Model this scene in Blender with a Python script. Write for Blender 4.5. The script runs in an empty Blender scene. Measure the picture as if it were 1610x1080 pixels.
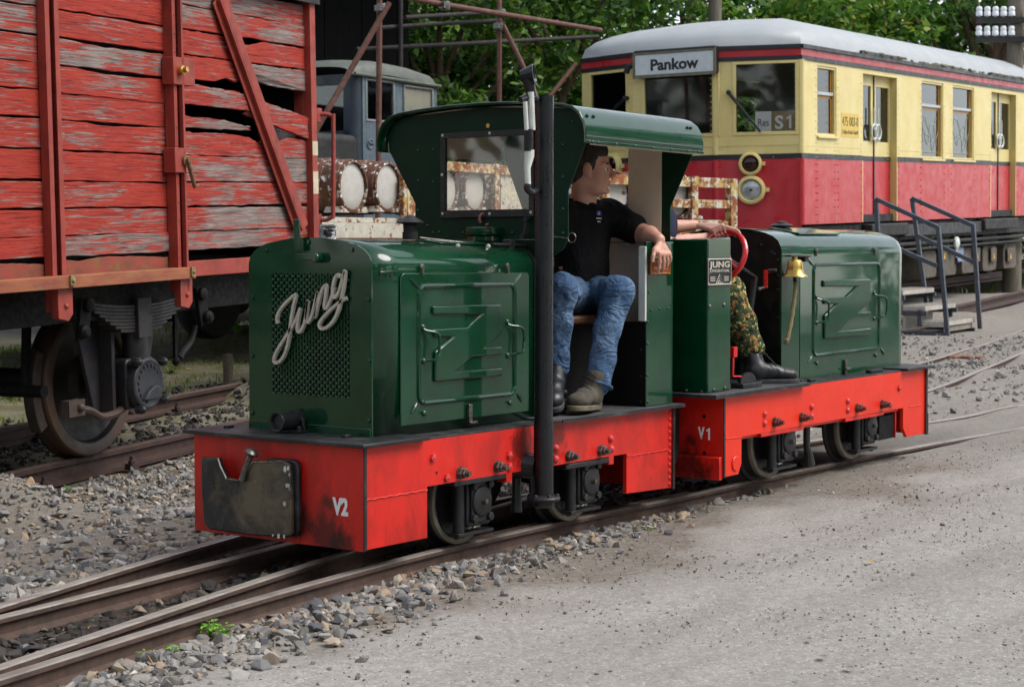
import bpy, bmesh, math, random
import numpy as np
from mathutils import Vector, Matrix, noise as mnoise

random.seed(11)
RNG = np.random.default_rng(5)
scene = bpy.context.scene
COL = scene.collection
R_ = math.radians

# ------------------------------------------------------------------ camera
CAM_YAW, CAM_PITCH, CAM_ROLL = R_(36.15774), R_(-2.79165), R_(0.10292)
CAM_POS = np.array([-4.83676, -4.20620, 1.155])
FPX = 2778.668                       # focal length in pixels of a 1610 wide picture
def _axes():
    fw = np.array([math.cos(CAM_YAW)*math.cos(CAM_PITCH), math.sin(CAM_YAW)*math.cos(CAM_PITCH), math.sin(CAM_PITCH)])
    rt = np.array([math.sin(CAM_YAW), -math.cos(CAM_YAW), 0.0]); up = np.cross(rt, fw)
    c, s = math.cos(CAM_ROLL), math.sin(CAM_ROLL)
    return rt*c + up*s, -rt*s + up*c, fw
C_R, C_U, C_F = _axes()
cam_data = bpy.data.cameras.new('camera'); cam = bpy.data.objects.new('camera', cam_data); COL.objects.link(cam)
cam_data.sensor_width = 36.0; cam_data.lens = FPX/1610*36.0
cam_data.clip_start = 0.1; cam_data.clip_end = 2000
mw = Matrix.Identity(4)
for i in range(3):
    mw[i][0] = C_R[i]; mw[i][1] = C_U[i]; mw[i][2] = -C_F[i]; mw[i][3] = CAM_POS[i]
cam.matrix_world = mw
cam_data.dof.use_dof = True
cam_data.dof.focus_distance = 7.6
cam_data.dof.aperture_fstop = 9.0
scene.camera = cam

# ------------------------------------------------------------------ light
SUN_AZ, SUN_EL = R_(-62), R_(52)           # measured from +x towards +y
sdir = Vector((math.cos(SUN_AZ)*math.cos(SUN_EL), math.sin(SUN_AZ)*math.cos(SUN_EL), math.sin(SUN_EL)))
world = bpy.data.worlds.new('World'); scene.world = world; world.use_nodes = True
wn = world.node_tree; wn.nodes.clear()
sky = wn.nodes.new('ShaderNodeTexSky'); sky.sky_type = 'NISHITA'; sky.sun_disc = False
sky.sun_elevation = SUN_EL; sky.sun_rotation = math.atan2(sdir.x, sdir.y)
sky.air_density = 1.0; sky.dust_density = 1.0; sky.ozone_density = 1.0
hs = wn.nodes.new('ShaderNodeHueSaturation'); hs.inputs['Saturation'].default_value = 0.35
bg = wn.nodes.new('ShaderNodeBackground'); bg.inputs['Strength'].default_value = 0.125
wo = wn.nodes.new('ShaderNodeOutputWorld')
wn.links.new(sky.outputs['Color'], hs.inputs['Color']); wn.links.new(hs.outputs['Color'], bg.inputs['Color'])
wn.links.new(bg.outputs['Background'], wo.inputs['Surface'])
sun_data = bpy.data.lights.new('sun', 'SUN'); sun = bpy.data.objects.new('sun', sun_data); COL.objects.link(sun)
sun_data.energy = 1.5; sun_data.angle = R_(35); sun_data.color = (1.0, 0.96, 0.90)
sun.rotation_euler = sdir.to_track_quat('Z', 'Y').to_euler(); sun.location = (0, -10, 20)
scene.view_settings.view_transform = 'Standard'; scene.view_settings.look = 'None'
scene.view_settings.exposure = 1.02; scene.view_settings.gamma = 1.0
scene.view_settings.use_curve_mapping = False
scene.render.engine = 'CYCLES'
scene.cycles.max_bounces = 5; scene.cycles.diffuse_bounces = 2; scene.cycles.glossy_bounces = 2
scene.cycles.use_adaptive_sampling = True; scene.cycles.adaptive_threshold = .025
scene.cycles.transparent_max_bounces = 8; scene.cycles.use_denoising = True
scene.cycles.caustics_reflective = False; scene.cycles.caustics_refractive = False

# ------------------------------------------------------------------ places
def ray(x, y): return C_F + C_R*(x-805)/FPX + C_U*(540-y)/FPX
def dep(x, y, t): return CAM_POS + ray(x, y)*t
class Frame:
    """a thing's own axes: x along, y to the left, z up; reads a sight line onto one of its planes"""
    def __init__(s, O, yaw=0., pitch=0.):
        a, b = R_(yaw), R_(pitch); s.O = np.array(O, float)
        X = np.array([math.cos(a)*math.cos(b), math.sin(a)*math.cos(b), math.sin(b)])
        Y = np.array([-math.sin(a), math.cos(a), 0.]); s.M = np.stack([X, Y, np.cross(X, Y)])
    def w(s, P): return s.O + np.array(P, float) @ s.M
    def at(s, x, y, ax, v):
        i = 'xyz'.index(ax); c = s.M @ (CAM_POS-s.O); d = s.M @ ray(x, y)
        return c + d*((v-c[i])/d[i])
    def loc(s, P): return s.M @ (np.array(P, float)-s.O)
    def mat(s):
        m = Matrix.Identity(4)
        for i in range(3):
            for j in range(3): m[i][j] = s.M[j][i]
            m[i][3] = s.O[i]
        return m
W0 = Frame((0, 0, 0))

# ------------------------------------------------------------------ objects
def tag(o, label=None, cat=None, group=None, kind=None):
    if label: o['label'] = label
    if cat: o['category'] = cat
    if group: o['group'] = group
    if kind: o['kind'] = kind
    return o
def thing(name, label, cat, frame=None, loc=None, group=None):
    o = bpy.data.objects.new(name, None); COL.objects.link(o); o.empty_display_size = .2
    if frame is not None: o.matrix_world = frame.mat()
    if loc is not None: o.location = loc
    return tag(o, label, cat, group)
def link_mesh(name, me, mat, parent=None, smooth=35, bevel=0., bseg=2):
    o = bpy.data.objects.new(name, me); COL.objects.link(o)
    if mat is not None and not me.materials: me.materials.append(mat)
    if parent is not None: o.parent = parent
    if smooth:
        me.polygons.foreach_set('use_smooth', [True]*len(me.polygons))
        try: me.set_sharp_from_angle(angle=R_(smooth))
        except Exception: pass
    if bevel:
        b = o.modifiers.new('bevel', 'BEVEL'); b.width = bevel; b.segments = bseg; b.limit_method = 'ANGLE'; b.angle_limit = R_(40)
        b.harden_normals = False
    return o
def perp(d):
    d = Vector(d).normalized()
    a = Vector((0, 0, 1)) if abs(d.z) < .9 else Vector((1, 0, 0))
    u = d.cross(a).normalized(); return u, d.cross(u).normalized()

class MB:
    """collects shapes for ONE mesh object"""
    def __init__(s): s.v = []; s.f = []
    def add(s, vs, fs):
        n = len(s.v); s.v += [tuple(map(float, p)) for p in vs]; s.f += [tuple(i+n for i in f) for f in fs]; return s
    def box(s, x0, x1, y0, y1, z0, z1):
        return s.add([(x0,y0,z0),(x1,y0,z0),(x1,y1,z0),(x0,y1,z0),(x0,y0,z1),(x1,y0,z1),(x1,y1,z1),(x0,y1,z1)],
                     [(0,3,2,1),(4,5,6,7),(0,1,5,4),(1,2,6,5),(2,3,7,6),(3,0,4,7)])
    def bar(s, p0, p1, w, h, up=(0,0,1)):
        """rectangular bar from p0 to p1, w across, h along up"""
        p0, p1 = Vector(p0), Vector(p1); d = (p1-p0).normalized(); u = Vector(up); sd = d.cross(u).normalized(); u = sd.cross(d).normalized()
        vs = []
        for p in (p0, p1):
            for a, b in ((-1,-1),(1,-1),(1,1),(-1,1)): vs.append(p + sd*(a*w/2) + u*(b*h/2))
        return s.add(vs, [(0,1,2,3),(7,6,5,4),(0,4,5,1),(1,5,6,2),(2,6,7,3),(3,7,4,0)])
    def cyl(s, p0, p1, r0, r1=None, n=14):
        r1 = r0 if r1 is None else r1
        return s.lathe(p0, Vector(p1)-Vector(p0), [(r0, 0), (r1, 1)], n, unit=True)
    def lathe(s, p, ax, prof, n=16, unit=False, caps=True):
        p = Vector(p); L = Vector(ax).length; d = Vector(ax).normalized(); u, v = perp(d); k = L if unit else 1.
        vs, fs = [], []
        for r, h in prof:
            for i in range(n):
                a = 2*math.pi*i/n; vs.append(p + d*(h*k) + u*(r*math.cos(a)) + v*(r*math.sin(a)))
        for j in range(len(prof)-1):
            for i in range(n):
                a, b = j*n+i, j*n+(i+1) % n; fs.append((a, b, b+n, a+n))
        if caps:
            fs.append(tuple(range(n-1, -1, -1))); m = (len(prof)-1)*n; fs.append(tuple(m+i for i in range(n)))
        return s.add(vs, fs)
    def tube(s, pts, r, n=8, closed=False):
        pts = [Vector(p) for p in pts]; m = len(pts)
        rs = r if isinstance(r, (list, tuple)) else [r]*m
        vs, fs = [], []; prev = None
        for i, p in enumerate(pts):
            if closed: d = (pts[(i+1) % m]-pts[i-1])
            else: d = pts[min(i+1, m-1)]-pts[max(i-1, 0)]
            d.normalize()
            if prev is None: u, _ = perp(d)
            else:
                u = prev - d*prev.dot(d)
                if u.length < 1e-6: u, _ = perp(d)
                u.normalize()
            prev = u; w = d.cross(u)
            for k in range(n):
                a = 2*math.pi*k/n; vs.append(p + u*(rs[i]*math.cos(a)) + w*(rs[i]*math.sin(a)))
        for i in range(m if closed else m-1):
            for k in range(n):
                a, b = i*n+k, i*n+(k+1) % n; c = ((i+1) % m)*n
                fs.append((a, b, c+(k+1) % n, c+k))
        if not closed: fs.append(tuple(range(n-1, -1, -1))); fs.append(tuple((m-1)*n+k for k in range(n)))
        return s.add(vs, fs)
    def plate(s, pts, t):
        """flat outline pts (3D) given thickness vector t"""
        n = len(pts); t = Vector(t); vs = [Vector(p) for p in pts] + [Vector(p)+t for p in pts]
        return s.add(vs, [tuple(range(n-1, -1, -1)), tuple(range(n, 2*n))] + [(i, (i+1) % n, (i+1) % n+n, i+n) for i in range(n)])
    def shell(s, rows):
        """quad skin through rows of points"""
        n = len(rows[0]); vs = [p for r in rows for p in r]
        return s.add(vs, [(j*n+i, j*n+i+1, (j+1)*n+i+1, (j+1)*n+i) for j in range(len(rows)-1) for i in range(n-1)])
    def sheet(s, a, b, t):
        """bent sheet: outline a swept to outline b (same count), thickness given by offset outlines a2,b2 = point + t(point index)"""
        n = len(a); A2 = [Vector(p)+Vector(t(i)) for i, p in enumerate(a)]; B2 = [Vector(p)+Vector(t(i)) for i, p in enumerate(b)]
        vs = list(a)+list(b)+A2+B2; fs = []
        for i in range(n-1):
            fs += [(i, i+1, n+i+1, n+i), (2*n+i, 3*n+i, 3*n+i+1, 2*n+i+1), (i, 2*n+i, 2*n+i+1, i+1), (n+i, n+i+1, 3*n+i+1, 3*n+i)]
        fs += [(0, n, 3*n, 2*n), (n-1, 3*n-1, 4*n-1, 2*n-1)]
        return s.add(vs, fs)
    def dome(s, p, nrm, r, h=None, n=8):
        h = r*.7 if h is None else h
        return s.lathe(p, Vector(nrm).normalized(), [(r, -.002), (r*.95, h*.35), (r*.7, h*.75), (r*.3, h)], n)
    def hexb(s, p, nrm, r, h):
        return s.lathe(p, Vector(nrm).normalized(), [(r, -.002), (r, h*.85), (r*.85, h)], 6)
    def ring(s, p, ax, r, rt, n=24, m=8):
        u, v = perp(ax); p = Vector(p)
        return s.tube([p+u*(r*math.cos(2*math.pi*i/n))+v*(r*math.sin(2*math.pi*i/n)) for i in range(n)], rt, m, closed=True)
    def ribbon(s, pts, wd, nrm, th):
        """flat stroke of width wd along pts, raised th along nrm"""
        pts = [Vector(p) for p in pts]; nrm = Vector(nrm).normalized(); m = len(pts); vs = []
        for i, p in enumerate(pts):
            d = (pts[min(i+1, m-1)]-pts[max(i-1, 0)]).normalized(); sd = nrm.cross(d).normalized()
            w = (wd[i] if isinstance(wd, (list, tuple)) else wd)/2
            vs += [p-sd*w, p+sd*w, p+sd*(w*.7)+nrm*th, p-sd*(w*.7)+nrm*th]
        fs = []
        for i in range(m-1):
            a, b = 4*i, 4*i+4
            for k in range(4): fs.append((a+k, a+(k+1) % 4, b+(k+1) % 4, b+k))
        fs += [(3, 2, 1, 0), (4*m-4, 4*m-3, 4*m-2, 4*m-1)]
        return s.add(vs, fs)
    def mesh(s, name):
        me = bpy.data.meshes.new(name); me.from_pydata(s.v, [], s.f); me.validate(); 
        bm = bmesh.new(); bm.from_mesh(me); bmesh.ops.recalc_face_normals(bm, faces=bm.faces); bm.to_mesh(me); bm.free(); return me
    def build(s, name, mat, parent=None, smooth=35, bevel=0., bseg=2):
        return link_mesh(name, s.mesh(name), mat, parent, smooth, bevel, bseg)

_TMP = []
def evaluated_mesh(o):
    """mesh of one object with its modifiers, worked out in a scratch scene"""
    if not _TMP: _TMP.append(bpy.data.scenes.new('scratch'))
    t = _TMP[0]; t.collection.objects.link(o); dg = t.view_layers[0].depsgraph
    if dg is None: dg = bpy.context.evaluated_depsgraph_get()
    dg.update(); me = bpy.data.meshes.new_from_object(o.evaluated_get(dg)); t.collection.objects.unlink(o); return me
def spline(pts, k=6):
    """Catmull-Rom through pts"""
    P = [np.array(p, float) for p in pts]; P = [2*P[0]-P[1]] + P + [2*P[-1]-P[-2]]; out = []
    for i in range(1, len(P)-2):
        for j in range(k):
            t = j/k; a, b, c, d = P[i-1], P[i], P[i+1], P[i+2]
            out.append(.5*((2*b)+(-a+c)*t+(2*a-5*b+4*c-d)*t*t+(-a+3*b-3*c+d)*t**3))
    out.append(P[-2]); return out
def rrect(u0, u1, v0, v1, r, n=4):
    out = []
    for cu, cv, a0 in ((u1-r, v1-r, 0), (u0+r, v1-r, 90), (u0+r, v0+r, 180), (u1-r, v0+r, 270)):
        for i in range(n+1):
            a = R_(a0+90*i/n); out.append((cu+r*math.cos(a), cv+r*math.sin(a)))
    return out
def text_mesh(name, body, mat, parent, origin, right, up, height, width=None, extrude=.001, bold=0., align='CENTER'):
    """lettering standing on a surface: origin = middle of the line, height = cap height"""
    cu = bpy.data.curves.new(name, 'FONT'); cu.body = body; cu.extrude = 0.02; cu.offset = bold; cu.resolution_u = 3
    to = bpy.data.objects.new(name, cu); me = evaluated_mesh(to)
    bpy.data.objects.remove(to); bpy.data.curves.remove(cu)
    co = np.array([v.co[:] for v in me.vertices]); lo, hi = co.min(0), co.max(0)
    capb = 0.0; caph = 0.73
    sy = height/caph; w = hi[0]-lo[0]; sx = (width/w) if width else sy
    r = Vector(right).normalized(); u = Vector(up).normalized(); n = r.cross(u); o = Vector(origin)
    for v in me.vertices:
        x = (v.co.x-(lo[0]+hi[0])/2)*sx; y = (v.co.y-caph/2)*sy; z = (v.co.z/.02)*extrude
        v.co = o + r*x + u*y + n*z
    me.name = name
    return link_mesh(name, me, mat, parent, smooth=0)

def one_glyph(parent, origin, right, up, h, mat, th=.001):
    """the figure 1 with its flag, flat on a surface"""
    r, u = Vector(right).normalized(), Vector(up).normalized(); n = r.cross(u); o = Vector(origin)
    mb = MB(); mb.plate([o+r*(a*h)+u*(b*h) for a, b in ((.0, -.5), (.17, -.5), (.17, .5), (.04, .5), (-.03, .40), (-.17, .33), (-.17, .18), (.0, .24))], n*th); return mb.build('number_lettering', mat, parent, smooth=0)
# ------------------------------------------------------------------ materials
def nmat(name):
    m = bpy.data.materials.new(name); m.use_nodes = True; nt = m.node_tree; nt.nodes.clear()
    out = nt.nodes.new('ShaderNodeOutputMaterial'); b = nt.nodes.new('ShaderNodeBsdfPrincipled')
    nt.links.new(b.outputs[0], out.inputs[0]); return m, nt, b, out
def nd(nt, t, **kw):
    n = nt.nodes.new(t)
    for k, v in kw.items():
        if k in n.inputs: n.inputs[k].default_value = v
        else: setattr(n, k, v)
    return n
def ramp(nt, fac, stops):
    r = nt.nodes.new('ShaderNodeValToRGB'); e = r.color_ramp.elements
    e[0].position, e[0].color = stops[0][0], (*stops[0][1], 1) if isinstance(stops[0][1], tuple) else (stops[0][1],)*3+(1,)
    e[1].position, e[1].color = stops[-1][0], (*stops[-1][1], 1) if isinstance(stops[-1][1], tuple) else (stops[-1][1],)*3+(1,)
    for p, c in stops[1:-1]:
        x = e.new(p); x.color = (*c, 1) if isinstance(c, tuple) else (c, c, c, 1)
    nt.links.new(fac, r.inputs[0]); return r.outputs[0]
def coords(nt, scale=(1, 1, 1), kind='Object', rnd=False):
    tc = nt.nodes.new('ShaderNodeTexCoord'); mp = nt.nodes.new('ShaderNodeMapping'); mp.inputs['Scale'].default_value = scale
    nt.links.new(tc.outputs[kind], mp.inputs['Vector'])
    if rnd:
        oi = nt.nodes.new('ShaderNodeObjectInfo'); mu = nd(nt, 'ShaderNodeMath', operation='MULTIPLY'); mu.inputs[1].default_value = 37.
        nt.links.new(oi.outputs['Random'], mu.inputs[0]); cb = nt.nodes.new('ShaderNodeCombineXYZ')
        for k in range(3): nt.links.new(mu.outputs[0], cb.inputs[k])
        nt.links.new(cb.outputs[0], mp.inputs['Location'])
    return mp.outputs[0]
def noise_n(nt, vec, scale, detail=4, rough=.6, dist=0.):
    n = nd(nt, 'ShaderNodeTexNoise', Scale=scale, Detail=detail, Roughness=rough, Distortion=dist)
    nt.links.new(vec, n.inputs['Vector']); return n.outputs['Fac']
def mixc(nt, fac, a, b, blend='MIX'):
    m = nt.nodes.new('ShaderNodeMix'); m.data_type = 'RGBA'; m.blend_type = blend
    for s, val in ((0, fac), (6, a), (7, b)):
        if isinstance(val, (int, float)): m.inputs[s].default_value = val
        elif isinstance(val, tuple): m.inputs[s].default_value = (*val, 1)
        else: nt.links.new(val, m.inputs[s])
    return m.outputs[2]
def bumpn(nt, h, strength, dist, prev=None):
    b = nd(nt, 'ShaderNodeBump', Strength=strength, Distance=dist); nt.links.new(h, b.inputs['Height'])
    if prev is not None: nt.links.new(prev, b.inputs['Normal'])
    return b.outputs[0]
def S(r, g, b):
    f = lambda c: (c/255/12.92) if c/255 <= .04045 else ((c/255+.055)/1.055)**2.4
    return (f(r), f(g), f(b))
def surf(name, c1, c2=None, rough=.5, rvar=.15, metal=0., scale=8., stretch=(1, 1, 1), band=(.35, .68), dirt=None, dirt_amt=.6,
         dscale=3., dband=(.52, .72), dstretch=(1, 1, 1), bump=.0, bscale=60., bdist=.004, wave=0., coat=0., cior=1.5, chips=None, cband=(.62, .65), cscale=14., spec=.5, rnd=False):
    m, nt, b, out = nmat(name)
    v = coords(nt, stretch, rnd=rnd); n1 = noise_n(nt, v, scale, 5, .65)
    col = mixc(nt, ramp(nt, n1, [(band[0], 0.), (band[1], 1.)]), c1, c2 or tuple(x*.75 for x in c1))
    if dirt:
        v2 = coords(nt, dstretch, rnd=rnd); n2 = noise_n(nt, v2, dscale, 7, .7, .3)
        fac = ramp(nt, n2, [(dband[0], 0.), (dband[1], dirt_amt)]); col = mixc(nt, fac, col, dirt)
    if chips:
        n3 = noise_n(nt, coords(nt, rnd=rnd), cscale, 6, .7, .4); cf = ramp(nt, n3, [(cband[0], 0.), (cband[1], 1.)]); col = mixc(nt, cf, col, chips)
    nt.links.new(col, b.inputs['Base Color']); b.inputs['Metallic'].default_value = metal
    nr = ramp(nt, noise_n(nt, v, scale*2.3, 4), [(.3, max(0., rough-rvar)), (.7, min(1., rough+rvar))]); nt.links.new(nr, b.inputs['Roughness'])
    b.inputs['Specular IOR Level'].default_value = spec
    if coat: b.inputs['Coat Weight'].default_value = coat; b.inputs['Coat Roughness'].default_value = .05; b.inputs['Coat IOR'].default_value = cior
    nrm = None
    if wave: nrm = bumpn(nt, noise_n(nt, coords(nt), 3.2, 2, .5), wave, .02, nrm)
    if bump: nrm = bumpn(nt, noise_n(nt, coords(nt, rnd=rnd), bscale, 5, .7), bump, bdist, nrm)
    if nrm is not None: nt.links.new(nrm, b.inputs['Normal'])
    return m
GREEN = surf('green_loco_paint', S(8, 66, 39), S(5, 52, 30), rough=.34, rvar=.08, spec=.12, scale=5, dirt=S(10, 32, 24), dirt_amt=.5, dscale=4, dstretch=(1, 1, .35), wave=.10, bump=.03, bscale=240, bdist=.0015, coat=.9, cior=1.55, chips=S(60, 96, 80), cband=(.745, .77), cscale=30)
GREEN_DARK = surf('dark_green_cab_paint', S(8, 47, 30), S(6, 38, 24), spec=.2, rough=.42, rvar=.1, scale=5, dirt=S(9, 26, 20), dirt_amt=.5, wave=.05, chips=S(80, 100, 90), cband=(.76, .78), cscale=40)
REDP = surf('bright_red_frame_paint', S(216, 36, 23), S(200, 29, 20), rough=.42, rvar=.1, scale=4, dirt=S(84, 20, 15), dirt_amt=.65, dscale=6, dband=(.46, .74), dstretch=(1, 1, .6), wave=.06, bump=.05, bscale=160, bdist=.001, chips=S(60, 22, 18), cband=(.73, .76), cscale=22)
REDO = surf('orange_red_frame_paint', S(232, 48, 20), S(220, 42, 18), rough=.42, rvar=.1, scale=4, dirt=S(120, 24, 14), dirt_amt=.4, dscale=5, dband=(.58, .82), dstretch=(1, 1, .6), wave=.05, bump=.05, bscale=160, bdist=.001, chips=S(90, 26, 18), cband=(.76, .78), cscale=24)
REDBOLT = surf('scuffed_red_bolt_paint', S(205, 66, 66), S(190, 34, 30), rough=.5, scale=40, chips=S(150, 140, 135), cband=(.6, .66), cscale=60)
BLACK = surf('black_deck_paint', S(22, 23, 25), S(34, 35, 37), rough=.5, scale=9, dirt=S(100, 100, 100), dirt_amt=.55, dscale=7, dband=(.5, .75), bump=.15, bscale=90, bdist=.002)
DECKTOP = surf('worn_grey_deck_plate', S(88, 88, 90), S(60, 60, 62), rough=.55, scale=8, dirt=S(36, 34, 32), dirt_amt=.8, dscale=9, dband=(.5, .65), bump=.2, bscale=70, bdist=.002)
BLACKGL = surf('glossy_black_pipe_paint', S(15, 16, 20), S(24, 25, 30), rough=.32, rvar=.1, scale=10, chips=S(120, 115, 110), cband=(.72, .745), cscale=34, bump=.2, bscale=70, bdist=.002)
IRON = surf('dark_cast_iron', S(34, 35, 39), S(22, 23, 26), rough=.48, scale=14, dirt=S(64, 58, 52), dirt_amt=.4, dscale=9, bump=.25, bscale=70, bdist=.002)
SOOT = surf('sooty_underframe', S(13, 13, 14), S(8, 8, 9), rough=.7, spec=.25, scale=12, dirt=S(30, 26, 23), dirt_amt=.5)
STEEL = surf('polished_steel', S(170, 168, 160), S(120, 118, 112), rough=.32, metal=.9, scale=20)
ALU = surf('brushed_cast_aluminium', S(206, 200, 186), S(182, 175, 160), rough=.38, metal=.25, scale=30, bump=.1, bscale=120)
BRIGHT = surf('bare_bolt_steel', S(120, 118, 112), S(70, 66, 60), rough=.4, metal=.7, scale=60)
TREAD = surf('worn_wheel_tread', S(142, 136, 124), S(112, 106, 96), rough=.45, metal=.5, scale=12)
WHITEP = surf('white_lettering_paint', S(248, 248, 247), S(236, 236, 234), rough=.5, scale=30)
CREAM = surf('cream_cab_lining', S(224, 210, 188), S(208, 192, 170), rough=.5, scale=4, dirt=S(120, 105, 88), dirt_amt=.3, dscale=5)
CREAMW = surf('white_enamel_edge', S(214, 218, 212), S(190, 195, 188), rough=.45, scale=7, dirt=S(110, 100, 84), dirt_amt=.4)
REDGL = surf('glossy_red_enamel', S(214, 20, 22), S(196, 14, 18), rough=.25, scale=8, coat=.4)
BRASS = surf('polished_brass', S(206, 178, 98), S(176, 140, 70), rough=.28, metal=.85, scale=18)
PLATEB = surf('dark_cast_plate', S(44, 46, 50), S(34, 36, 40), rough=.5, metal=.3, scale=40)
PLATER = surf('brass_red_enamel_plate', S(150, 62, 34), S(132, 48, 28), rough=.4, scale=30)
ROPE = surf('hemp_rope', S(150, 136, 100), S(96, 82, 56), rough=.9, scale=90, stretch=(1, 1, 3), bump=.6, bscale=160)
SEAT = surf('brown_seat_leather', S(96, 62, 38), S(70, 44, 26), rough=.5, scale=20)
RUSTRED = surf('rust_red_pipe', S(100, 62, 48), S(78, 45, 36), rough=.7, scale=9, dirt=S(150, 130, 116), dirt_amt=.35, dscale=8)
RUST = surf('brown_rail_rust', S(92, 72, 62), S(68, 52, 45), rough=.75, scale=16, dirt=S(56, 50, 46), dirt_amt=.6, bump=.3, bscale=80)
RUSTDK = surf('dark_brown_rail_rust', S(70, 48, 40), S(48, 34, 30), rough=.7, scale=10, dirt=S(96, 66, 50), dirt_amt=.4, dscale=5, dstretch=(.3, 1, 1), bump=.3, bscale=60)
RAILTOP = surf('worn_rail_head', S(158, 153, 144), S(118, 111, 102), rough=.36, metal=.0, scale=8, stretch=(.3, 6, 6))
RAILGREY = surf('smooth_grey_rail', S(146, 139, 131), S(112, 104, 97), rough=.4, metal=.0, scale=5)
SLEEPER = surf('weathered_sleeper', S(104, 94, 78), S(70, 62, 52), rough=.9, scale=4, stretch=(20, 2, 20), bump=.6, bscale=30)
WAGIRON = surf('faded_red_iron', S(160, 66, 52), S(138, 50, 40), rough=.6, scale=6, dirt=S(86, 44, 38), dirt_amt=.7, dscale=6, dstretch=(1, 1, .4), dband=(.5, .7), bump=.15, bscale=60, chips=S(66, 42, 36), cband=(.68, .71), cscale=26)
WAGSTEP = surf('orange_rust_step', S(160, 98, 62), S(132, 66, 52), rough=.7, scale=6, stretch=(.6, 3, 3), dirt=S(126, 118, 70), dirt_amt=.7, dscale=8, bump=.3, bscale=50)
MOSSWOOD = surf('mossy_rotten_sill', S(152, 66, 54), S(110, 70, 50), rough=.85, scale=5, stretch=(1, 4, 4), dirt=S(120, 104, 50), dirt_amt=.6, dscale=6, dband=(.5, .66), bump=.4, bscale=40)
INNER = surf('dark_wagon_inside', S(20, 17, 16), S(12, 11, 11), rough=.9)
DRUMBLUE = surf('pale_blue_drum', S(130, 142, 146), S(104, 116, 122), rough=.6, scale=9, chips=S(150, 110, 50), cband=(.63, .67), cscale=12)
COACHR = surf('faded_crimson_coach', S(186, 38, 48), S(174, 32, 42), rough=.38, scale=2.5, dirt=S(196, 92, 96), dirt_amt=.4, dscale=2.2, dband=(.45, .8), dstretch=(1, 1, .25), wave=.03)
COACHC = surf('cream_yellow_coach', S(222, 205, 140), S(212, 194, 126), rough=.45, scale=2, dirt=S(190, 160, 84), dirt_amt=.4, dscale=3, dband=(.5, .8), dstretch=(1, 1, .25), wave=.03, chips=S(120, 96, 60), cband=(.73, .76), cscale=16)
COACHK = surf('black_coach_trim', S(24, 25, 30), S(34, 35, 40), rough=.45, scale=6)
COACHROOF = surf('pale_grey_coach_roof', S(166, 170, 172), S(156, 161, 164), rough=.5, scale=2, dirt=S(136, 137, 132), dirt_amt=.15, dscale=2.4, dband=(.5, .8))
MOSS = surf('green_brown_moss', S(96, 92, 40), S(70, 66, 40), rough=1., scale=30, bump=.8, bscale=60, bdist=.02)
WOODFR = surf('varnished_window_wood', S(176, 128, 48), S(140, 96, 36), rough=.5, scale=6, stretch=(4, 4, 1))
LINEN = surf('white_interior_board', S(190, 196, 196), S(170, 176, 178), rough=.7, scale=4)
SIGNW = surf('dull_white_sign_glass', S(208, 216, 219), S(192, 202, 207), rough=.3, scale=5, dirt=S(206, 214, 216), dirt_amt=.5, dscale=4)
SIGNTAN = surf('tan_cardboard', S(164, 146, 112), S(150, 132, 100), rough=.7, scale=12)
BLACKTXT = surf('black_lettering', S(30, 30, 32), S(24, 24, 26), rough=.5, scale=20)
DARKIN = surf('dark_interior', S(40, 40, 40), S(28, 28, 29), rough=.8, scale=3)
UNDER = surf('dusty_black_underframe', S(38, 38, 40), S(28, 28, 29), rough=.7, scale=5, dirt=S(74, 70, 64), dirt_amt=.5)
BATT = surf('dusty_battery_box', S(104, 96, 86), S(78, 72, 64), rough=.8, scale=5, dirt=S(54, 48, 42), dirt_amt=.6, dstretch=(3, 3, .6))
STEELGREY = surf('galvanised_grey_post', S(82, 88, 98), S(66, 71, 80), rough=.5, metal=.3, scale=12, dirt=S(120, 92, 74), dirt_amt=.3)
GRATE = surf('pale_step_grating', S(196, 190, 180), S(170, 164, 154), rough=.6, metal=.2, scale=14)
TRUCK = surf('faded_grey_blue_cab', S(96, 112, 122), S(76, 90, 100), rough=.55, scale=3, dirt=S(140, 146, 132), dirt_amt=.5, dscale=4, chips=S(130, 110, 70), cband=(.7, .74), cscale=14)
TRUCKDK = surf('dark_blue_cab_paint', S(44, 54, 66), S(34, 42, 52), rough=.5, scale=4, dirt=S(84, 90, 96), dirt_amt=.4)
TRUCKROOF = surf('grey_green_cab_roof', S(92, 96, 88), S(78, 84, 80), rough=.65, scale=3, dirt=S(128, 132, 96), dirt_amt=.5, dscale=4, chips=S(120, 60, 56), cband=(.66, .72), cscale=5)
RUBBER = surf('dull_black_rubber', S(24, 24, 25), S(34, 34, 35), rough=.75, scale=20)
CASKSIDE = surf('rusty_peeling_cask_side', S(104, 64, 36), S(72, 44, 26), rough=.75, scale=10, chips=S(222, 220, 212), cband=(.56, .59), cscale=16, bump=.4, bscale=40)
CASKEND = surf('white_cask_end', S(190, 187, 180), S(172, 168, 160), rough=.6, scale=5, dirt=S(140, 104, 64), dirt_amt=.6, dscale=6, dband=(.6, .85), bump=.2, bscale=25)
CASKHOOP = surf('brown_rust_hoop', S(112, 72, 56), S(88, 52, 38), rough=.75, scale=14, chips=S(224, 222, 216), cband=(.60, .63), cscale=18)
PEEL = surf('peeling_rust_frame', S(150, 84, 42), S(104, 58, 34), rough=.75, scale=10, chips=S(196, 192, 170), cband=(.52, .56), cscale=13, dirt=S(196, 170, 96), dirt_amt=.8, dscale=9, dband=(.5, .6), bump=.3, bscale=40)
PEELW = surf('peeling_white_frame', S(196, 192, 178), S(172, 166, 150), rough=.7, scale=8, chips=S(120, 70, 38), cband=(.57, .6), cscale=13, bump=.3, bscale=40)
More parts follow.
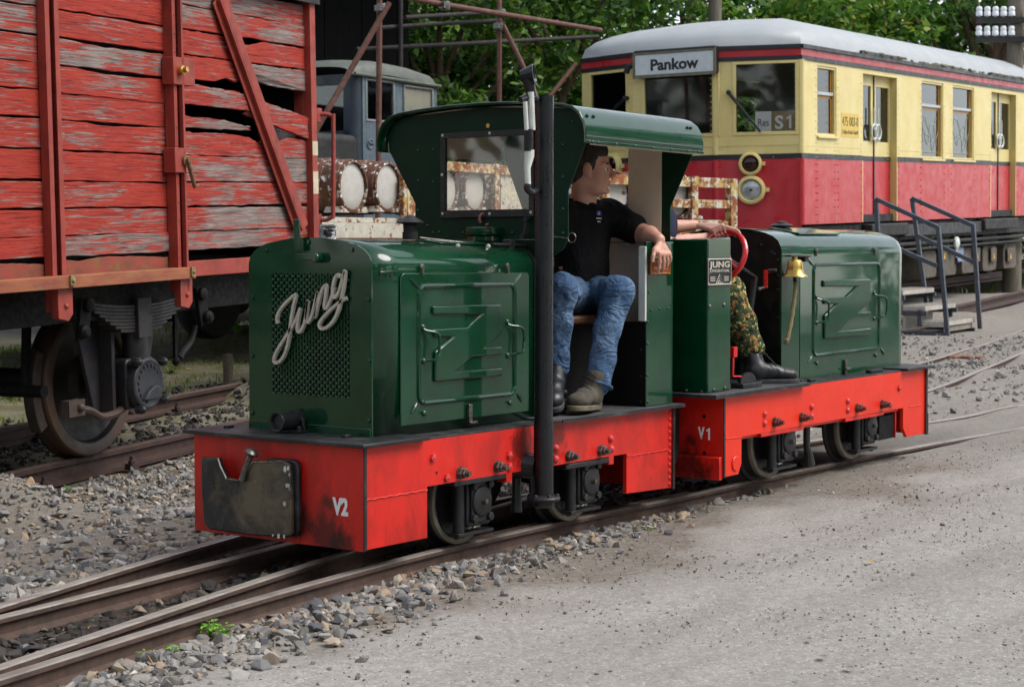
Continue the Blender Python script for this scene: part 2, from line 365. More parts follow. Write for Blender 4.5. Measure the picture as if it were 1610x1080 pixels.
PORC = surf('white_porcelain', S(236, 238, 240), S(222, 226, 230), rough=.2, scale=5)
POLE = surf('grey_pole_wood', S(120, 112, 98), S(90, 84, 74), rough=.9, scale=4, stretch=(12, 12, 1))
BARK = surf('tree_bark', S(104, 82, 62), S(70, 56, 44), rough=.95, scale=9, stretch=(3, 3, .6), bump=.7, bscale=14, bdist=.03)
SKIN = surf('skin', S(206, 158, 136), S(196, 140, 120), rough=.5, scale=16, dirt=S(186, 116, 98), dirt_amt=.3, dscale=9)
SKIN.node_tree.nodes['Principled BSDF'].inputs['Subsurface Weight'].default_value = .12
SKIN.node_tree.nodes['Principled BSDF'].inputs['Subsurface Radius'].default_value = (.01, .004, .002)
HAIR = surf('dark_brown_hair', S(46, 32, 24), S(28, 20, 16), rough=.55, scale=40, stretch=(3, 3, 1), bump=.8, bscale=130, bdist=.006)
HAIR2 = surf('light_brown_hair', S(88, 66, 46), S(64, 46, 32), rough=.55, scale=40, bump=.8, bscale=130, bdist=.006)
SHIRT = surf('black_polo_cotton', S(15, 15, 17), S(20, 20, 22), rough=.95, spec=.15, scale=12, bump=.2, bscale=300, bdist=.001)
NAVY = surf('navy_sweater', S(40, 44, 62), S(30, 34, 50), rough=.95, spec=.15, scale=12, bump=.2, bscale=300, bdist=.001)
DENIM = surf('faded_blue_denim', S(72, 98, 130), S(50, 72, 102), rough=.9, spec=.2, scale=9, stretch=(1, 1, .5), dirt=S(132, 156, 180), dirt_amt=.7, dscale=4, dband=(.45, .75), dstretch=(1.6, 1.6, .8), bump=.3, bscale=420, bdist=.001, chips=S(112, 108, 104), cband=(.66, .85), cscale=5)
BOOTG = surf('grey_brown_suede', S(84, 78, 66), S(60, 56, 48), rough=.95, scale=16, dirt=S(110, 102, 84), dirt_amt=.4, bump=.3, bscale=200)
SOLE = surf('dusty_rubber_sole', S(112, 104, 84), S(84, 78, 64), rough=.9, scale=30)
BOOTB = surf('black_boot_leather', S(34, 35, 38), S(24, 25, 28), rough=.42, rvar=.12, scale=14, bump=.2, bscale=120, bdist=.002)
SOLEB = surf('grey_boot_sole', S(62, 62, 64), S(40, 40, 42), rough=.8, scale=30)
EYEW = surf('eye_white', S(225, 220, 214), S(216, 210, 204), rough=.2, scale=5)
SIGNBLUE = surf('blue_emblem', S(40, 66, 170), S(34, 58, 156), rough=.6, scale=20)
SIGNREDM = surf('red_emblem', S(214, 40, 44), S(200, 34, 40), rough=.6, scale=20)
BRICK = surf('broken_red_brick', S(142, 96, 82), S(122, 80, 68), rough=.9, scale=20, bump=.5, bscale=60)
YELLOWSIGN = surf('yellow_warning_sign', S(226, 178, 50), S(206, 158, 40), rough=.5, scale=12)
BLUESIGN = surf('blue_white_sign', S(70, 110, 160), S(54, 92, 144), rough=.5, scale=12, chips=S(216, 220, 224), cband=(.55, .58), cscale=30)
HEADGL = surf('silvered_lamp_glass', S(206, 210, 212), S(150, 154, 156), rough=.12, metal=.35, scale=6)
TAILGL = surf('dark_red_lamp_glass', S(52, 14, 16), S(34, 10, 12), rough=.1, scale=5)
GRAFF = surf('pale_scratched_marks', S(150, 160, 152), S(120, 130, 122), rough=.5, scale=8)

def camo():
    m, nt, b, out = nmat('flecked_camouflage_cloth'); v = coords(nt)
    col = mixc(nt, ramp(nt, noise_n(nt, v, 22, 3, .6), [(.5, 0.), (.52, 1.)]), S(74, 78, 54), S(44, 62, 50))
    col = mixc(nt, ramp(nt, noise_n(nt, coords(nt, (1.2, 1, .9)), 30, 3, .6), [(.56, 0.), (.575, 1.)]), col, S(150, 104, 62))
    col = mixc(nt, ramp(nt, noise_n(nt, coords(nt, (1, 1.3, 1.1)), 46, 3, .6), [(.575, 0.), (.59, 1.)]), col, S(176, 168, 100))
    col = mixc(nt, ramp(nt, noise_n(nt, coords(nt, (.8, 1.3, 1)), 38, 3, .6), [(.60, 0.), (.61, 1.)]), col, S(32, 34, 30))
    nt.links.new(col, b.inputs['Base Color']); b.inputs['Roughness'].default_value = .95; b.inputs['Specular IOR Level'].default_value = .15
    nt.links.new(bumpn(nt, noise_n(nt, v, 26, 4), .4, .006), b.inputs['Normal']); return m
CAMO = camo()
def stains(mat, spots, colour):
    """oily and sooty smears with a shape of their own: spots = (x, y, z, radius) in the thing's own axes"""
    nt = mat.node_tree; b = nt.nodes['Principled BSDF']; src = b.inputs['Base Color'].links[0].from_socket
    tc = nt.nodes.new('ShaderNodeTexCoord'); n = noise_n(nt, coords(nt, (1, 1, .7)), 22, 6, .7, .5)
    for x, y, z, r in spots:
        d = nd(nt, 'ShaderNodeVectorMath', operation='DISTANCE'); nt.links.new(tc.outputs['Object'], d.inputs[0]); d.inputs[1].default_value = (x, y, z)
        m = nd(nt, 'ShaderNodeMath', operation='MULTIPLY_ADD'); nt.links.new(d.outputs['Value'], m.inputs[0]); m.inputs[1].default_value = -.55/r; m.inputs[2].default_value = .45
        a = nd(nt, 'ShaderNodeMath', operation='ADD'); nt.links.new(m.outputs[0], a.inputs[0]); nt.links.new(n, a.inputs[1])
        src = mixc(nt, ramp(nt, a.outputs[0], [(.52, 0.), (.76, .75)]), src, colour)
    nt.links.new(src, b.inputs['Base Color'])
stains(REDP, [(0, .18, .12, .14), (0, .09, .10, .10), (0, .30, .16, .10), (1.22, 0, .40, .13), (.98, 0, .38, .12), (0, .17, .25, .05)], S(34, 14, 11))

def glass(name, tint, refl=1.0, rough=.03):
    m, nt, b, out = nmat(name); nt.nodes.remove(b)
    tr = nd(nt, 'ShaderNodeBsdfTransparent'); tr.inputs[0].default_value = (*tint, 1)
    gl = nd(nt, 'ShaderNodeBsdfGlossy', Roughness=rough); gl.inputs[0].default_value = (.95, .97, 1, 1)
    fr = nd(nt, 'ShaderNodeFresnel', IOR=1.52); mul = nd(nt, 'ShaderNodeMath', operation='MULTIPLY'); mul.inputs[1].default_value = refl
    nt.links.new(fr.outputs[0], mul.inputs[0]); mx = nt.nodes.new('ShaderNodeMixShader')
    nt.links.new(mul.outputs[0], mx.inputs[0]); nt.links.new(tr.outputs[0], mx.inputs[1]); nt.links.new(gl.outputs[0], mx.inputs[2])
    nt.links.new(mx.outputs[0], out.inputs[0]); return m
GLASS = glass('window_glass', (.72, .74, .72), 1.3)
GLASSDK = glass('dusty_dark_glass', (.42, .44, .42), 1.3, .05)
GLASSFR = glass('clean_front_glass', (.96, .97, .96), .8, .03)
CLEAR = glass('clear_cab_pane', (.94, .92, .89), .5)

def wagonwood():
    """old boards: salmon red paint lifting off silver-grey wood, dark cracks along the grain"""
    m, nt, b, out = nmat('peeling_red_board')
    vg = coords(nt, (.8, 8, 20), rnd=True)                     # along the grain
    g1 = noise_n(nt, vg, 3.6, 8, .72, 1.1); g2 = noise_n(nt, coords(nt, (.7, 12, 16), rnd=True), 4.5, 7, .75, .8)
    big = noise_n(nt, coords(nt, (1, 2, 2.4), rnd=True), 1.5, 3, .6)
    oi = nt.nodes.new('ShaderNodeObjectInfo')
    w = nd(nt, 'ShaderNodeMath', operation='MULTIPLY_ADD'); nt.links.new(big, w.inputs[0]); w.inputs[1].default_value = .3
    gh = nd(nt, 'ShaderNodeMath', operation='MULTIPLY'); gh.inputs[1].default_value = .62; nt.links.new(g1, gh.inputs[0]); nt.links.new(gh.outputs[0], w.inputs[2])
    w2 = nd(nt, 'ShaderNodeMath', operation='MULTIPLY_ADD'); nt.links.new(oi.outputs['Random'], w2.inputs[0]); w2.inputs[1].default_value = .12; nt.links.new(w.outputs[0], w2.inputs[2])
    paint = mixc(nt, ramp(nt, g2, [(.3, 0.), (.7, 1.)]), S(182, 63, 45), S(148, 43, 33))
    paint = mixc(nt, ramp(nt, noise_n(nt, vg, 5, 6, .7, .6), [(.5, 0.), (.64, .9)]), paint, S(98, 28, 28))
    wood = mixc(nt, ramp(nt, g2, [(.32, 0.), (.66, 1.)]), S(166, 154, 147), S(70, 56, 53))
    col = mixc(nt, ramp(nt, w2.outputs[0], [(.525, 0.), (.55, 1.)]), paint, wood)
    crack = ramp(nt, noise_n(nt, coords(nt, (.8, 20, 46), rnd=True), 3.0, 5, .62, .8), [(.30, 1.), (.37, 0.)])
    col = mixc(nt, crack, col, S(34, 20, 20))
    nt.links.new(col, b.inputs['Base Color']); b.inputs['Roughness'].default_value = .72; b.inputs['Specular IOR Level'].default_value = .3
    h = nd(nt, 'ShaderNodeMath', operation='SUBTRACT'); nt.links.new(g2, h.inputs[0]); nt.links.new(crack, h.inputs[1])
    nt.links.new(bumpn(nt, h.outputs[0], .7, .006), b.inputs['Normal']); return m
WOODRED = wagonwood()

def island_mat(name, stops, rough=.85, bscale=40, bump=.4, nmix=.35):
    m, nt, b, out = nmat(name); g = nt.nodes.new('ShaderNodeNewGeometry')
    c = ramp(nt, g.outputs['Random Per Island'], stops); v = coords(nt)
    n = noise_n(nt, v, bscale, 4, .7)
    col = mixc(nt, nmix, c, ramp(nt, n, [(.3, .28), (.7, 1.)]), 'MULTIPLY')
    nt.links.new(col, b.inputs['Base Color']); b.inputs['Roughness'].default_value = rough; b.inputs['Specular IOR Level'].default_value = .3
    nt.links.new(bumpn(nt, n, bump, .006), b.inputs['Normal']); return m
STONES = island_mat('grey_ballast_stone', [(0., S(108, 104, 100)), (.22, S(152, 147, 140)), (.42, S(130, 127, 124)), (.6, S(172, 167, 160)), (.74, S(96, 98, 104)), (.87, S(160, 148, 132)), (.95, S(168, 140, 114)), (1., S(196, 193, 187))])
GRAVEL = island_mat('fine_gravel_chip', [(0., S(122, 118, 113)), (.3, S(152, 148, 142)), (.6, S(138, 134, 128)), (.85, S(112, 108, 104)), (.93, S(170, 165, 158)), (1., S(188, 184, 178))], bump=.1, nmix=.1)
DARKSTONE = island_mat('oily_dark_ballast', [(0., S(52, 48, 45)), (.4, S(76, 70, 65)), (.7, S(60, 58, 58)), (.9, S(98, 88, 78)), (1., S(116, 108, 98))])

def leafmat(name, stops, trans=.35):
    m, nt, b, out = nmat(name); g = nt.nodes.new('ShaderNodeNewGeometry'); c = ramp(nt, g.outputs['Random Per Island'], stops)
    nt.links.new(c, b.inputs['Base Color']); b.inputs['Roughness'].default_value = .5; b.inputs['Specular IOR Level'].default_value = .35
    t = nt.nodes.new('ShaderNodeBsdfTranslucent'); nt.links.new(mixc(nt, 1., c, (1.0, 1.25, .5), 'MULTIPLY'), t.inputs[0])
    mx = nt.nodes.new('ShaderNodeMixShader'); mx.inputs[0].default_value = trans
    nt.links.new(b.outputs[0], mx.inputs[1]); nt.links.new(t.outputs[0], mx.inputs[2]); nt.links.new(mx.outputs[0], out.inputs[0]); return m
LEAF = leafmat('deep_green_leaf', [(0., S(46, 78, 36)), (.3, S(62, 98, 43)), (.6, S(80, 116, 50)), (.85, S(104, 138, 60)), (1., S(140, 158, 72))])
LEAFY = leafmat('yellow_green_leaf', [(0., S(70, 108, 46)), (.4, S(94, 134, 56)), (.75, S(122, 154, 66)), (.92, S(160, 174, 80)), (1., S(182, 166, 96))])
LEAFD = leafmat('dark_evergreen_leaf', [(0., S(26, 48, 28)), (.5, S(38, 64, 34)), (.85, S(54, 84, 40)), (1., S(80, 108, 50))])
WEED = leafmat('fresh_weed_leaf', [(0., S(96, 150, 50)), (.5, S(120, 176, 60)), (1., S(150, 196, 78))], .3)
def creases(mat, sc, stretch, st, ds):
    nt = mat.node_tree; b = nt.nodes['Principled BSDF']; lk = b.inputs['Normal'].links; prev = lk[0].from_socket if lk else None
    h = nd(nt, 'ShaderNodeMath', operation='ABSOLUTE'); s_ = nd(nt, 'ShaderNodeMath', operation='SUBTRACT'); s_.inputs[1].default_value = .5; nt.links.new(noise_n(nt, coords(nt, stretch), sc, 3, .55, .8), s_.inputs[0]); nt.links.new(s_.outputs[0], h.inputs[0])
    nt.links.new(bumpn(nt, h.outputs[0], st, ds, prev), b.inputs['Normal'])
creases(DENIM, 9, (1, 1, 1.7), .9, .05); creases(SHIRT, 7, (1.3, 1.3, .6), .7, .04); creases(CAMO, 8, (1, 1, 1.5), .7, .05)
GRASSM = leafmat('dull_grass', [(0., S(84, 104, 48)), (.5, S(104, 124, 58)), (.8, S(130, 140, 70)), (1., S(150, 140, 90))], .3)
DRYLEAF = leafmat('dry_fallen_leaf', [(0., S(156, 116, 60)), (.5, S(180, 150, 84)), (1., S(196, 176, 100))], .2)
# ================================================================== setting
WAG = Frame(dep(130, 705, 12.0), 13.8, 1.9)               # goods wagon: z=0 on the rail heads
WAG_RAIL = -0.21
COA = Frame(dep(1262, 352, 22.0)-np.array([0, 0, 1.0]), 3.0, 1.9)   # railcar: origin under its near corner, z=0 on the rails
V1F = Frame(dep(1135.8, 750.8, 8.27)-np.array([0, 0, .087]), -0.9, 0.55)

CTRL = [(-8, -8, -.06), (-4, -5, -.06), (0, -4, -.06), (4, -4, -.05), (8, -5, .0), (14, -6, .1), (25, -8, .3),
        (-3, -1.2, -.065), (-1, -.6, -.06), (1, -.5, -.055), (2.5, -.4, -.045), (3.5, -.5, .005), (4.5, -.4, .025), (6, -.6, .04), (8, -.8, .048), (10, -1.2, .07),
        (-3, .1, -.075), (-1, .3, -.075), (0, .6, -.075), (1, .5, -.075), (2, .5, -.07), (3, .5, -.035), (4.5, .5, .01), (6.5, .3, .040), (8.5, .1, .050), (11, .0, .084),
        (-2, 1.6, -.09), (0, 1.8, -.10), (1, 1.6, -.09), (2.5, 1.6, -.06), (4, 1.5, -.02), (6, 1.4, .06), (8, 1.3, .14), (10, 1.9, .176), (13, 2.4, .215), (18, 3.2, .28),
        (7, 3.2, .12), (10, 4, .24), (5, 3., .02)]
for xl in (-6, -3, -1, 0, 1, 2, 3.5, 5, 8, 12, 20):
    for yl in (-1.1, -.45, .3, 1.0, 1.8, 3.0):
        w = WAG.w((xl, yl+WAG_RAIL+.2, -.165 if -.8 < yl < 2.2 else -.18)); CTRL.append(tuple(w))
for xl in (-14, -8, -3, 2, 7, 14, 25, 45):
    for yl in (-1.2, 1.5, 6.0):
        CTRL.append(tuple(COA.w((xl, yl, -.18))))
_sp = dep(1490, 528, 20.5); CTRL += [tuple(_sp), tuple(_sp+np.array([1, .2, .02])), tuple(_sp+np.array([3, -.5, .04])), tuple(_sp+np.array([-2, 0, -.05]))]
CTRL = np.array(CTRL)
def ground(x, y):
    x = np.asarray(x, float); y = np.asarray(y, float); sh = x.shape; x, y = x.ravel(), y.ravel(); out = np.zeros(len(x))
    for i in range(0, len(x), 20000):
        d2 = (x[i:i+20000, None]-CTRL[None, :, 0])**2 + (y[i:i+20000, None]-CTRL[None, :, 1])**2 + .02
        w = d2**-1.7; out[i:i+20000] = (w*CTRL[None, :, 2]).sum(1)/w.sum(1)
    return out.reshape(sh)
def gz(x, y): return float(ground(np.array([x]), np.array([y]))[0])
def ghit(px, py):
    """where a sight line meets the ground"""
    d = ray(px, py); t = 4.0
    for _ in range(400):
        p = CAM_POS + d*t
        h = p[2]-gz(p[0], p[1])
        if h < .002: break
        t += max(.01, h*1.2)
    return p

# ---- ground sheet: fine near the locomotives, coarse to the horizon
def axis_pts(a, b, fine, far0, far1, n):
    core = np.arange(a, b+1e-6, fine); g = np.geomspace(.3, 1, n)
    return np.concatenate([a-(np.geomspace(fine*2, a-far0, n))[::-1], core, b+np.geomspace(fine*2, far1-b, n)])
gx = axis_pts(-4.5, 13, .07, -200, 500, 30); gy = axis_pts(-3.5, 6.5, .07, -200, 400, 30)
GX, GY = np.meshgrid(gx, gy, indexing='ij'); GZ = ground(GX, GY)
lump = np.array([mnoise.fractal(Vector((x*1.4, y*1.4, 0)), .9, 2., 3) for x, y in zip(GX.ravel(), GY.ravel())]).reshape(GX.shape)
near = np.clip(1-(np.hypot(GX-3, GY-1)-9)/6, 0, 1)
GZ = GZ + lump*.010*near
ni, nj = GX.shape
verts = np.stack([GX.ravel(), GY.ravel(), GZ.ravel()], 1)
idx = np.arange(ni*nj).reshape(ni, nj)
faces = np.stack([idx[:-1, :-1], idx[1:, :-1], idx[1:, 1:], idx[:-1, 1:]], -1).reshape(-1, 4)
gme = bpy.data.meshes.new('ground'); gme.from_pydata(verts.tolist(), [], faces.tolist())
# soil and painted shade: 0 = pale compacted gravel, 1 = brown dirt between and beside the tracks; second channel = mossy soil; third = shade under the locomotives, painted in
dirt = 1/(1+np.exp(-(GY-(-.30-.10*np.sin(GX*1.3)-.05*GX*(GX > 3)+lump*.5))/.16))
dirt = np.where(GX > 3.2, dirt*np.clip(1-(GX-3.2)/2.2, .35, 1), dirt)
wl = (np.stack([GX, GY, GZ], -1)-WAG.O) @ WAG.M.T
mossy = 1/(1+np.exp(-(wl[..., 1]-.2)/.5)) * np.clip(1-(GX-9)/5, .25, 1)
loco_shade = 1/(1+np.exp(-(GY-np.interp(GX, [-4, -1.75, 0, 2.5, 5, 8], [-.65, -.19, .10, .22, .12, -.1]))/.03))/(1+np.exp((GY-np.interp(GX, [-4, -1.1, .4, 2.2, 5, 8], [-.3, .56, .98, 1.1, .85, .6]))/.06))*np.clip((6.5-GX)/2.5, 0, 1)  # shade below the locomotives, painted dark into the track bed
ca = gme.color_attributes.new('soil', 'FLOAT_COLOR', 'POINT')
ca.data.foreach_set('color', np.stack([dirt.ravel(), mossy.ravel(), loco_shade.ravel(), np.ones(dirt.size)], 1).ravel())
def ground_material():
    m, nt, b, out = nmat('gravel_yard_soil')
    at = nd(nt, 'ShaderNodeAttribute', attribute_name='soil'); sp = nt.nodes.new('ShaderNodeSeparateColor'); nt.links.new(at.outputs['Color'], sp.inputs[0])
    v = coords(nt)
    fine = noise_n(nt, v, 110, 6, .75); mid = noise_n(nt, v, 26, 6, .7); big = noise_n(nt, coords(nt, (.30, 1.7, 1)), 1.6, 6, .65, .5)
    vo = nd(nt, 'ShaderNodeTexVoronoi', Scale=130.); nt.links.new(v, vo.inputs['Vector'])
    grv = mixc(nt, ramp(nt, mid, [(.32, 0.), (.68, 1.)]), S(140, 136, 130), S(168, 164, 158))
    grv = mixc(nt, ramp(nt, big, [(.40, .0), (.66, .6)]), grv, S(124, 119, 112))
    grv = mixc(nt, ramp(nt, fine, [(.56, 0.), (.70, .65)]), grv, S(108, 104, 100))
    vs_ = nt.nodes.new('ShaderNodeSeparateColor'); nt.links.new(vo.outputs['Color'], vs_.inputs[0])
    grv = mixc(nt, .5, grv, ramp(nt, vs_.outputs[0], [(.0, .55), (.45, 1.), (1., 1.)]), 'MULTIPLY')
    grv = mixc(nt, ramp(nt, vs_.outputs[1], [(.90, 0.), (.94, .35)]), grv, S(206, 203, 198))
    grv = mixc(nt, ramp(nt, noise_n(nt, v, 60, 4, .7), [(.64, 0.), (.70, .35)]), grv, S(196, 192, 186))
    drt = mixc(nt, ramp(nt, mid, [(.34, 0.), (.66, 1.)]), S(138, 131, 122), S(108, 101, 92))
    drt = mixc(nt, ramp(nt, fine, [(.5, 0.), (.68, .8)]), drt, S(78, 70, 62))
    dm = nd(nt, 'ShaderNodeMath', operation='MULTIPLY_ADD'); nt.links.new(mid, dm.inputs[0]); dm.inputs[1].default_value = .9; nt.links.new(sp.outputs[0], dm.inputs[2])
    col = mixc(nt, ramp(nt, dm.outputs[0], [(.55, 0.), (1.15, 1.)]), grv, drt)
    mos = mixc(nt, ramp(nt, mid, [(.4, 0.), (.6, 1.)]), S(104, 92, 72), S(84, 88, 44))
    mm = nd(nt, 'ShaderNodeMath', operation='MULTIPLY'); nt.links.new(sp.outputs[1], mm.inputs[0]); nt.links.new(ramp(nt, noise_n(nt, v, 3., 4), [(.3, .3), (.6, 1.)]), mm.inputs[1])
    col = mixc(nt, mm.outputs[0], col, mos)
    col = mixc(nt, sp.outputs[2], col, mixc(nt, ramp(nt, mid, [(.4, 0.), (.6, 1.)]), S(58, 53, 48), S(40, 37, 34)))  # third channel lays the painted locomotive shade over the bed
    nt.links.new(col, b.inputs['Base Color']); b.inputs['Roughness'].default_value = .95; b.inputs['Specular IOR Level'].default_value = .2
    n = bumpn(nt, mid, .4, .014); n = bumpn(nt, fine, .5, .004, n)
    nt.links.new(n, b.inputs['Normal']); return m
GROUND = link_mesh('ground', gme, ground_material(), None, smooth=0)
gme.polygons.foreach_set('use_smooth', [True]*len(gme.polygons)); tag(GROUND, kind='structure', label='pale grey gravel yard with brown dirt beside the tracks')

# ---- rails
def rail_profile(head, hh, web, foot, H):
    return [(-foot/2, -H), (foot/2, -H), (foot/2, -H+.012*H/.07), (web/2, -H+.022*H/.07), (web/2, -hh), (head/2, -hh*.8), (head/2, -.004), (head/2-.006, 0), (-head/2+.006, 0), (-head/2, -.004), (-head/2, -hh*.8), (-web/2, -hh), (-web/2, -H+.022*H/.07), (-foot/2, -H+.012*H/.07)]
def sweep_rail(name, path, prof, mat_side, mat_top, parent):
    P = [Vector(p) for p in path]; n = len(prof); vs, fs = [], []
    for i, p in enumerate(P):
        d = (P[min(i+1, len(P)-1)]-P[max(i-1, 0)]); d.normalize(); lat = Vector((-d.y, d.x, 0)).normalized(); up = d.cross(lat)
        up = up if up.z > 0 else -up
        for a, b in prof: vs.append(p+lat*a+up*b)
    for i in range(len(P)-1):
        for k in range(n): fs.append((i*n+k, i*n+(k+1) % n, (i+1)*n+(k+1) % n, (i+1)*n+k))
    fs += [tuple(range(n)), tuple((len(P)-1)*n+k for k in range(n-1, -1, -1))]
    mb = MB(); mb.add(vs, fs); me = mb.mesh(name); me.materials.append(mat_side); me.materials.append(mat_top)
    for p in me.polygons:
        if p.normal.z > .6:
            c = p.center; 
            p.material_index = 1
    o = link_mesh(name, me, None, parent, smooth=30)
    # feet and webs keep the side material
    H = -min(b for a, b in prof)
    zc = {}
    for p in me.polygons:
        if p.material_index == 1:
            ks = [vi % n for vi in p.vertices]
            if not all(k in (6, 7, 8, 9) for k in ks): p.material_index = 0
    return o
NG = rail_profile(.046, .022, .012, .075, .085)
def zadd(pts, dz=0.): return [(x, y, z+dz) for x, y, z in pts]
r4 = [(-4.2, -.72, 0), (-3.0, -.462, 0), (-1.753, -.222, 0), (-.768, -.033, 0), (.1, .085, 0), (.72, .140, 0), (1.6, .17, 0), (2.5, .12, .012), (3.25, .05, .037), (4.1, .025, .043), (4.9, -.01, .048), (6.37, -.097, .048), (8.0, -.25, .057), (11, -.6, .09), (15, -1.3, .14)]
r4 = spline(r4, 6)
def offset(path, d):
    P = [np.array(p) for p in path]; out = []
    for i, p in enumerate(P):
        t = P[min(i+1, len(P)-1)]-P[max(i-1, 0)]; t = t/np.linalg.norm(t); out.append(p+np.array([-t[1], t[0], 0])*d)
    return out
r2 = spline([(-4.2, -.03, 0), (-3.0, .165, 0), (-1.231, .45, 0), (.0, .65, 0), (.335, .706, 0), (.9, .79, 0)], 6)[:-1] + [p for p in offset(r4, .645) if p[0] > 1.0]
r1 = spline([(-4.2, -.36, 0), (-2.6, .15, 0), (-1.11, .605, 0), (.36, 1.027, 0), (2.2, 1.42, 0), (4.5, 1.70, .02), (7.2, 1.86, .1), (9.9, 2.25, .18), (15.65, 3.33, .25), (22, 4.7, .34)], 6)
r3 = spline([(-4.2, -.83, 0), (-3.2, -.52, 0), (-1.67, -.115, 0), (.111, .333, 0), (2.2, .76, 0), (4.5, 1.04, .02), (6.2, 1.10, .08), (8.07, 1.2, .15), (12.1, 2.02, .21), (17, 3.05, .27), (22, 4.05, .34)], 6)
def bed(path): return [np.array([p[0], p[1], max(p[2], gz(p[0], p[1])+.010) if p[0] > 4.6 else p[2]]) for p in path]
r1, r2, r3, r4 = bed(r1), bed(r2), bed(r3), bed(r4)
trk = thing('narrow_gauge_track', 'two narrow gauge tracks splitting at a turnout under the green locomotives', 'railway track', loc=(0, 0, 0))
sweep_rail('rail', r1, NG, RUST, RAILTOP, trk); sweep_rail('rail', r2, NG, RUST, RAILTOP, trk)
sweep_rail('rail', r3, NG, RUST, RAILTOP, trk); sweep_rail('rail', r4, NG, RUST, RAILGREY, trk)
# steel ties show as flat rusty bars between the rails
for i, x in enumerate(np.arange(-3.3, 2.4, .62)):
    y0 = float(np.interp(x, [p[0] for p in r4], [p[1] for p in r4])); y1 = float(np.interp(x, [p[0] for p in r1], [p[1] for p in r1]))
    mb = MB(); mb.box(x-.06, x+.06, y0-.08, y1+.12, -.098, -.072); mb.build('sleeper', RUSTDK, trk, bevel=.004)
# check rail beside the outer rail
sweep_rail('check_rail', [(p[0], p[1]+.075, p[2]-.004) for p in r4 if .7 < p[0] < 2.7], rail_profile(.03, .02, .012, .05, .08), RUST, RUST, trk)
# standard gauge track under the goods wagon
SG = rail_profile(.072, .042, .018, .13, .145)
trk2 = thing('wagon_track', 'rusty standard gauge track under the red goods wagon', 'railway track', frame=WAG)
for yy in (WAG_RAIL, WAG_RAIL+1.505):
    sweep_rail('rail', [(x, yy, 0) for x in np.linspace(-8, 24, 30)], SG, RUSTDK, RUST, trk2)
mb0 = MB(); mb0.box(-.13, .13, WAG_RAIL-.5, WAG_RAIL+2.0, -.30, -.162)
sl_me = mb0.mesh('sleeper'); sl_me.materials.append(SLEEPER)
pl = MB(); pl.box(-.08, .08, -.15, .15, -.165, -.145)
for s_ in (-1, 1):
    pl.box(-.035, .035, s_*.095-.03, s_*.095+.03, -.146, -.105); pl.cyl((0, s_*.095, -.11), (0, s_*.095, -.055), .014, n=8); pl.hexb((0, s_*.095, -.105), (0, 0, 1), .026, .022)
pl_me = pl.mesh('rail_clamp'); pl_me.materials.append(RUSTDK)
c1 = WAG.at(70, 748, 'y', WAG_RAIL-.1)[0]; c2 = WAG.at(208, 715, 'y', WAG_RAIL-.1)[0]; sp_ = abs(c2-c1)
k0 = c1-6*sp_
for i in range(32):
    xs = k0+i*sp_
    if xs > 16: break
    o = bpy.data.objects.new('sleeper', sl_me); COL.objects.link(o); o.parent = trk2; o.location = (xs, 0, 0)
    for yy in (WAG_RAIL, WAG_RAIL+1.505):
        o = bpy.data.objects.new('rail_clamp', pl_me); COL.objects.link(o); o.parent = trk2; o.location = (xs, yy, 0)
# rails of the railcar and the rail in front of it
trk3 = thing('railcar_track', 'rusty rails below the red and cream railcar', 'railway track', frame=COA)
for yy in (.85, 2.35):
    sweep_rail('rail', [(x, yy, 0) for x in np.linspace(-2.5, 60, 20)], SG, RUSTDK, RUST, trk3)
trk4 = thing('sidings_track', 'single brown rail crossing behind the metal steps', 'railway track', loc=(0, 0, 0))
pa, pb = ghit(1420, 512), ghit(1600, 470); dv = (pb-pa)
sweep_rail('rail', [tuple(pa-dv*.6+np.array([0, 0, .11])), tuple(pa+np.array([0, 0, .11])), tuple(pb+np.array([0, 0, .11])), tuple(pb+dv*.5+np.array([0, 0, .11]))], SG, RUSTDK, RUST, trk4)
# ================================================================== the two locomotives
YC = .4335
def zpx(reg, s, zx, zy): return reg[0]+zx/s, reg[1]+zy/s
Z5 = lambda zx, zy: (600+zx/3.4255, 360+zy/3.4255)
HP = [W0.at(*q, 'x', .188) for q in ((391.6, 418), (391.8, 412), (394.8, 402), (402, 393), (412, 386), (426, 381.2), (445, 377), (463, 374.3), (484, 373.2))]
HL = [(p[1], p[2]) for p in HP]                                    # left half of the hood arch (y, z)
HL[0] = (.752, HL[0][1])
def hood_profile(inset=0., z0=.472):
    L = [(YC+(y-YC)*(1-inset/.32), z-inset) for y, z in HL]; Rr = [(2*YC-y, z) for y, z in L[-2::-1]]
    return [(L[0][0], z0)] + L + Rr + [(Rr[-1][0], z0)]
def door_pts(lst, y): return [W0.at(*Z5(*q), 'y', y) for q in lst]
ZSHAPE = [(275, 415), (640, 405), (645, 560), (555, 637), (645, 632), (645, 675), (485, 688), (395, 770), (645, 745), (645, 790), (285, 823), (285, 660), (380, 582), (285, 580), (275, 540), (455, 530), (540, 458), (275, 460)]

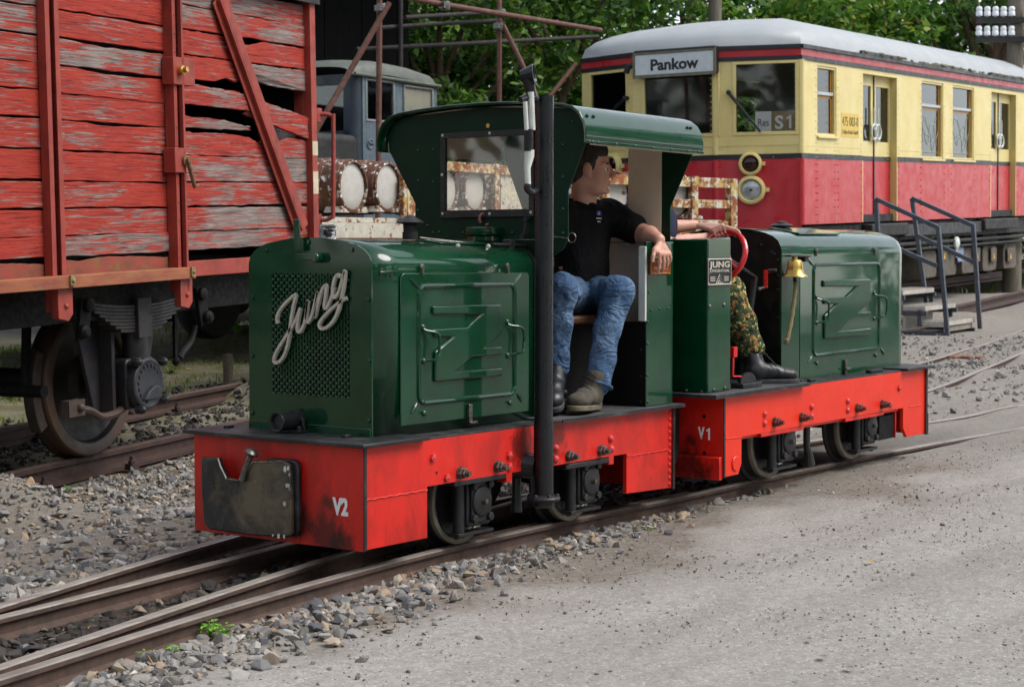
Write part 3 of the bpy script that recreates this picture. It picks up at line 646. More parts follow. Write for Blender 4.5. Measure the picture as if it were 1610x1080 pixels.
def make_door(parent, rect, y, mat):
    """pressed steel side door: border, Z pressing, corner ribs, handles, catches; rect = x0, x1, z0, z1 on the hood side"""
    x0, x1, z0, z1 = rect
    P = lambda lst, yy=None: [Vector((x0+(p[0]-.354)/.841*(x1-x0), yy if yy is not None else y-.006, z0+(p[2]-.508)/.585*(z1-z0))) for p in door_pts(lst, .106)]
    mb = MB()
    out = [(x0+.0, z0), (x1, z0), (x1, z1-.012), (x1-.012, z1), (x0+.015, z1), (x0, z1-.018)]
    mb.plate([(a, y, b) for a, b in out], (0, -.006, 0)); d = mb.build('side_door', mat, parent, bevel=.003)
    mb = MB(); mb.plate(P(ZSHAPE), (0, -.013, 0)); mb.build('pressed_panel', mat, d, bevel=.009, bseg=3)
    # raised border
    c = P([(203, 308), (720, 298), (724, 885), (210, 942)])
    xa, xb, za, zb = (c[0].x+c[3].x)/2, (c[1].x+c[2].x)/2, (c[2].z+c[3].z)/2, (c[0].z+c[1].z)/2
    loop = [(a, y-.006, b) for a, b in rrect(xa, xb, za, zb, .035, 5)]
    mb = MB(); mb.tube(loop, .010, 8, closed=True); mb.build('border_rib', mat, d)
    mb = MB()
    for a, b in (((155, 262), (205, 316)), ((755, 245), (718, 300)), ((735, 885), (760, 930)), ((165, 992), (195, 940))):
        p, q = P([a, b]); mb.tube([p, (p+q)/2+Vector((0, -.002, 0)), q], [.004, .007, .004], 6)
    mb.build('corner_rib', mat, d)
    for pts in ([(228, 530), (232, 548), (270, 560), (281, 600), (274, 690), (262, 702), (232, 712)], [(682, 503), (686, 520), (724, 530), (737, 570), (731, 655), (720, 665), (684, 682)]):
        q = P(pts); off = [0, -.012, -.034, -.036, -.036, -.034, 0]
        q = [p+Vector((0, o, 0)) for p, o in zip(q, off)]
        mb = MB(); mb.tube(spline(q, 3), .006, 8)
        for e in (q[0], q[-1]): mb.dome(e, (0, -1, 0), .013, .01)
        mb.build('handle', mat, d)
    for q in ((222, 205), (682, 200)):
        p = P([q])[0]; mb = MB(); mb.lathe(p, (0, -1, 0), [(.013, 0), (.012, .006), (.006, .009)], 10); mb.bar(p+Vector((0, -.006, -.006)), p+Vector((0, -.006, -.03)), .009, .006, (0, 1, 0)); mb.build('catch', BRIGHT, d)
    for q in ((235, 992), (697, 935)):
        p = P([q])[0]; mb = MB(); mb.dome(p, (0, -1, 0), .012, .009); mb.bar(p+Vector((-.02, -.008, .003)), p+Vector((.02, -.008, -.003)), .008, .006, (0, 1, 0)); mb.build('turn_button', mat, d)
    return d
def bolts(parent, fr, plane, pts, kind, mat, sx=1.):
    for q in pts:
        p = Vector(fr.at(*q, 'y', plane)); mb = MB()
        if kind == 'dome': mb.dome(p, (0, -1, 0), .013*sx, .011*sx, 10)
        elif kind == 'hex': mb.hexb(p, (0, -1, 0), .017*sx, .012*sx); mb.dome(p+Vector((0, -.010*sx, 0)), (0, -1, 0), .009*sx, .005)
        elif kind == 'stud':
            mb.lathe(p, (0, -1, 0), [(.026, -.002), (.026, .003)], 14); mb.hexb(p+Vector((0, -.003, 0)), (0, -1, 0), .023, .016)
            mb.hexb(p+Vector((.002, -.018, 0)), (0, -1, 0), .021, .014); mb.cyl(p+Vector((0, -.03, 0)), p+Vector((0, -.052, 0)), .011, .0105, 10)
        mb.build({'dome': 'rivet', 'hex': 'bolt', 'stud': 'stud_nut'}[kind], mat, parent)

def wheelset(parent, xa, R, y0, y1, tread=TREAD):
    for yy, sgn in ((y0, 1), (y1, -1)):
        mb = MB()
        prof = [(R*.2, -.004), (R*.3, -.008), (R*.72, .008), (R*.80, .004), (R*.83, -.002), (R*.995, -.004), (R, .0), (R, .045), (R+.004, .055), (R+.02, .062), (R+.022, .070), (R+.012, .078), (R*.5, .078)]
        mb.lathe((xa, yy, R), (0, sgn, 0), prof, 40); w = mb.build('wheel', IRON, parent, smooth=40)
        mb = MB(); mb.lathe((xa, yy, R), (0, sgn, 0), [(R*.86, -.005), (R*.88, -.009), (R*.985, -.009), (R*1.001, -.004), (R*1.002, .012)], 40, caps=False); mb.build('tyre', tread, w)
        mb = MB(); mb.lathe((xa, yy, R), (0, sgn, 0), [(R*.28, -.02), (R*.26, -.03)], 16); mb.build('hub', IRON, w)
    mb = MB(); mb.cyl((xa, y0, R), (xa, y1, R), .035); mb.build('axle', SOOT, parent)
def axlebox(parent, xc, zc, y, w=.155, h=.20, mat=IRON, side=-1):
    """cast axle box with cover plate, guide column and keeper bar, facing side"""
    s = side; e = Vector((0, s, 0))
    mb = MB(); mb.plate([(xc-w/2+a, y, zc+b) for a, b in rrect(0, w, -h/2, h/2, .018, 3)], e*.05); mb.box(xc-w*.45, xc+w*.45, min(y, y-s*.12), max(y, y-s*.12), zc-h*.45, zc+h*.45)
    a = mb.build('axle_box', mat, parent, bevel=.006)
    p = Vector((xc, y, zc))+e*.05
    mb = MB(); mb.plate([p+Vector((u, 0, v)) for u, v in rrect(-w*.40, w*.42, -h*.42, h*.42, .03, 4)], e*.012)
    mb.lathe(p+e*.012, e, [(.062, -.002), (.062, .006), (.055, .010)], 24); c = mb.build('cover', mat, a, bevel=.004)
    mb = MB(); mb.lathe(p+e*.02, e, [(.012, 0), (.010, .02), (.005, .022)], 10); mb.build('grease_nipple', BRIGHT, a)
    for u, v in ((-1, 1), (1, 1), (-1, -1), (1, -1)):
        mb = MB(); mb.hexb(p+Vector((u*w*.33, 0, v*h*.33))+e*.01, e, .018, .016); mb.build('cover_bolt', mat, a)
    mb = MB(); mb.cyl((xc-w*.62, y+s*.02, zc-h*.62), (xc-w*.62, y+s*.02, zc+h*.7), .024, n=14); mb.build('guide_column', mat, a)
    mb = MB(); mb.box(xc-w*.85, xc+w*.62, y+s*.02-.03, y+s*.02+.03, zc-h*.66, zc-h*.60)
    for u in (-.7, .5): mb.hexb((xc+w*u, y+s*.02, zc-h*.66), (0, 0, -1), .012, .012)
    mb.build('keeper_bar', IRON, a, bevel=.003)
    return a

# ---------------------------------------------------------------- V2
v2 = thing('small_locomotive', 'small green locomotive with roofed cab, red frame lettered V2 and script nameplate', 'locomotive', frame=W0, group='narrow gauge locomotives')
WD, LN, ZB, ZT, ZM = .867, 2.183, .087, .464, .283
side = [(0.014, ZB), (.375, ZB), (.375, ZM), (1.785, ZM), (1.785, .105), (LN-.012, .092), (LN-.012, ZT), (0.014, ZT)]
for y0, th in ((0, .02), (WD-.02, .02)):
    mb = MB(); mb.plate([(a, y0, b) for a, b in side], (0, th, 0)); mb.build('side_frame', REDP, v2, bevel=.002)
mb = MB(); mb.box(0, .014, -.004, WD+.004, ZB-.004, ZT); bf = mb.build('buffer_beam', REDP, v2, bevel=.002)
mb = MB(); mb.box(-.0005, .0145, -.0095, -.0045, ZB-.002, ZT-.002); mb.build('black_edge', BLACK, bf)
mb = MB(); mb.box(LN-.012, LN, -.004, WD+.004, .088, ZT); br = mb.build('rear_beam', REDP, v2, bevel=.002)
mb = MB(); mb.box(LN-.013, LN+.004, -.010, -.0045, .086, ZT-.002); mb.build('black_edge', BLACK, br)
mb = MB()
for i in range(12): mb.dome((LN-.03, -.001, .11+i*.03), (0, -1, 0), .009+.005*random.random(), .006, 7)
mb.build('weld_bead', REDP, br)
for xa, xb in ((.016, .373), (1.79, LN-.03)):
    mb = MB(); n = 22; mb.tube([(xa+(xb-xa)*i/n, -.001, ZM-.012+.002*math.sin(i*1.7)) for i in range(n+1)], [.0035+.0015*math.sin(i*2.3) for i in range(n+1)], 6); mb.build('weld_bead', REDP, v2)
text_mesh('number_lettering', 'V2', WHITEP, bf, W0.at(535, 795.5, 'x', -.003), (0, -1, 0), (0, 0, 1), .062, .076, .0012, bold=.045)
# deck plates
mb = MB(); mb.box(-.035, .352, -.035, WD+.035, ZT+.001, ZT+.016); mb.build('front_deck_plate', BLACK, v2, bevel=.003)
mb = MB(); mb.box(.353, 1.215, .0, WD, ZT-.004, ZT+.006); mb.build('middle_deck_plate', BLACK, v2, bevel=.002)
mb = MB(); mb.plate([(1.19, .0, ZT+.003), (1.225, -.035, ZT+.003), (LN+.04, -.035, ZT+.003), (LN+.04, WD+.035, ZT+.003), (1.19, WD, ZT+.003)], (0, 0, .014)); dk = mb.build('rear_deck_plate', DECKTOP, v2, bevel=.003)
mb = MB(); mb.box(1.226, LN+.043, -.0395, -.0355, ZT+.001, ZT+.016); mb.box(LN+.0405, LN+.044, -.035, WD+.03, ZT+.001, ZT+.016); mb.build('black_edge', BLACK, dk)
mb = MB(); mb.box(.02, LN-.02, .03, WD-.03, .30, ZT-.006); mb.build('inner_frame', SOOT, v2)
# bolts of the side frame
Z6 = lambda zx, zy: (640+zx/3.4255, 600+zy/3.4255)
bolts(v2, W0, 0., [Z6(137, 410), Z6(212, 517), Z6(548, 395), Z6(548, 457)], 'hex', REDBOLT, .95)
bolts(v2, W0, 0., [Z6(800, 357), Z6(800, 417), Z6(1095, 307), Z6(1098, 362)], 'dome', REDBOLT, 1.35)
bolts(v2, W0, 0., [Z6(285, 492), Z6(485, 458), Z6(870, 400), Z6(1040, 370)], 'stud', BRIGHT)
mb = MB(); p = Vector(W0.at(*Z6(160, 490), 'y', -.001)); mb.lathe(p, (0, -1, 0), [(.006, 0), (.0055, .0008)], 8); mb.build('hole', SOOT, v2)
for za, zb in ((Z6(225, 548), Z6(505, 512)), (Z6(825, 458), Z6(1060, 420))):
    a, b = Vector(W0.at(*za, 'y', .03)), Vector(W0.at(*zb, 'y', .03)); b.z = a.z; mb = MB(); mb.bar(a, b, .06, .022); mb.build('spring_plank', IRON, v2, bevel=.003)
for q in (Z6(530, 512), Z6(1080, 420)):
    p = Vector(W0.at(*q, 'y', .02)); mb = MB(); mb.box(p.x-.02, p.x+.02, 0.0, .05, p.z-.02, p.z+.02); mb.build('stop_block', REDP, v2, bevel=.003)
for xa in (.755, 1.545): 
    wheelset(v2, xa, .185, .145, WD-.145)
    axlebox(v2, xa+.012, .182, .10, side=-1); axlebox(v2, xa+.012, .182, WD-.10, side=1)
mb = MB(); p = Vector(W0.at(812, 770, 'y', .06)); mb.tube([p+Vector((0, 0, .10)), p, p+Vector((.0, 0, -.09))], [.018, .019, .024], 10); mb.build('sand_pipe', IRON, v2)
# exhaust stack in front of the frame
sb, st = Vector(W0.at(854.5, 782, 'y', -.07)), Vector(W0.at(848.5, 150, 'y', -.07)); st.x = sb.x; 
mb = MB(); mb.lathe(sb, (0, 0, 1), [(.041, .0), (.041, .3), (.038, .32), (.038, st.z-sb.z), (.033, st.z-sb.z), (.033, st.z-sb.z-.05)], 24); stack = mb.build('exhaust_stack', BLACKGL, v2, smooth=50)
mb = MB(); mb.lathe(sb, (0, 0, 1), [(.066, -.012), (.07, -.002), (.066, .006), (.045, .012)], 24)
for i in range(6): mb.hexb(sb+Vector((.056*math.cos(i*1.047), .056*math.sin(i*1.047), .004)), (0, 0, 1), .009, .012)
mb.lathe(sb, (0, 0, -1), [(.045, .01), (.046, .035), (.03, .04)], 18); mb.build('flange', IRON, stack)
mb = MB(); q = Vector((sb.x, sb.y, .30)); mb.tube([q+Vector((0, .03, 0)), q+Vector((-.02, .12, .005)), q+Vector((-.09, .18, 0)), q+Vector((-.12, .30, 0))], [.05, .058, .055, .05], 14); mb.build('elbow', BLACKGL, stack)
# pale steel pipes and small elbow beside the stack
def sx_(px, py, y=-.085): return Vector(W0.at(px, py, 'y', y))
mb = MB(); a, b = sx_(834.5, 145), sx_(837, 205); mb.cyl(a, b, .0125, .0125, 10); a, b = sx_(825.5, 160), sx_(828, 205); mb.cyl(a, b, .009, .009, 10)
mb.build('pale_pipe', CREAMW, stack)
mb = MB(); a, b = sx_(826, 239), sx_(834, 239); c, d = sx_(829, 265), sx_(830, 290); mb.tube([sx_(832, 236), sx_(832, 246), c, d], [.021, .020, .013, .012], 12); mb.build('whistle_cone', CREAMW, stack)
mb = MB(); mb.tube([sx_(831, 204), sx_(831, 238)], [.018, .019], 12); mb.build('clamp_band', BLACKGL, stack)
mb = MB(); mb.tube(spline([sx_(829.5, 290), sx_(829.5, 298), sx_(836, 302), sx_(844, 300, -.07)], 4), .014, 10); mb.build('small_elbow', BLACKGL, stack)
# horn
mb = MB(); p = sx_(836, 150, -.07); q = sx_(830, 128, -.07); r = sx_(838, 118, -.08)
mb.tube([p+Vector((0, 0, -.01)), p, q, q+Vector((.005, -.005, .03))], [.022, .020, .024, .026], 12)
mb.tube([sx_(818, 157, -.07), sx_(832, 153, -.07), sx_(842, 156, -.07)], [.012, .016, .018], 10)
hd = Vector((.35, -.75, .12)).normalized(); mb.lathe(q+Vector((0, .01, .022)), hd, [(.024, -.02), (.030, .0), (.037, .02), (.042, .035), (.038, .036), (.028, .018), (.008, .012)], 18); mb.build('horn', BLACKGL, stack)

# ---- hood
prof = hood_profile(.006); n = len(prof)
mb = MB(); A = [(.19, y, z) for y, z in prof]; B = [(1.235, y, z) for y, z in prof]
mb.shell([[(x, y, z) for y, z in prof] for x in (.196, .35, .6, .9, 1.235)])
hood = mb.build('hood', GREEN, v2, smooth=50)
so = hood.modifiers.new('thick', 'SOLIDIFY'); so.thickness = .004; so.offset = 1 if False else -1
# front panel with the slotted grille standing in it
pf = hood_profile(0.); gy0, gy1, gz0, gz1 = .222, .628, .622, 1.092
def ring_panel(mb, outline, hy0, hy1, hz0, hz1, x0, x1):
    """flat panel (y,z) outline with one rectangular hole: four butted pieces. outline runs left-bottom, up, over, down to right-bottom"""
    L = [p for p in outline if p[0] >= hy1-1e-9]; Rr = [p for p in outline if p[0] <= hy0+1e-9]; T = [p for p in outline if hy0 < p[0] < hy1 and p[1] > (hz0+hz1)/2]
    zb = min(p[1] for p in outline)
    def top_at(y):
        tops = sorted([p for p in outline if p[1] > (hz0+hz1)/2], key=lambda p: p[0]); return float(np.interp(y, [p[0] for p in tops], [p[1] for p in tops]))
    def P(poly): mb.plate([(x0, y, z) for y, z in poly], (x1-x0, 0, 0))
    P(L + [(hy1, top_at(hy1)), (hy1, zb)] if (hy1, zb) not in L else L)
    P([(hy0, zb), (hy0, top_at(hy0))] + Rr)
    P([(hy1, hz1), (hy1, top_at(hy1))] + T + [(hy0, top_at(hy0)), (hy0, hz1)])
    P([(hy1, zb), (hy1, hz0), (hy0, hz0), (hy0, zb)])
mb = MB(); ring_panel(mb, pf, gy0, gy1, gz0, gz1, .186, .194); fp = mb.build('hood_front', GREEN, v2, smooth=20)
ncol, nrow = 27, 18; cw = (gy1-gy0)/ncol; rh = (gz1-gz0)/nrow
mb = MB(); lip = MB()
for i in range(ncol+1): 
    yy = gy0+i*cw; mb.box(.187, .1925, yy-cw*.22, yy+cw*.22, gz0, gz1)
for i in range(ncol):
    y0, y1 = gy0+i*cw+cw*.22, gy0+(i+1)*cw-cw*.22
    for j in range(nrow+1):
        zc = gz0+(j+(.5 if i % 2 else 0.))*rh
        if zc > gz1+rh*.2: continue
        za, zb = max(gz0, zc-rh*.20), min(gz1, zc+rh*.20)
        mb.box(.1872, .1923, y0, y1, za, zb)
        if zb < gz1-.004: lip.add([(.187, y0, zb), (.187, y1, zb), (.1825, y1, zb-.006), (.1825, y0, zb-.006), (.187, y0, zb-.009), (.187, y1, zb-.009)], [(0, 1, 2, 3), (3, 2, 5, 4), (0, 3, 4), (1, 5, 2)])
gr = mb.build('grille', GREEN, fp, smooth=0); gr['kind'] = 'stuff'
lo = lip.build('grille_lip', GREEN, fp, smooth=0); lo['kind'] = 'stuff'
mb = MB(); mb.box(.215, .235, gy0-.03, gy1+.03, gz0-.03, gz1+.03); mb.build('radiator_core', SOOT, fp)
mb = MB(); mb.box(.178, .186, .118, .748, .472, .512); mb.build('bottom_flange', GREEN, fp, bevel=.002)
for q in ((419, 394), (485, 381), (553, 393), (397, 468), (397, 559), (397, 649), (579, 471), (580, 567), (580, 661)):
    p = W0.at(*q, 'x', .186); mb = MB(); mb.hexb(p, (-1, 0, 0), .0095, .008); mb.build('bolt', GREEN, fp)
# script lettering
Z3 = lambda zx, zy: W0.at(290+zx/3.6, 340+zy/3.6, 'x', .176)
JU = [(535, 608), (530, 575), (545, 535), (580, 490), (635, 445), (622, 510), (608, 600), (596, 700), (575, 775), (545, 822), (516, 826), (515, 795), (545, 735), (590, 665), (635, 590), (662, 520)]
UN = [(662, 520), (650, 590), (645, 640), (662, 652), (690, 590), (706, 475), (698, 570), (706, 600), (728, 560), (762, 430), (752, 500), (743, 572), (762, 500), (785, 420), (808, 392), (806, 450), (798, 510), (812, 518), (838, 460), (855, 400)]
GG = [(893, 345), (870, 335), (852, 375), (846, 430), (856, 460), (882, 425), (915, 310), (907, 400), (890, 490), (862, 570), (825, 620), (785, 636), (770, 612), (795, 570), (850, 515), (895, 480), (926, 462)]
mb = MB()
for k, path in enumerate((JU, UN, GG)):
    pts = spline([Z3(*q) for q in path], 6); pts = [p+np.array([-.0006*k, 0, 0]) for p in pts]; mb.ribbon(pts, .0165, (-1, 0, 0), .010)
mb.build('script_nameplate', ALU, fp, smooth=30)
mb = MB()
for q in (UN[3], JU[6], GG[13]): p = Vector(Z3(*q)); mb.cyl(p, p+Vector((.012, 0, 0)), .006, n=8)
mb.build('nameplate_peg', ALU, fp)
# lever
lv = [W0.at(q[0], q[1], 'x', .160) for q in ((466.5, 345), (468, 395), (470, 404))]
mb = MB(); mb.bar(lv[0], lv[1], .030, .010, (1, 0, 0)); mb.bar(Vector(lv[2])+Vector((0, .012, 0)), W0.at(497, 404.5, 'x', .160), .014, .024, (0, 0, 1))
p = Vector(W0.at(494, 405.5, 'x', .15)); mb.lathe(p, (1, 0, 0), [(.016, -.004), (.02, .0), (.02, .036)], 14); mb.build('latch_lever', GREEN, fp, bevel=.003)
# front tube horn on the deck
tl = W0.at(463, 661, 'z', ZT+.06); ty = tl[1]
mb = MB(); c = Vector((tl[0]-.10, ty, ZT+.062)); mb.lathe(c, (1, 0, 0), [(.026, .012), (.030, .0), (.037, -.002), (.039, .004), (.037, .012), (.035, .17), (.038, .175), (.042, .185), (.042, .20), (.02, .205)], 20); th = mb.build('signal_tube', BLACK, v2, smooth=50)
mb = MB(); mb.box(c.x+.06, c.x+.15, ty-.06, ty+.06, ZT+.017, ZT+.027)
for u, w_ in ((.072, -.05), (.138, -.05), (.072, .05), (.138, .05)): mb.hexb((c.x+u, ty+w_, ZT+.026), (0, 0, 1), .010, .018)
mb.build('bracket', IRON, th, bevel=.002)
mb = MB(); mb.tube([(c.x+.105, ty-.045, ZT+.027), (c.x+.105, ty-.04, ZT+.062), (c.x+.105, ty, ZT+.102), (c.x+.105, ty+.04, ZT+.062), (c.x+.105, ty+.045, ZT+.027)], .007, 8); mb.build('strap', IRON, th)
for q in ((558, 679), (403, 667), (545, 687), (360, 672)): p = W0.at(*q, 'z', ZT+.017); mb = MB(); mb.box(p[0]-.018, p[0]+.018, p[1]-.012, p[1]+.012, ZT+.016, ZT+.026); mb.build('deck_clip', BLACK, v2, bevel=.002)
make_door(hood, (.354, 1.195, .508, 1.093), .1185, GREEN)
mb = MB(); p = W0.at(611, 430, 'y', .112); mb.bar((p[0]-.05, .114, p[2]+.002), (p[0]+.055, .114, p[2]+.006), .008, .012, (0, 0, 1)); mb.build('stiffener', GREEN, hood, bevel=.003)
mb = MB(); p = W0.at(740, 655, 'y', .10); mb.box(p[0]-.012, p[0]+.012, .098, .112, p[2]-.02, p[2]+.05); mb.box(p[0]-.02, p[0]+.03, .085, .10, p[2]-.028, p[2]-.018); mb.build('toggle_latch', BRIGHT, hood, bevel=.002)
# on top of the hood
def ztop(y): return float(np.interp(y, [q[0] for q in sorted(prof[1:-1])], [q[1] for q in sorted(prof[1:-1])]))
p = W0.at(645, 371, 'y', .40); y_ = .40; b = Vector((p[0], y_, ztop(y_)+.004))
mb = MB(); mb.lathe(b, (0, 0, 1), [(.032, 0), (.032, .03), (.028, .032), (.030, .07), (.03, .075)], 16); v = mb.build('breather_pipe', RUBBER, hood, smooth=40)
mb = MB(); mb.lathe(b+Vector((0, 0, .066)), (0, 0, 1), [(.03, -.004), (.055, .0), (.056, .004), (.040, .016), (.026, .022), (.02, .030), (.008, .032)], 20); mb.build('mushroom_cap', IRON, v, smooth=50)
p = W0.at(763, 375, 'y', .42); b = Vector((p[0], .42, ztop(.42)+.002))
mb = MB(); mb.lathe(b, (0, 0, 1), [(.082, 0), (.082, .018), (.076, .02), (.078, .022)], 24); cp = mb.build('tank_neck', GREEN, hood)
mb = MB(); mb.lathe(b+Vector((0, 0, .022)), (0, 0, 1), [(.086, 0), (.088, .004), (.088, .032), (.082, .038), (.02, .041)], 28); mb.build('tank_cap', GREEN, cp, smooth=40)
mb = MB(); u_ = Vector((.6, -.8, 0)); 
mb.tube([b+Vector((0, 0, .095))+Vector((.55, -.83, 0))*(.026*math.sin(a))+Vector((0, 0, 1))*(.026*-math.cos(a)) for a in np.linspace(.0, 5.4, 18)], .006, 8); mb.build('lifting_ring', surf('pinkish_rust', S(176, 120, 106), S(120, 66, 50), rough=.6, scale=50), cp)
mb = MB(); a0 = W0.at(660, 374, 'y', .36); a1 = W0.at(745, 378, 'y', .38)
mb.tube(spline([(a0[0], .36, ztop(.36)+.012), ((a0[0]+a1[0])/2, .26, ztop(.26)+.006), (a1[0], .38, ztop(.38)+.010)], 6), .004, 6); mb.build('cap_chain', BRIGHT, hood)
mb = MB(); c0 = W0.at(712, 381, 'y', .30)
mb.plate([(c0[0]-.16, .24, ztop(.24)+.001), (c0[0]+.16, .24, ztop(.24)+.001), (c0[0]+.16, .34, ztop(.34)+.001), (c0[0]-.16, .34, ztop(.34)+.001)], (0, 0, .008)); mb.build('hatch_plate', GREEN, hood, bevel=.003)
for q in ((800, 390),):
    p = W0.at(*q, 'x', 1.20); mb = MB(); p = Vector(p); mb.bar(p+Vector((-.12, 0, .015)), p+Vector((.14, -.02, .012)), .02, .012); mb.box(p.x-.02, p.x+.02, p.y-.02, p.y+.02, p.z-.01, p.z+.035); mb.build('hinge_bar', BLACK, hood, bevel=.003)
for q in ((720, 388), (768, 386)):
    p = W0.at(*q, 'y', .22); mb = MB(); mb.dome((p[0], .22, ztop(.22)), (0, -.3, 1), .010, .009); mb.build('bolt', ALU, hood)

# ---- coupling on the buffer beam
XC_ = -.05
Z4 = lambda zx, zy: (290+zx/3.6, 600+zy/3.6)
cpl = [(92, 425), (190, 433), (205, 480), (238, 548), (300, 556), (335, 548), (352, 520), (385, 455), (560, 450), (592, 470), (600, 600), (602, 860), (580, 882), (360, 868), (140, 835), (108, 800), (95, 620)]
pts = [Vector(W0.at(*Z4(*q), 'x', XC_)) for q in cpl]
mb = MB(); mb.plate(pts, (.022, 0, 0)); cp_ = mb.build('coupling_plate', surf('worn_greasy_coupling', S(34, 36, 40), S(24, 25, 28), rough=.42, scale=7, dirt=S(112, 100, 78), dirt_amt=.85, dscale=3.4, dband=(.46, .62), chips=S(196, 194, 188), cband=(.70, .72), cscale=20, bump=.2, bscale=60), v2, bevel=.006)
ys = [p.y for p in pts]; zs = [p.z for p in pts]; yr, yl = min(ys), max(ys)
mb = MB(); mb.plate([(XC_+.024, yr-.014+a, b) for a, b in rrect(0, .17, min(zs)+.01, max(zs)+.004, .03, 4)], (.024, 0, 0)); mb.build('coupling_pocket', BLACK, cp_, bevel=.006)
mb = MB(); mb.box(XC_+.026, -.001, yr+.16, yl-.02, min(zs)+.03, min(zs)+.15); mb.build('coupling_shank', BLACK, cp_, bevel=.006)
pin0, pin1 = Vector(W0.at(*Z4(325, 545), 'x', XC_-.012)), Vector(W0.at(*Z4(378, 405), 'x', XC_-.0))
mb = MB(); mb.tube([pin0+Vector((0, 0, -.01)), pin0*.7+pin1*.3, pin1], [.013, .012, .011], 12); d_ = (pin1-pin0).normalized(); mb.lathe(pin1, d_, [(.014, -.01), (.027, -.002), (.028, .004), (.018, .014), (.006, .017)], 16); mb.build('coupling_pin', BRIGHT, cp_, smooth=40)
edge = [pts[i]+Vector((-.001, 0, 0)) for i in range(1, 9)]
mb = MB(); mb.tube(edge, .004, 6); mb.build('worn_edge', STEEL, cp_)
rsc = np.random.default_rng(3)
for k in range(11):
    c_ = Vector((XC_-.0012, yr+abs(rsc.normal(0, .012))+.002, max(zs)-.012-.16*rsc.random()**1.6)) if k < 8 else Vector((XC_-.0012, yr+.02+.10*rsc.random(), min(zs)+.012))
    m_ = rsc.uniform(.004, .011); mb = MB(); mb.plate([c_+Vector((0, m_*math.cos(t)*rsc.uniform(.5, 1.1), 1.5*m_*math.sin(t)*rsc.uniform(.5, 1.1))) for t in np.linspace(0, 5.6, 7)], (-.0008, 0, 0)); mb.build('bare_chip', CREAMW, cp_, smooth=0)
# rear coupling box between the locomotives
mb = MB(); mb.plate([(LN+.002, .18+a, b) for a, b in rrect(0, .47, .13, .42, .03, 4)], (.14, 0, 0)); mb.build('rear_coupling', BLACK, v2, bevel=.006)

# ---- cab
XF, XR = 1.30, 2.18
cabL = [(.815, 1.165), (.815, 1.394), (.965, 1.632), (.972, 1.70), (.94, 1.752), (.88, 1.779), (.433, 1.803)]
cabR = [(-.012, 1.778), (-.072, 1.752), (-.105, 1.70), (-.098, 1.632), (-.011, 1.434), (-.012, 1.235), (.012, 1.19), (.06, 1.165)]
wy0, wy1, wz0, wz1 = .172, .650, 1.345, 1.688
def cab_wall(x0, x1, outline, w, mat, name):
    a, b, c, d = w; mb = MB()
    L = [p for p in outline if p[0] >= b]; Rr = [p for p in outline if p[0] <= a]; tops = sorted([p for p in outline if p[1] > 1.5], key=lambda p: p[0])
    tz = lambda y: float(np.interp(y, [p[0] for p in tops], [p[1] for p in tops])); zb = outline[0][1]
    T = [p for p in outline if a < p[0] < b and p[1] > 1.5]
    for poly in ([*L, (b, tz(b)), (b, zb)], [(a, zb), (a, tz(a)), *Rr], [(b, d), (b, tz(b)), *T, (a, tz(a)), (a, d)], [(b, zb), (b, c), (a, c), (a, zb)]):
        mb.plate([(x0, y, z) for y, z in poly], (x1-x0, 0, 0))
    return mb.build(name, mat, v2, smooth=20)
cf = cab_wall(XF, XF+.006, cabL+cabR, (wy0+.012, wy1-.012, wz0+.012, wz1-.012), GREEN_DARK, 'cab_front')
mb = MB(); fw_ = .030
for b in ((wy0-fw_*.5, wy1+fw_*.5, wz0-fw_*.6, wz0+fw_*.5), (wy0-fw_*.5, wy1+fw_*.5, wz1-fw_*.5, wz1+fw_*.4), (wy0-fw_*.5, wy0+fw_*.4, wz0+fw_*.5, wz1-fw_*.5), (wy1-fw_*.4, wy1+fw_*.5, wz0+fw_*.5, wz1-fw_*.5)):
    mb.box(XF-.012, XF-.001, *b)
wf = mb.build('window_frame', BLACKGL, cf, bevel=.002)
mb = MB(); mb.box(XF-.004, XF-.0015, wy0, wy1, wz0, wz1); mb.build('pane', CLEAR, cf)
for y, z in ((wy0, wz0), (wy1, wz0), (wy0, wz1), (wy1, wz1), ((wy0+wy1)/2-.02, wz0-.004), ((wy0+wy1)/2-.02, wz1), (wy1+.003, (wz0+wz1)/2)):
    mb = MB(); mb.dome((XF-.012, y, z), (-1, 0, 0), .0075, .005); mb.build('screw', ALU, wf)
Z7 = lambda zx, zy: (590+zx/3.375, 80+zy/3.375)
for q in ((227, 530), (307, 525), (228, 690), (307, 697), (226, 847), (996, 500), (997, 670), (996, 840), (307, 965), (340, 962), (467, 966), (727, 966), (997, 968), (278, 928), (1050, 375)):
    p = W0.at(*Z7(*q), 'x', XF); mb = MB(); mb.dome(p, (-1, 0, 0), .0075, .006); mb.build('rivet', GREEN, cf)
mb = MB(); p = W0.at(*Z7(600, 398), 'x', XF-.001); mb.lathe(p, (-1, 0, 0), [(.011, 0), (.010, .004)], 12); mb.build('plug', BRASS, cf)
mb = MB(); mb.box(XF-.004, XF-.001, .02, .81, 1.228, 1.232); mb.build('seam_strip', GREEN, cf)
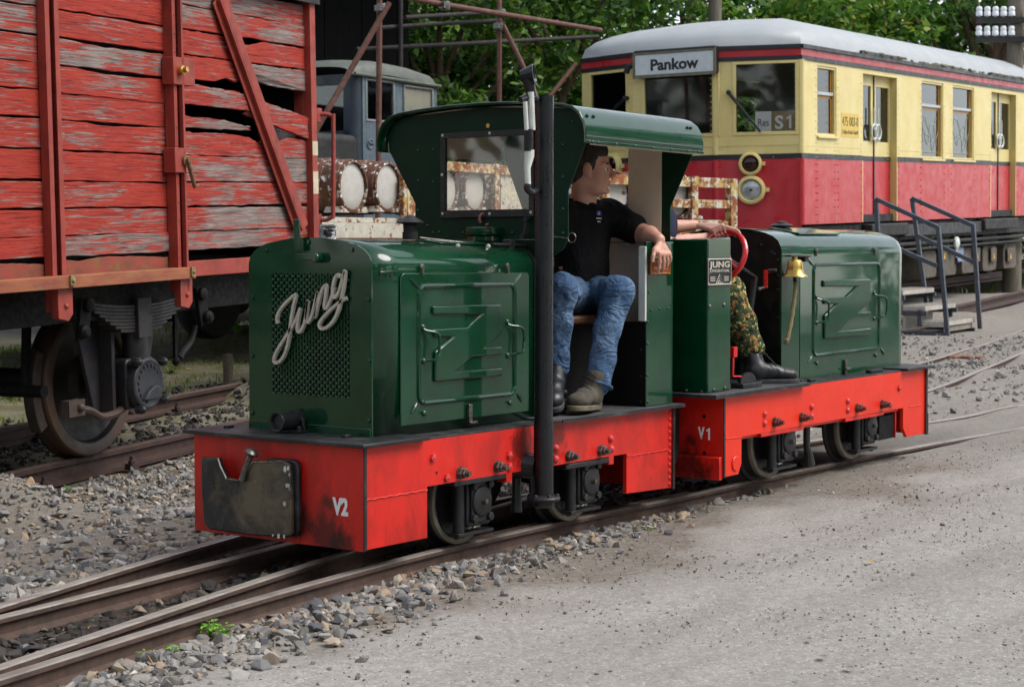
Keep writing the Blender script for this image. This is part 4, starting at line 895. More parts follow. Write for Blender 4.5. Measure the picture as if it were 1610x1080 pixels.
# wiper motor lever and wire loop
mb = MB(); a, b = W0.at(828, 345, 'x', XF-.02), W0.at(823, 372, 'x', XF-.03); mb.tube([a, b], .006, 8); mb.lathe(b, (-1, 0, 0), [(.012, -.01), (.012, .012)], 10); mb.lathe(a, (-1, 0, 0), [(.012, -.01), (.012, .012)], 10); mb.build('wiper_arm', IRON, cf)
mb = MB(); a = Vector(W0.at(868, 372, 'x', XF-.01)); b = Vector(W0.at(893, 375, 'x', XF-.01)); c = Vector(W0.at(899, 374, 'x', XF-.005))
mb.tube([a, b], .003, 6); mb.tube([c+Vector((0, -math.cos(t), math.sin(t)))*.020 for t in np.linspace(0, 6.2, 18)], .003, 6); mb.build('wire_loop', BRIGHT, cf)
# hood end bulkhead
mb = MB(); mb.plate([(1.238, y, z) for y, z in hood_profile(.004)], (.02, 0, 0)); mb.build('bulkhead', SOOT, v2)
mb = MB(); mb.box(1.26, 1.298, .125, .74, 1.10, 1.166); mb.build('bulkhead_flange', SOOT, v2)
mb = MB(); mb.box(1.262, 1.296, .07, .112, .482, 1.18); mb.build('cab_pillar', GREEN, v2, bevel=.003)
# roof
rp = [(-.127, 1.634), (-.129, 1.672), (-.120, 1.715), (-.098, 1.752), (-.062, 1.778), (-.01, 1.792), (.10, 1.803), (.26, 1.812), (YC, 1.815)]
rp = rp + [(2*YC-y, z) for y, z in rp[-2::-1]]
def rn(i):
    a, b = rp[max(0, i-1)], rp[min(len(rp)-1, i+1)]; d = Vector((0, b[0]-a[0], b[1]-a[1])).normalized(); nrm = Vector((0, -d.z, d.y)); return nrm*-.006 if nrm.z > 0 or abs(nrm.z) < .05 else nrm*.006
mb = MB(); mb.sheet([(1.255, y, z) for y, z in rp], [(2.222, y, z) for y, z in rp], lambda i: Vector((0, (YC-rp[i][0])*.012, -.006)))
roof = mb.build('roof', GREEN, v2, smooth=60)
mb = MB(); rq = [(YC+(y-YC)*.975, z-.012) for y, z in rp]; mb.shell([[(x, y, z) for y, z in rq] for x in (XF+.01, XR-.01)]); mb.build('roof_lining', CREAM, roof, smooth=60)
for s_ in (-1, 1):
    yy = YC+s_*(YC+.127); mb = MB(); mb.box(1.254, 2.223, yy-.006, yy+.006, 1.626, 1.640); mb.build('eave_strip', GREEN, roof, bevel=.003)
    mb = MB(); mb.tube([(1.254, yy+s_*.0, 1.655), (2.223, yy+s_*.0, 1.655)], .0035, 6); mb.build('drip_bead', GREEN, roof)
    for xx in (1.275, 1.30, 1.34, 1.48, 1.63, 1.78, 1.93, 2.08, 2.17, 2.2):
        mb = MB(); mb.dome((xx, yy+s_*.005, 1.633), (0, s_, .3), .0075, .006); mb.build('rivet', GREEN, roof)
for q in ((921, 187), (931, 187), (1079, 201), (1084, 202)):
    p = Vector(W0.at(*q, 'y', -.10)); mb = MB(); mb.dome((p.x, -.108, 1.742), (0, -.75, .6), .008, .006); mb.build('rivet', BLACK, roof)
# curved front gutter edge
mb = MB(); mb.tube([(1.255, y, z) for y, z in rp], .0045, 6); mb.build('front_bead', GREEN, roof)
# rear wall: outer sheet green, lining cream
rcl = [(.86, .482), (.86, 1.39)] + cabL[2:]; rcr = cabR[:4] + [(.022, 1.385), (.012, .482)]
cab_r = cab_wall(XR, XR+.006, rcl+rcr, (.245, .640, 1.35, 1.69), GREEN_DARK, 'cab_rear')
mb = MB()
for b in ((.066, .245, 1.228, 1.745), (.64, .80, 1.228, 1.745), (.245, .64, 1.228, 1.35), (.245, .64, 1.69, 1.745)): mb.box(XR-.008, XR-.001, *b)
mb.build('upper_lining', CREAM, cab_r)
mb = MB(); mb.box(XR-.012, XR-.001, .03, .84, .50, 1.224); ll = mb.build('lower_lining', surf('greyish_white_lining', S(196, 190, 178), S(180, 172, 160), rough=.5, scale=4, dirt=S(120, 110, 96), dirt_amt=.3, dscale=4), cab_r)
for q in ((987, 383), (987, 371), (981, 303)):
    p = W0.at(*q, 'x', XR-.012); mb = MB(); mb.dome(p, (-1, 0, 0), .012, .007, 10); mb.build('rivet', CREAM, cab_r)
mb = MB(); mb.box(1.945, XR-.002, .0, .016, .482, 1.226); sp_l = mb.build('cab_side_panel', GREEN, v2, bevel=.003)
mb = MB(); mb.box(1.930, 1.944, -.002, .035, .868, 1.205); mb.build('panel_edge_strip', CREAMW, sp_l, bevel=.003)
mb = MB(); mb.box(1.94, 1.9445, .0, .30, .482, .866); mb.build('kick_plate', SOOT, sp_l)
for q in ((1018, 506), (1018, 540), (1018, 590), (1018, 632), (1020, 460), (1024, 487.5), (1037, 486), (1050, 485)):
    p = W0.at(*q, 'y', 0.); mb = MB(); mb.dome(p, (0, -1, 0), .007, .006); mb.build('rivet', GREEN, sp_l)
for q in ((1007, 507), (1007, 550), (1007, 592), (1007, 632)):
    p = W0.at(*q, 'x', 1.94); mb = MB(); mb.dome(p, (-1, 0, 0), .009, .007); mb.build('rivet', SOOT, sp_l)
c = [W0.at(*q, 'y', -.001) for q in ((1021, 403), (1053, 401), (1053, 432), (1022, 434))]
mb = MB(); mb.box(c[0][0], c[1][0], -.006, -.001, c[2][2], c[0][2]); bp = mb.build('builders_plate', PLATER, sp_l, bevel=.001)
mb = MB(); xa, xb, za, zb = c[0][0], c[1][0], c[2][2], c[0][2]
mb.tube([(xa+.006, -.0065, za+.006), (xb-.006, -.0065, za+.006), (xb-.006, -.0065, zb-.006), (xa+.006, -.0065, zb-.006)], .004, 6, closed=True)
for k in range(3): mb.box(xa+.03, xb-.03, -.0075, -.006, za+.025+k*.03, za+.037+k*.03)
mb.build('raised_border', BRASS, bp)
mb = MB(); mb.box(1.62, 1.925, .22, .84, .482, .855); sbx = mb.build('seat_box', SOOT, v2, bevel=.004)
mb = MB(); mb.box(1.60, 1.99, .17, .84, .857, .895); mb.build('seat_cushion', SEAT, sbx, bevel=.012)
mb = MB(); mb.tube([(1.38, .42, .48), (1.40, .40, .75), (1.42, .38, .86)], [.012, .011, .014], 8); mb.dome((1.42, .38, .86), (0, 0, 1), .02, .03); mb.build('control_lever', IRON, v2)
mb = MB(); mb.box(1.36, 1.46, .10, .20, .482, .545); mb.tube([(1.40, .12, .55), (1.43, .08, .58)], .012, 8); mb.build('foot_pedal', IRON, v2, bevel=.006)
p = W0.at(961, 630, 'y', .05); mb = MB(); mb.hexb((p[0], .12, .482), (0, 0, 1), .022, .03); mb.build('floor_bolt', BRIGHT, v2)
# ---------------------------------------------------------------- V1
v1 = thing('small_locomotive', 'small green open locomotive with orange red frame lettered V1, brass bell and red steering wheel', 'locomotive', frame=V1F, group='narrow gauge locomotives')
A1 = lambda px, py, y=0.: Vector(V1F.at(px, py, 'y', y))
L1 = A1(1455, 640).x; zt1 = .468; zm1 = A1(1300, 688).z; 
zm1 = .262
x_c = A1(1166, 715).x; x_d = A1(1420, 660).x
side = [(.012, ZB), (x_c-.03, ZB), (x_c, ZB+.05), (x_c, zm1), (x_d, zm1), (x_d, .15), (x_d+.05, .095), (L1-.012, .095), (L1-.012, zt1), (.012, zt1)]
for y0 in (0, WD-.02):
    mb = MB(); mb.plate([(a, y0, b) for a, b in side], (0, .02, 0)); mb.build('side_frame', REDO, v1, bevel=.002)
mb = MB(); mb.box(x_c+.02, x_d-.02, .021, .032, zm1-.015, zm1+.03); mb.build('lower_rib', REDO, v1)
mb = MB(); mb.box(0, .012, -.004, WD+.004, ZB-.002, zt1); b1 = mb.build('front_beam', REDP, v1, bevel=.002)
mb = MB(); mb.box(-.001, .013, -.0095, -.0045, ZB, zt1-.002); mb.build('black_edge', BLACK, b1)
mb = MB(); mb.plate([(-.002, 0, ZB+.10), (-.028, 0, ZB+.095), (-.028, 0, ZB-.01), (-.002, 0, ZB-.012)], (0, WD, 0)); mb.build('lower_lip', REDP, b1, bevel=.003)
mb = MB(); mb.box(L1-.012, L1, -.004, WD+.004, .09, zt1); b2 = mb.build('rear_beam', REDO, v1, bevel=.002)
mb = MB(); mb.box(L1-.014, L1+.006, -.011, -.0045, .088, zt1-.002); mb.box(L1+.001, L1+.016, -.012, .10, .09, .21); mb.build('black_edge', BLACK, b2)
mb = MB(); mb.tube([(x_d+.07, -.001, zm1), (L1-.05, -.001, zm1)], .003, 6); mb.tube([(.03, -.001, zm1+.005), (x_c-.01, -.001, zm1)], .003, 6); mb.build('weld_bead', REDO, v1)
text_mesh('number_lettering', 'V', WHITEP, b1, V1F.at(1102.5, 680, 'x', -.003), (0, -1, 0), (0, 0, 1), .056, .034, .0012, bold=.035); one_glyph(b1, V1F.at(1113.5, 682, 'x', -.003), (0, -1, 0), (0, 0, 1), .056, WHITEP)
for q in ((1107, 654.5), (1107.5, 712)):
    p = V1F.at(*q, 'x', -.001); mb = MB(); mb.lathe(p, (-1, 0, 0), [(.010, 0), (.009, .001)], 10); mb.build('hole', SOOT, b1)
mb = MB(); mb.plate([(-.003, .23+a, b) for a, b in rrect(0, .42, .13, .42, .03, 4)], (-.14, 0, 0)); mb.build('front_coupling', BLACK, v1, bevel=.006)
# deck
mb = MB(); mb.box(-.12, .80, -.035, WD+.03, zt1+.001, zt1+.016); dk1 = mb.build('front_deck_plate', DECKTOP, v1, bevel=.003)
mb = MB(); mb.box(-.124, .804, -.0395, -.0355, zt1-.002, zt1+.015); mb.box(-.1245, -.1205, -.035, WD+.03, zt1-.002, zt1+.015); mb.build('black_edge', BLACK, dk1)
mb = MB(); mb.box(.805, L1-.32, .0, WD, zt1-.004, zt1+.006); mb.build('middle_deck_plate', BLACK, v1, bevel=.002)
mb = MB(); mb.box(L1-.315, L1+.05, -.035, WD+.035, zt1+.001, zt1+.016); mb.build('rear_deck_plate', BLACK, v1, bevel=.003)
mb = MB(); mb.box(.02, L1-.02, .035, WD-.035, .30, zt1-.006); mb.build('inner_frame', SOOT, v1)
Z8 = lambda zx, zy: (1040+zx/3.659, 570+zy/3.659)
bolts(v1, V1F, 0., [Z8(592, 297), Z8(592, 350), Z8(862, 255), Z8(862, 310), Z8(1070, 222), Z8(1070, 275)], 'dome', REDBOLT, 1.3)
bolts(v1, V1F, 0., [Z8(1365, 147), Z8(1316, 241)], 'hex', REDBOLT, .95)
bolts(v1, V1F, 0., [Z8(650, 342), Z8(805, 315), Z8(1125, 262), Z8(1268, 240)], 'stud', surf('rusty_stud', S(110, 56, 46), S(60, 44, 40), rough=.5, scale=50))
p = A1(*Z8(425, 580)); mb = MB(); mb.lathe(p, (0, -1, 0), [(.036, -.002), (.036, .005), (.033, .008)], 20); mb.build('boss', REDO, v1)
for q in (Z8(690, 462), Z8(1165, 395)):
    p = A1(q[0]+6, q[1], .06); xa = p.x-.02
    wheelset(v1, xa, .195, .145, WD-.145); axlebox(v1, xa+.02, .19, .10, w=.165, h=.21, side=-1); axlebox(v1, xa+.02, .19, WD-.10, w=.165, h=.21, side=1)
for za, zb in ((Z8(575, 395), Z8(820, 360)), (Z8(1060, 320), Z8(1280, 285))):
    a, b = A1(*za), A1(*zb); mb = MB(); mb.box(a.x, b.x, .0, .05, zm1-.020, zm1-.002); mb.build('spring_plank', REDP, v1, bevel=.003)
p = A1(*Z8(835, 480), .06); mb = MB(); mb.tube([p+Vector((0, 0, .12)), p, p+Vector((.02, 0, -.04)), p+Vector((.03, 0, -.10))], [.018, .018, .022, .03], 10); mb.build('sand_pipe', IRON, v1)
mb = MB(); mb.box(x_d-.24, x_d-.06, .03, .10, .10, zm1-.03); mb.build('step_guard', SOOT, v1, bevel=.004)
mb = MB(); mb.box(x_d-.058, x_d-.045, .02, .10, .10, zm1-.005); mb.build('guard_flange', REDP, v1, bevel=.003)
# pedestal box with the cast plate
xp0, xp1 = A1(1113, 500, .045).x, A1(1149, 500, .045).x; zp = 1.20
mb = MB(); mb.plate([(xp0, .045, zt1+.017), (xp1, .045, zt1+.017), (xp1, .045, zp+.008), (xp0, .045, zp)], (0, .62, 0)); ped = mb.build('control_pedestal', GREEN, v1, bevel=.006)
for q in ((1079, 614), (1103, 616)):
    p = V1F.at(*q, 'x', xp0); mb = MB(); mb.dome(p, (-1, 0, 0), .009, .007); mb.build('bolt', BRIGHT, ped)
for q in ((1122, 613), (1139, 610), (1115.5, 482), (1138, 479.5)):
    p = A1(*q, .045); mb = MB(); mb.dome(p, (0, -1, 0), .009 if q[1] > 500 else .011, .008); mb.build('bolt', BRIGHT, ped)
c = [A1(*q, .043) for q in ((1110, 407), (1148, 404), (1148, 448), (1110, 450.5))]
xa, xb, za, zb = c[0].x, c[1].x, (c[2].z+c[3].z)/2, (c[0].z+c[1].z)/2
mb = MB(); mb.box(xa, xb, .036, .0445, za, zb); pl1 = mb.build('cast_nameplate', PLATEB, ped, bevel=.002)
mb = MB(); mb.tube([(xa+.006, .0355, za+.006), (xb-.006, .0355, za+.006), (xb-.006, .0355, zb-.006), (xa+.006, .0355, zb-.006)], .004, 6, closed=True); mb.build('raised_border', ALU, pl1)
xm = (xa+xb)/2; hh = zb-za; up = (0, 0, 1); rt = (1, 0, 0)
text_mesh('plate_lettering', 'JUNG', ALU, pl1, (xm, .0355, zb-hh*.23), rt, up, hh*.22, (xb-xa)*.84, .0012, bold=.03)
text_mesh('plate_lettering', 'JUNGENTHAL', ALU, pl1, (xm, .0355, zb-hh*.46), rt, up, hh*.105, (xb-xa)*.84, .0012, bold=.012)
mb = MB(); t0, t1_, tt = (xm-.032, za+hh*.10), (xm+.032, za+hh*.10), (xm, za+hh*.40)
mb.tube([(q[0], .0355, q[1]) for q in (t0, t1_, tt)], .0026, 6, closed=True); mb.tube([(xm, .0355, za+hh*.3), (xm, .0355, za+hh*.18), (xm-.014, .0355, za+hh*.13)], .002, 6); mb.tube([(xm, .0355, za+hh*.18), (xm+.014, .0355, za+hh*.13)], .002, 6); mb.build('triangle_mark', ALU, pl1)
for s_ in (-1, 1):
    mb = MB()
    for k in range(3): mb.box(xm+s_*.062-.022, xm+s_*.062+.022, .0345, .036, za+hh*(.17+.065*k), za+hh*(.20+.065*k))
    mb.build('small_lettering', ALU, pl1)
for u, w_ in ((xa, za), (xb, za), (xa, zb), (xb, zb)):
    mb = MB(); mb.dome((u+(.01 if u == xa else -.01), .036, w_+(.01 if w_ == za else -.01)), (0, -1, 0), .007, .005); mb.build('screw', ALU, pl1)
# hood
xh0, xh1 = A1(1258, 500, .112).x, A1(1419, 480, .112).x; ztop1 = 1.262
arc = [(.112, zt1+.006), (.112, 1.12), (.116, 1.152), (.135, 1.19), (.165, 1.213), (.21, 1.230), (.30, 1.248), (.43, 1.255)]
arc = arc + [(WD-y, z) for y, z in arc[-2::-1]]
mb = MB(); mb.shell([[(x, y, z) for y, z in arc] for x in (xh0, xh0+.3, xh0+.7, xh1-.05)] + [[(xh1-.012, YC+(y-YC)*.994, z-.004 if z > 1 else z) for y, z in arc], [(xh1, YC+(y-YC)*.975, z-.018 if z > 1 else z) for y, z in arc]]); hd1 = mb.build('hood', GREEN, v1, smooth=50)
mb = MB(); mb.plate([(xh1-.004, YC+(y-YC)*.97, z-.02 if z > 1 else z) for y, z in arc], (-.01, 0, 0)); mb.build('hood_end', GREEN, hd1)
xa1 = A1(1229, 500, .112).x
mb = MB(); mb.box(xa1, xh0-.004, .113, .125, zt1+.017, 1.135); mb.build('side_strip', GREEN, hd1, bevel=.002)
dpoly = [(.118, zt1+.017), (.118, 1.12), (.125, 1.16), (.15, 1.20), (.2, 1.225), (.3, 1.243), (.43, 1.25)]; dpoly = dpoly + [(WD-y, z) for y, z in dpoly[-2::-1]]
mb = MB(); mb.plate([(xa1+.03, y, z) for y, z in dpoly], (.012, 0, 0)); dash = mb.build('dashboard', surf('satin_black_dash', S(14, 14, 15), S(20, 20, 21), rough=.4, scale=8), v1)
mb = MB(); mb.sheet([(xa1, y, z+.004) for y, z in arc[1:-1]], [(xh0+.01, y, z+.004) for y, z in arc[1:-1]], lambda i: (0, 0, -.004)); mb.build('cowl', GREEN, hd1, smooth=50)
for q in ((1165, 376), (1197, 385), (1224, 410), (1224, 434), (1224, 456), (1225, 500), (1226, 542), (1218, 400), (1214, 397)):
    p = V1F.at(*q, 'x', xa1+.03); mb = MB(); mb.dome(p, (-1, 0, 0), .011, .008); mb.build('bolt', IRON, dash)
p = Vector(V1F.at(1207, 437, 'x', xa1+.0)); mb = MB()
mb.tube([p+Vector((.03, 0, .03)), p+Vector((-.02, 0, .035))], .009, 8); mb.tube([p+Vector((-.02, 0, .04)), p+Vector((-.02, .0, -.05))], .012, 8); cr = mb.build('red_crank', REDGL, dash)
mb = MB(); mb.tube([p+Vector((-.02, 0, -.045)), p+Vector((-.05, .02, -.055))], .008, 8); mb.dome(p+Vector((-.05, .02, -.055)), (-1, .3, 0), .011, .012); mb.build('crank_knob', BRIGHT, cr)
mb = MB(); mb.tube([p+Vector((-.01, -.01, .037)), p+Vector((-.02, -.06, .04))], .009, 8); mb.build('crank_shaft', BRIGHT, cr)
# door and top fittings
zd0, zd1 = A1(1262, 592, .112).z, A1(1262, 398, .112).z-.02; xd1 = A1(1398, 480, .112).x
make_door(hd1, (xh0+.012, xd1, .512, 1.118), .1185, GREEN)
p = A1(1333, 590, .09); mb = MB(); mb.box(p.x-.012, p.x+.012, .098, .112, .475, .555); mb.box(p.x-.02, p.x+.03, .085, .10, .50, .512); mb.build('toggle_latch', BRIGHT, hd1, bevel=.002)
p = A1(1372, 587, .06); mb = MB(); mb.plate([(p.x+a, .05+b, zt1+.007) for a, b in rrect(-.08, .08, -.02, .02, .018, 4)], (0, 0, .018)); mb.build('deck_pad', RUBBER, v1, bevel=.004)
for px_ in (1262, 1276): p = A1(px_, 602, .03); mb = MB(); mb.box(p.x-.03, p.x+.03, .02, .06, zt1+.007, zt1+.022); mb.build('deck_pad', RUBBER, v1, bevel=.004)
p = Vector(V1F.at(1229, 366, 'y', .40)); b = Vector((p.x, .40, 1.252))
mb = MB(); mb.lathe(b, (0, 0, 1), [(.03, -.01), (.03, .012), (.060, .018), (.062, .022), (.05, .030), (.03, .034), (.028, .042), (.01, .045)], 20); mb.build('breather_cap', IRON, hd1, smooth=40)
mb = MB(); mb.plate([(p.x-.22, .18, 1.2235), (p.x+.25, .18, 1.2235), (p.x+.25, .36, 1.252), (p.x-.22, .36, 1.252)], (0, 0, .010)); mb.build('hatch_plate', GREEN, hd1, bevel=.003)
p = Vector(V1F.at(1150, 366, 'y', .62)); mb = MB(); mb.lathe((p.x, .62, p.z-.05), (0, 0, 1), [(.07, 0), (.07, .035), (.075, .04), (.075, .058), (.06, .065), (.015, .068)], 22); mb.dome((p.x, .62, p.z+.017), (0, 0, 1), .012, .02); mb.cyl((p.x, .62, zt1+.02), (p.x, .62, p.z-.05), .03); mb.build('tank_cap', GREEN, v1, smooth=40)
# moss streak on the hood top
# bell on its bracket
p = A1(1250, 409, .055); mb = MB(); mb.bar((p.x-.06, .06, p.z+.022), (xh0+.03, .08, p.z+.018), .03, .008); mb.box(xh0-.02, xh0+.02, .075, .112, p.z-.01, p.z+.02); bk = mb.build('bell_bracket', BLACK, hd1, bevel=.002)
mb = MB(); mb.lathe(p, (0, 0, -1), [(.012, -.018), (.012, -.004), (.030, .0), (.036, .008), (.040, .04), (.047, .066), (.062, .078), (.064, .083), (.058, .083), (.042, .066), (.03, .02)], 26); mb.build('bell', BRASS, bk, smooth=50)
q = A1(1250, 432, .055); mb = MB(); mb.lathe(q, (0, 0, -1), [(.006, -.04), (.006, .0), (.012, .01), (.009, .022), (.012, .03), (.005, .036)], 10); mb.build('clapper', IRON, bk)
rp_ = [A1(*k, .055) for k in ((1251, 441), (1250, 460), (1247, 485), (1244, 505), (1239, 530), (1236, 537))]
mb = MB(); mb.tube(spline(rp_, 4), [.011+.002*math.sin(i*2.1) for i in range(21)], 8); mb.dome(rp_[-1], (0, 0, -1), .015, .015); mb.build('bell_rope', ROPE, bk)
# steering wheel on a column, lever quadrant
SWC = sc = Vector(V1F.loc(dep(1136, 403, 8.66))); SWA = ax = Vector((-.93, .08, .36)).normalized()
mb = MB(); mb.ring(sc, ax, .130, .014, 32, 10); sw = mb.build('steering_wheel', REDGL, v1)
u, v = perp(ax); mb = MB()
for k in range(3):
    a = k*2.094+.5; mb.tube([sc-ax*.02, sc+(u*math.cos(a)+v*math.sin(a))*.13], [.012, .009], 8)
mb.lathe(sc-ax*.03, ax, [(.03, 0), (.032, .02), (.02, .035)], 14); mb.build('spokes', REDGL, sw)
mb = MB(); mb.tube([sc-ax*.03, sc-ax*.30, (sc.x+.18, sc.y, zt1+.02)], .016, 10); mb.build('column', IRON, sw)
p = A1(1165, 605, .10); mb = MB(); mb.box(p.x-.10, p.x+.085, .03, .10, zt1+.017, zt1+.040); qd = mb.build('lever_base', BLACK, v1, bevel=.003)
mb = MB(); mb.plate([(p.x-.015+.075*math.cos(a), .05, zt1+.041+.05*math.sin(a)) for a in np.linspace(0, math.pi, 14)], (0, .012, 0)); mb.build('quadrant', IRON, qd)
p = A1(1154, 560, .06); mb = MB(); mb.box(p.x-.018, p.x+.018, .05, .075, p.z-.005, p.z+.045); mb.tube([(p.x-.01, .06, p.z), (p.x-.012, .06, p.z-.09)], .007, 8); mb.bar((p.x-.02, .06, p.z-.095), (p.x+.06, .06, p.z-.10), .02, .008); mb.build('red_lever', REDGL, qd, bevel=.003)
mb = MB(); mb.box(.26, .66, .40, .82, .80, .85); st1 = mb.build('driver_seat', SEAT, v1, bevel=.015)
mb = MB(); mb.box(.30, .60, .46, .78, zt1+.018, .798); mb.build('seat_box', SOOT, st1, bevel=.004)
# ================================================================== red timber goods wagon
wag = thing('goods_wagon', 'weathered red timber goods wagon with peeling boards and a broken hole', 'goods wagon', frame=WAG)
YS = -.80                                                    # outer face of the boards
A2 = lambda px, py, y=YS: Vector(WAG.at(px, py, 'y', y))
XP = [-4.6, -2.62, A2(85, 220, YS-.05).x, A2(278, 230, YS-.05).x, A2(491, 180, YS-.03).x]
def plank(x0, x1, z0a, z1a, z0b, z1b, seed, jagR=0., jagL=0., top=None, bot=None, y=YS, mat=WOODRED, nx=14, dy=0.):
    """one board as outline with worn edges; a = left end heights, b = right end; top/bot: list of (x, dz) bites"""
    rs = np.random.default_rng(seed); xs = np.linspace(x0, x1, nx); t = (xs-x0)/(x1-x0)
    lo = z0a+(z0b-z0a)*t + rs.normal(0, .0022, nx); hi = z1a+(z1b-z1a)*t + rs.normal(0, .0022, nx)
    if top: hi = hi + np.interp(xs, [q[0] for q in top], [q[1] for q in top])
    if bot: lo = lo + np.interp(xs, [q[0] for q in bot], [q[1] for q in bot])
    hi = np.maximum(hi, lo+.01)
    P = [(x, z) for x, z in zip(xs, lo)]
    if jagR:
        for k in range(1, 6): P.append((x1-jagR*rs.random(), z0b+(z1b-z0b)*k/6))
    P += [(x, z) for x, z in zip(xs[::-1], hi[::-1])]
    if jagL:
        for k in range(5, 0, -1): P.append((x0+jagL*rs.random(), z0a+(z1a-z0a)*k/6))
    w = rs.normal(0, .003)
    mb = MB(); mb.plate([(x, y+w+dy*(x-x0)/(x1-x0), z) for x, z in P], (0, .028, 0)); return mb.build('plank', mat, wag, smooth=0, bevel=.003, bseg=1)
PZ = [1.262, 1.335, 1.463, 1.625, 1.786, 1.965, 2.142, 2.302, 2.462, 2.622, 2.785, 2.945, 3.105]
sd = 100
for b in range(4):
    x0, x1 = XP[b], XP[b+1]
    for i in range(len(PZ)-1):
        sd += 1; rs = np.random.default_rng(sd); g = rs.uniform(.004, .010); tilt = rs.normal(0, .004)
        z0, z1 = PZ[i]+g, PZ[i+1]-.002
        if i == 0: continue
        if b < 3:
            drop = [0, 0, 0, .0, .0, -.004, -.012, -.016, -.012, -.004, 0, 0, 0][i] if b == 2 else 0
            plank(x0, x1, z0, z1, z0+tilt+drop, z1+tilt+drop, sd, top=[(x0, 0), (x0+.35, 0), (x0+.6, -.016), (x0+.9, -.01), (x1, 0)] if (b == 2 and i in (5, 7, 8)) else None)
            continue
        # broken bay next to the corner post
        if i in (1, 2, 3, 4, 10, 11):
            plank(x0, x1, z0, z1, z0+tilt, z1+tilt, sd, nx=20)
        elif i == 5: plank(x0, x1, z0, z1-.02, z0, z1-.01, sd, nx=40, top=[(x0, 0), (x0+.7, -.002), (x0+1.0, -.018), (x0+1.15, -.06), (x0+1.22, -.03), (x0+1.4, -.045), (x0+1.55, -.005), (x1, -.03)])
        elif i == 6:                                           # split board: a thin splinter and a stump on the right
            plank(x0, x0+1.0, z0, z0+.105, z0+.005, z0+.03, sd, nx=24, jagR=.16, dy=-.015, top=[(x0, .0), (x0+.25, -.02), (x0+.5, .004), (x0+1.0, 0)])
            plank(x0+1.42, x1, z0+.01, z0+.05, z0-.0, z0+.075, sd+500, nx=10, jagL=.14, dy=.0)
        elif i == 7:                                           # hanging board that sags towards the corner
            plank(x0, x0+.98, z0-.006, z1-.006, z0-.02, z0+.085, sd, nx=30, jagR=.06, dy=-.02, top=[(x0, 0), (x0+.5, .0), (x0+.78, .01), (x0+.98, 0)])
            plank(x0+.93, x1-.01, z0-.04, z0+.095, z0-.20, z0-.04, sd+500, nx=24, jagL=.1, jagR=.05, dy=-.025)
        elif i == 8:
            plank(x0, x0+1.0, z0, z1, z0, z1, sd, nx=30, jagR=.18, bot=[(x0, 0), (x0+.55, 0), (x0+.7, .03), (x0+.82, .01), (x0+1.0, .06)])
            plank(x0+.98, x1, z0+.02, z1, z0, z1, sd+500, nx=24, jagL=.14, bot=[(x0+.98, .07), (x0+1.15, .02), (x0+1.3, 0), (x1, 0)])
        elif i == 9: plank(x0, x1, z0, z1, z0, z1, sd, nx=40, top=[(x0, 0), (x0+.8, -.0), (x0+.9, -.04), (x0+1.05, -.03), (x0+1.2, 0), (x1, 0)])
# body shell behind the boards
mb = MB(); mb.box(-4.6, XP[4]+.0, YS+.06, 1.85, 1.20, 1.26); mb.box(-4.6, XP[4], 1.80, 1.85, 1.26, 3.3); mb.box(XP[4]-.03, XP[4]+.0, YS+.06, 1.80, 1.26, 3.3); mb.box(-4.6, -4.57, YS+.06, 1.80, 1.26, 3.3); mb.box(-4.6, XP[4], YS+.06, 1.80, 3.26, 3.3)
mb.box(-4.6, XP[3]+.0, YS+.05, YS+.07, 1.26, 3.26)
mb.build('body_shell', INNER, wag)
arch = [(YS-.08, 3.14), (YS+.15, 3.30), (.0, 3.42), (.52, 3.46), (1.05, 3.42), (1.75, 3.30), (1.93, 3.14)]
mb = MB(); mb.sheet([(-4.7, a, b) for a, b in arch], [(XP[4]+.06, a, b) for a, b in arch], lambda i: (0, 0, -.03)); mb.build('roof', UNDER, wag, smooth=40)
for q, r in (((437, 176), .16),):
    p = A2(*q, YS+.25)
    mb = MB(); mb.lathe((p.x, YS+.25, 1.262), (0, 0, 1), [(r, 0), (r, .28), (r*1.04, .30), (r, .32), (r, .62), (r*1.04, .64), (r, .66), (r, .98), (r*.9, .99)], 22); dr = mb.build('blue_drum', DRUMBLUE, None, smooth=40)
    dr.parent = None; dr.matrix_world = WAG.mat(); tag(dr, 'pale blue drum seen through the broken boards of the red wagon', 'drum')
# framing iron
def vpost(xc, z0, z1, w=.13, dpt=.055, name='post', rivets=True):
    mb = MB(); mb.box(xc-w/2, xc-w/2+.012, YS-dpt-.002, YS-.003, z0, z1); mb.box(xc+w/2-.012, xc+w/2, YS-dpt-.002, YS-.003, z0, z1); mb.box(xc-w/2+.0, xc-w*.18, YS-dpt-.006, YS-dpt+.003, z0, z1); mb.box(xc+w*.18, xc+w/2, YS-dpt-.006, YS-dpt+.003, z0, z1); mb.box(xc-w/2+.012, xc+w/2-.012, YS-.014, YS-.004, z0, z1)
    return mb.build(name, WAGIRON, wag, bevel=.002)
pa_ = vpost(XP[2], 1.02, 3.2)
for k in range(13):
    mb = MB(); mb.dome((XP[2]+.0, YS-.012, 1.36+k*.14), (0, -1, 0), .014, .014); mb.build('bolt', IRON, pa_)
pb_ = vpost(XP[3], 1.08, 3.2, .115, .07)
mb = MB(); mb.bar((XP[3]+.018, YS-.085, 1.08), (XP[3]+.018, YS-.085, 3.2), .022, .03, (0, 1, 0)); mb.build('door_rail', WAGIRON, pb_, bevel=.002)
for k in range(16):
    mb = MB(); mb.dome((XP[3]-.035, YS-.075, 1.18+k*.12), (0, -1, 0), .007, .006); mb.build('rivet', WAGIRON, pb_)
p = A2(281, 112, YS-.08); mb = MB(); mb.box(p.x-.09, p.x+.16, YS-.10, YS-.01, p.z-.09, p.z+.085); lk = mb.build('lock_bracket', WAGIRON, wag, bevel=.004)
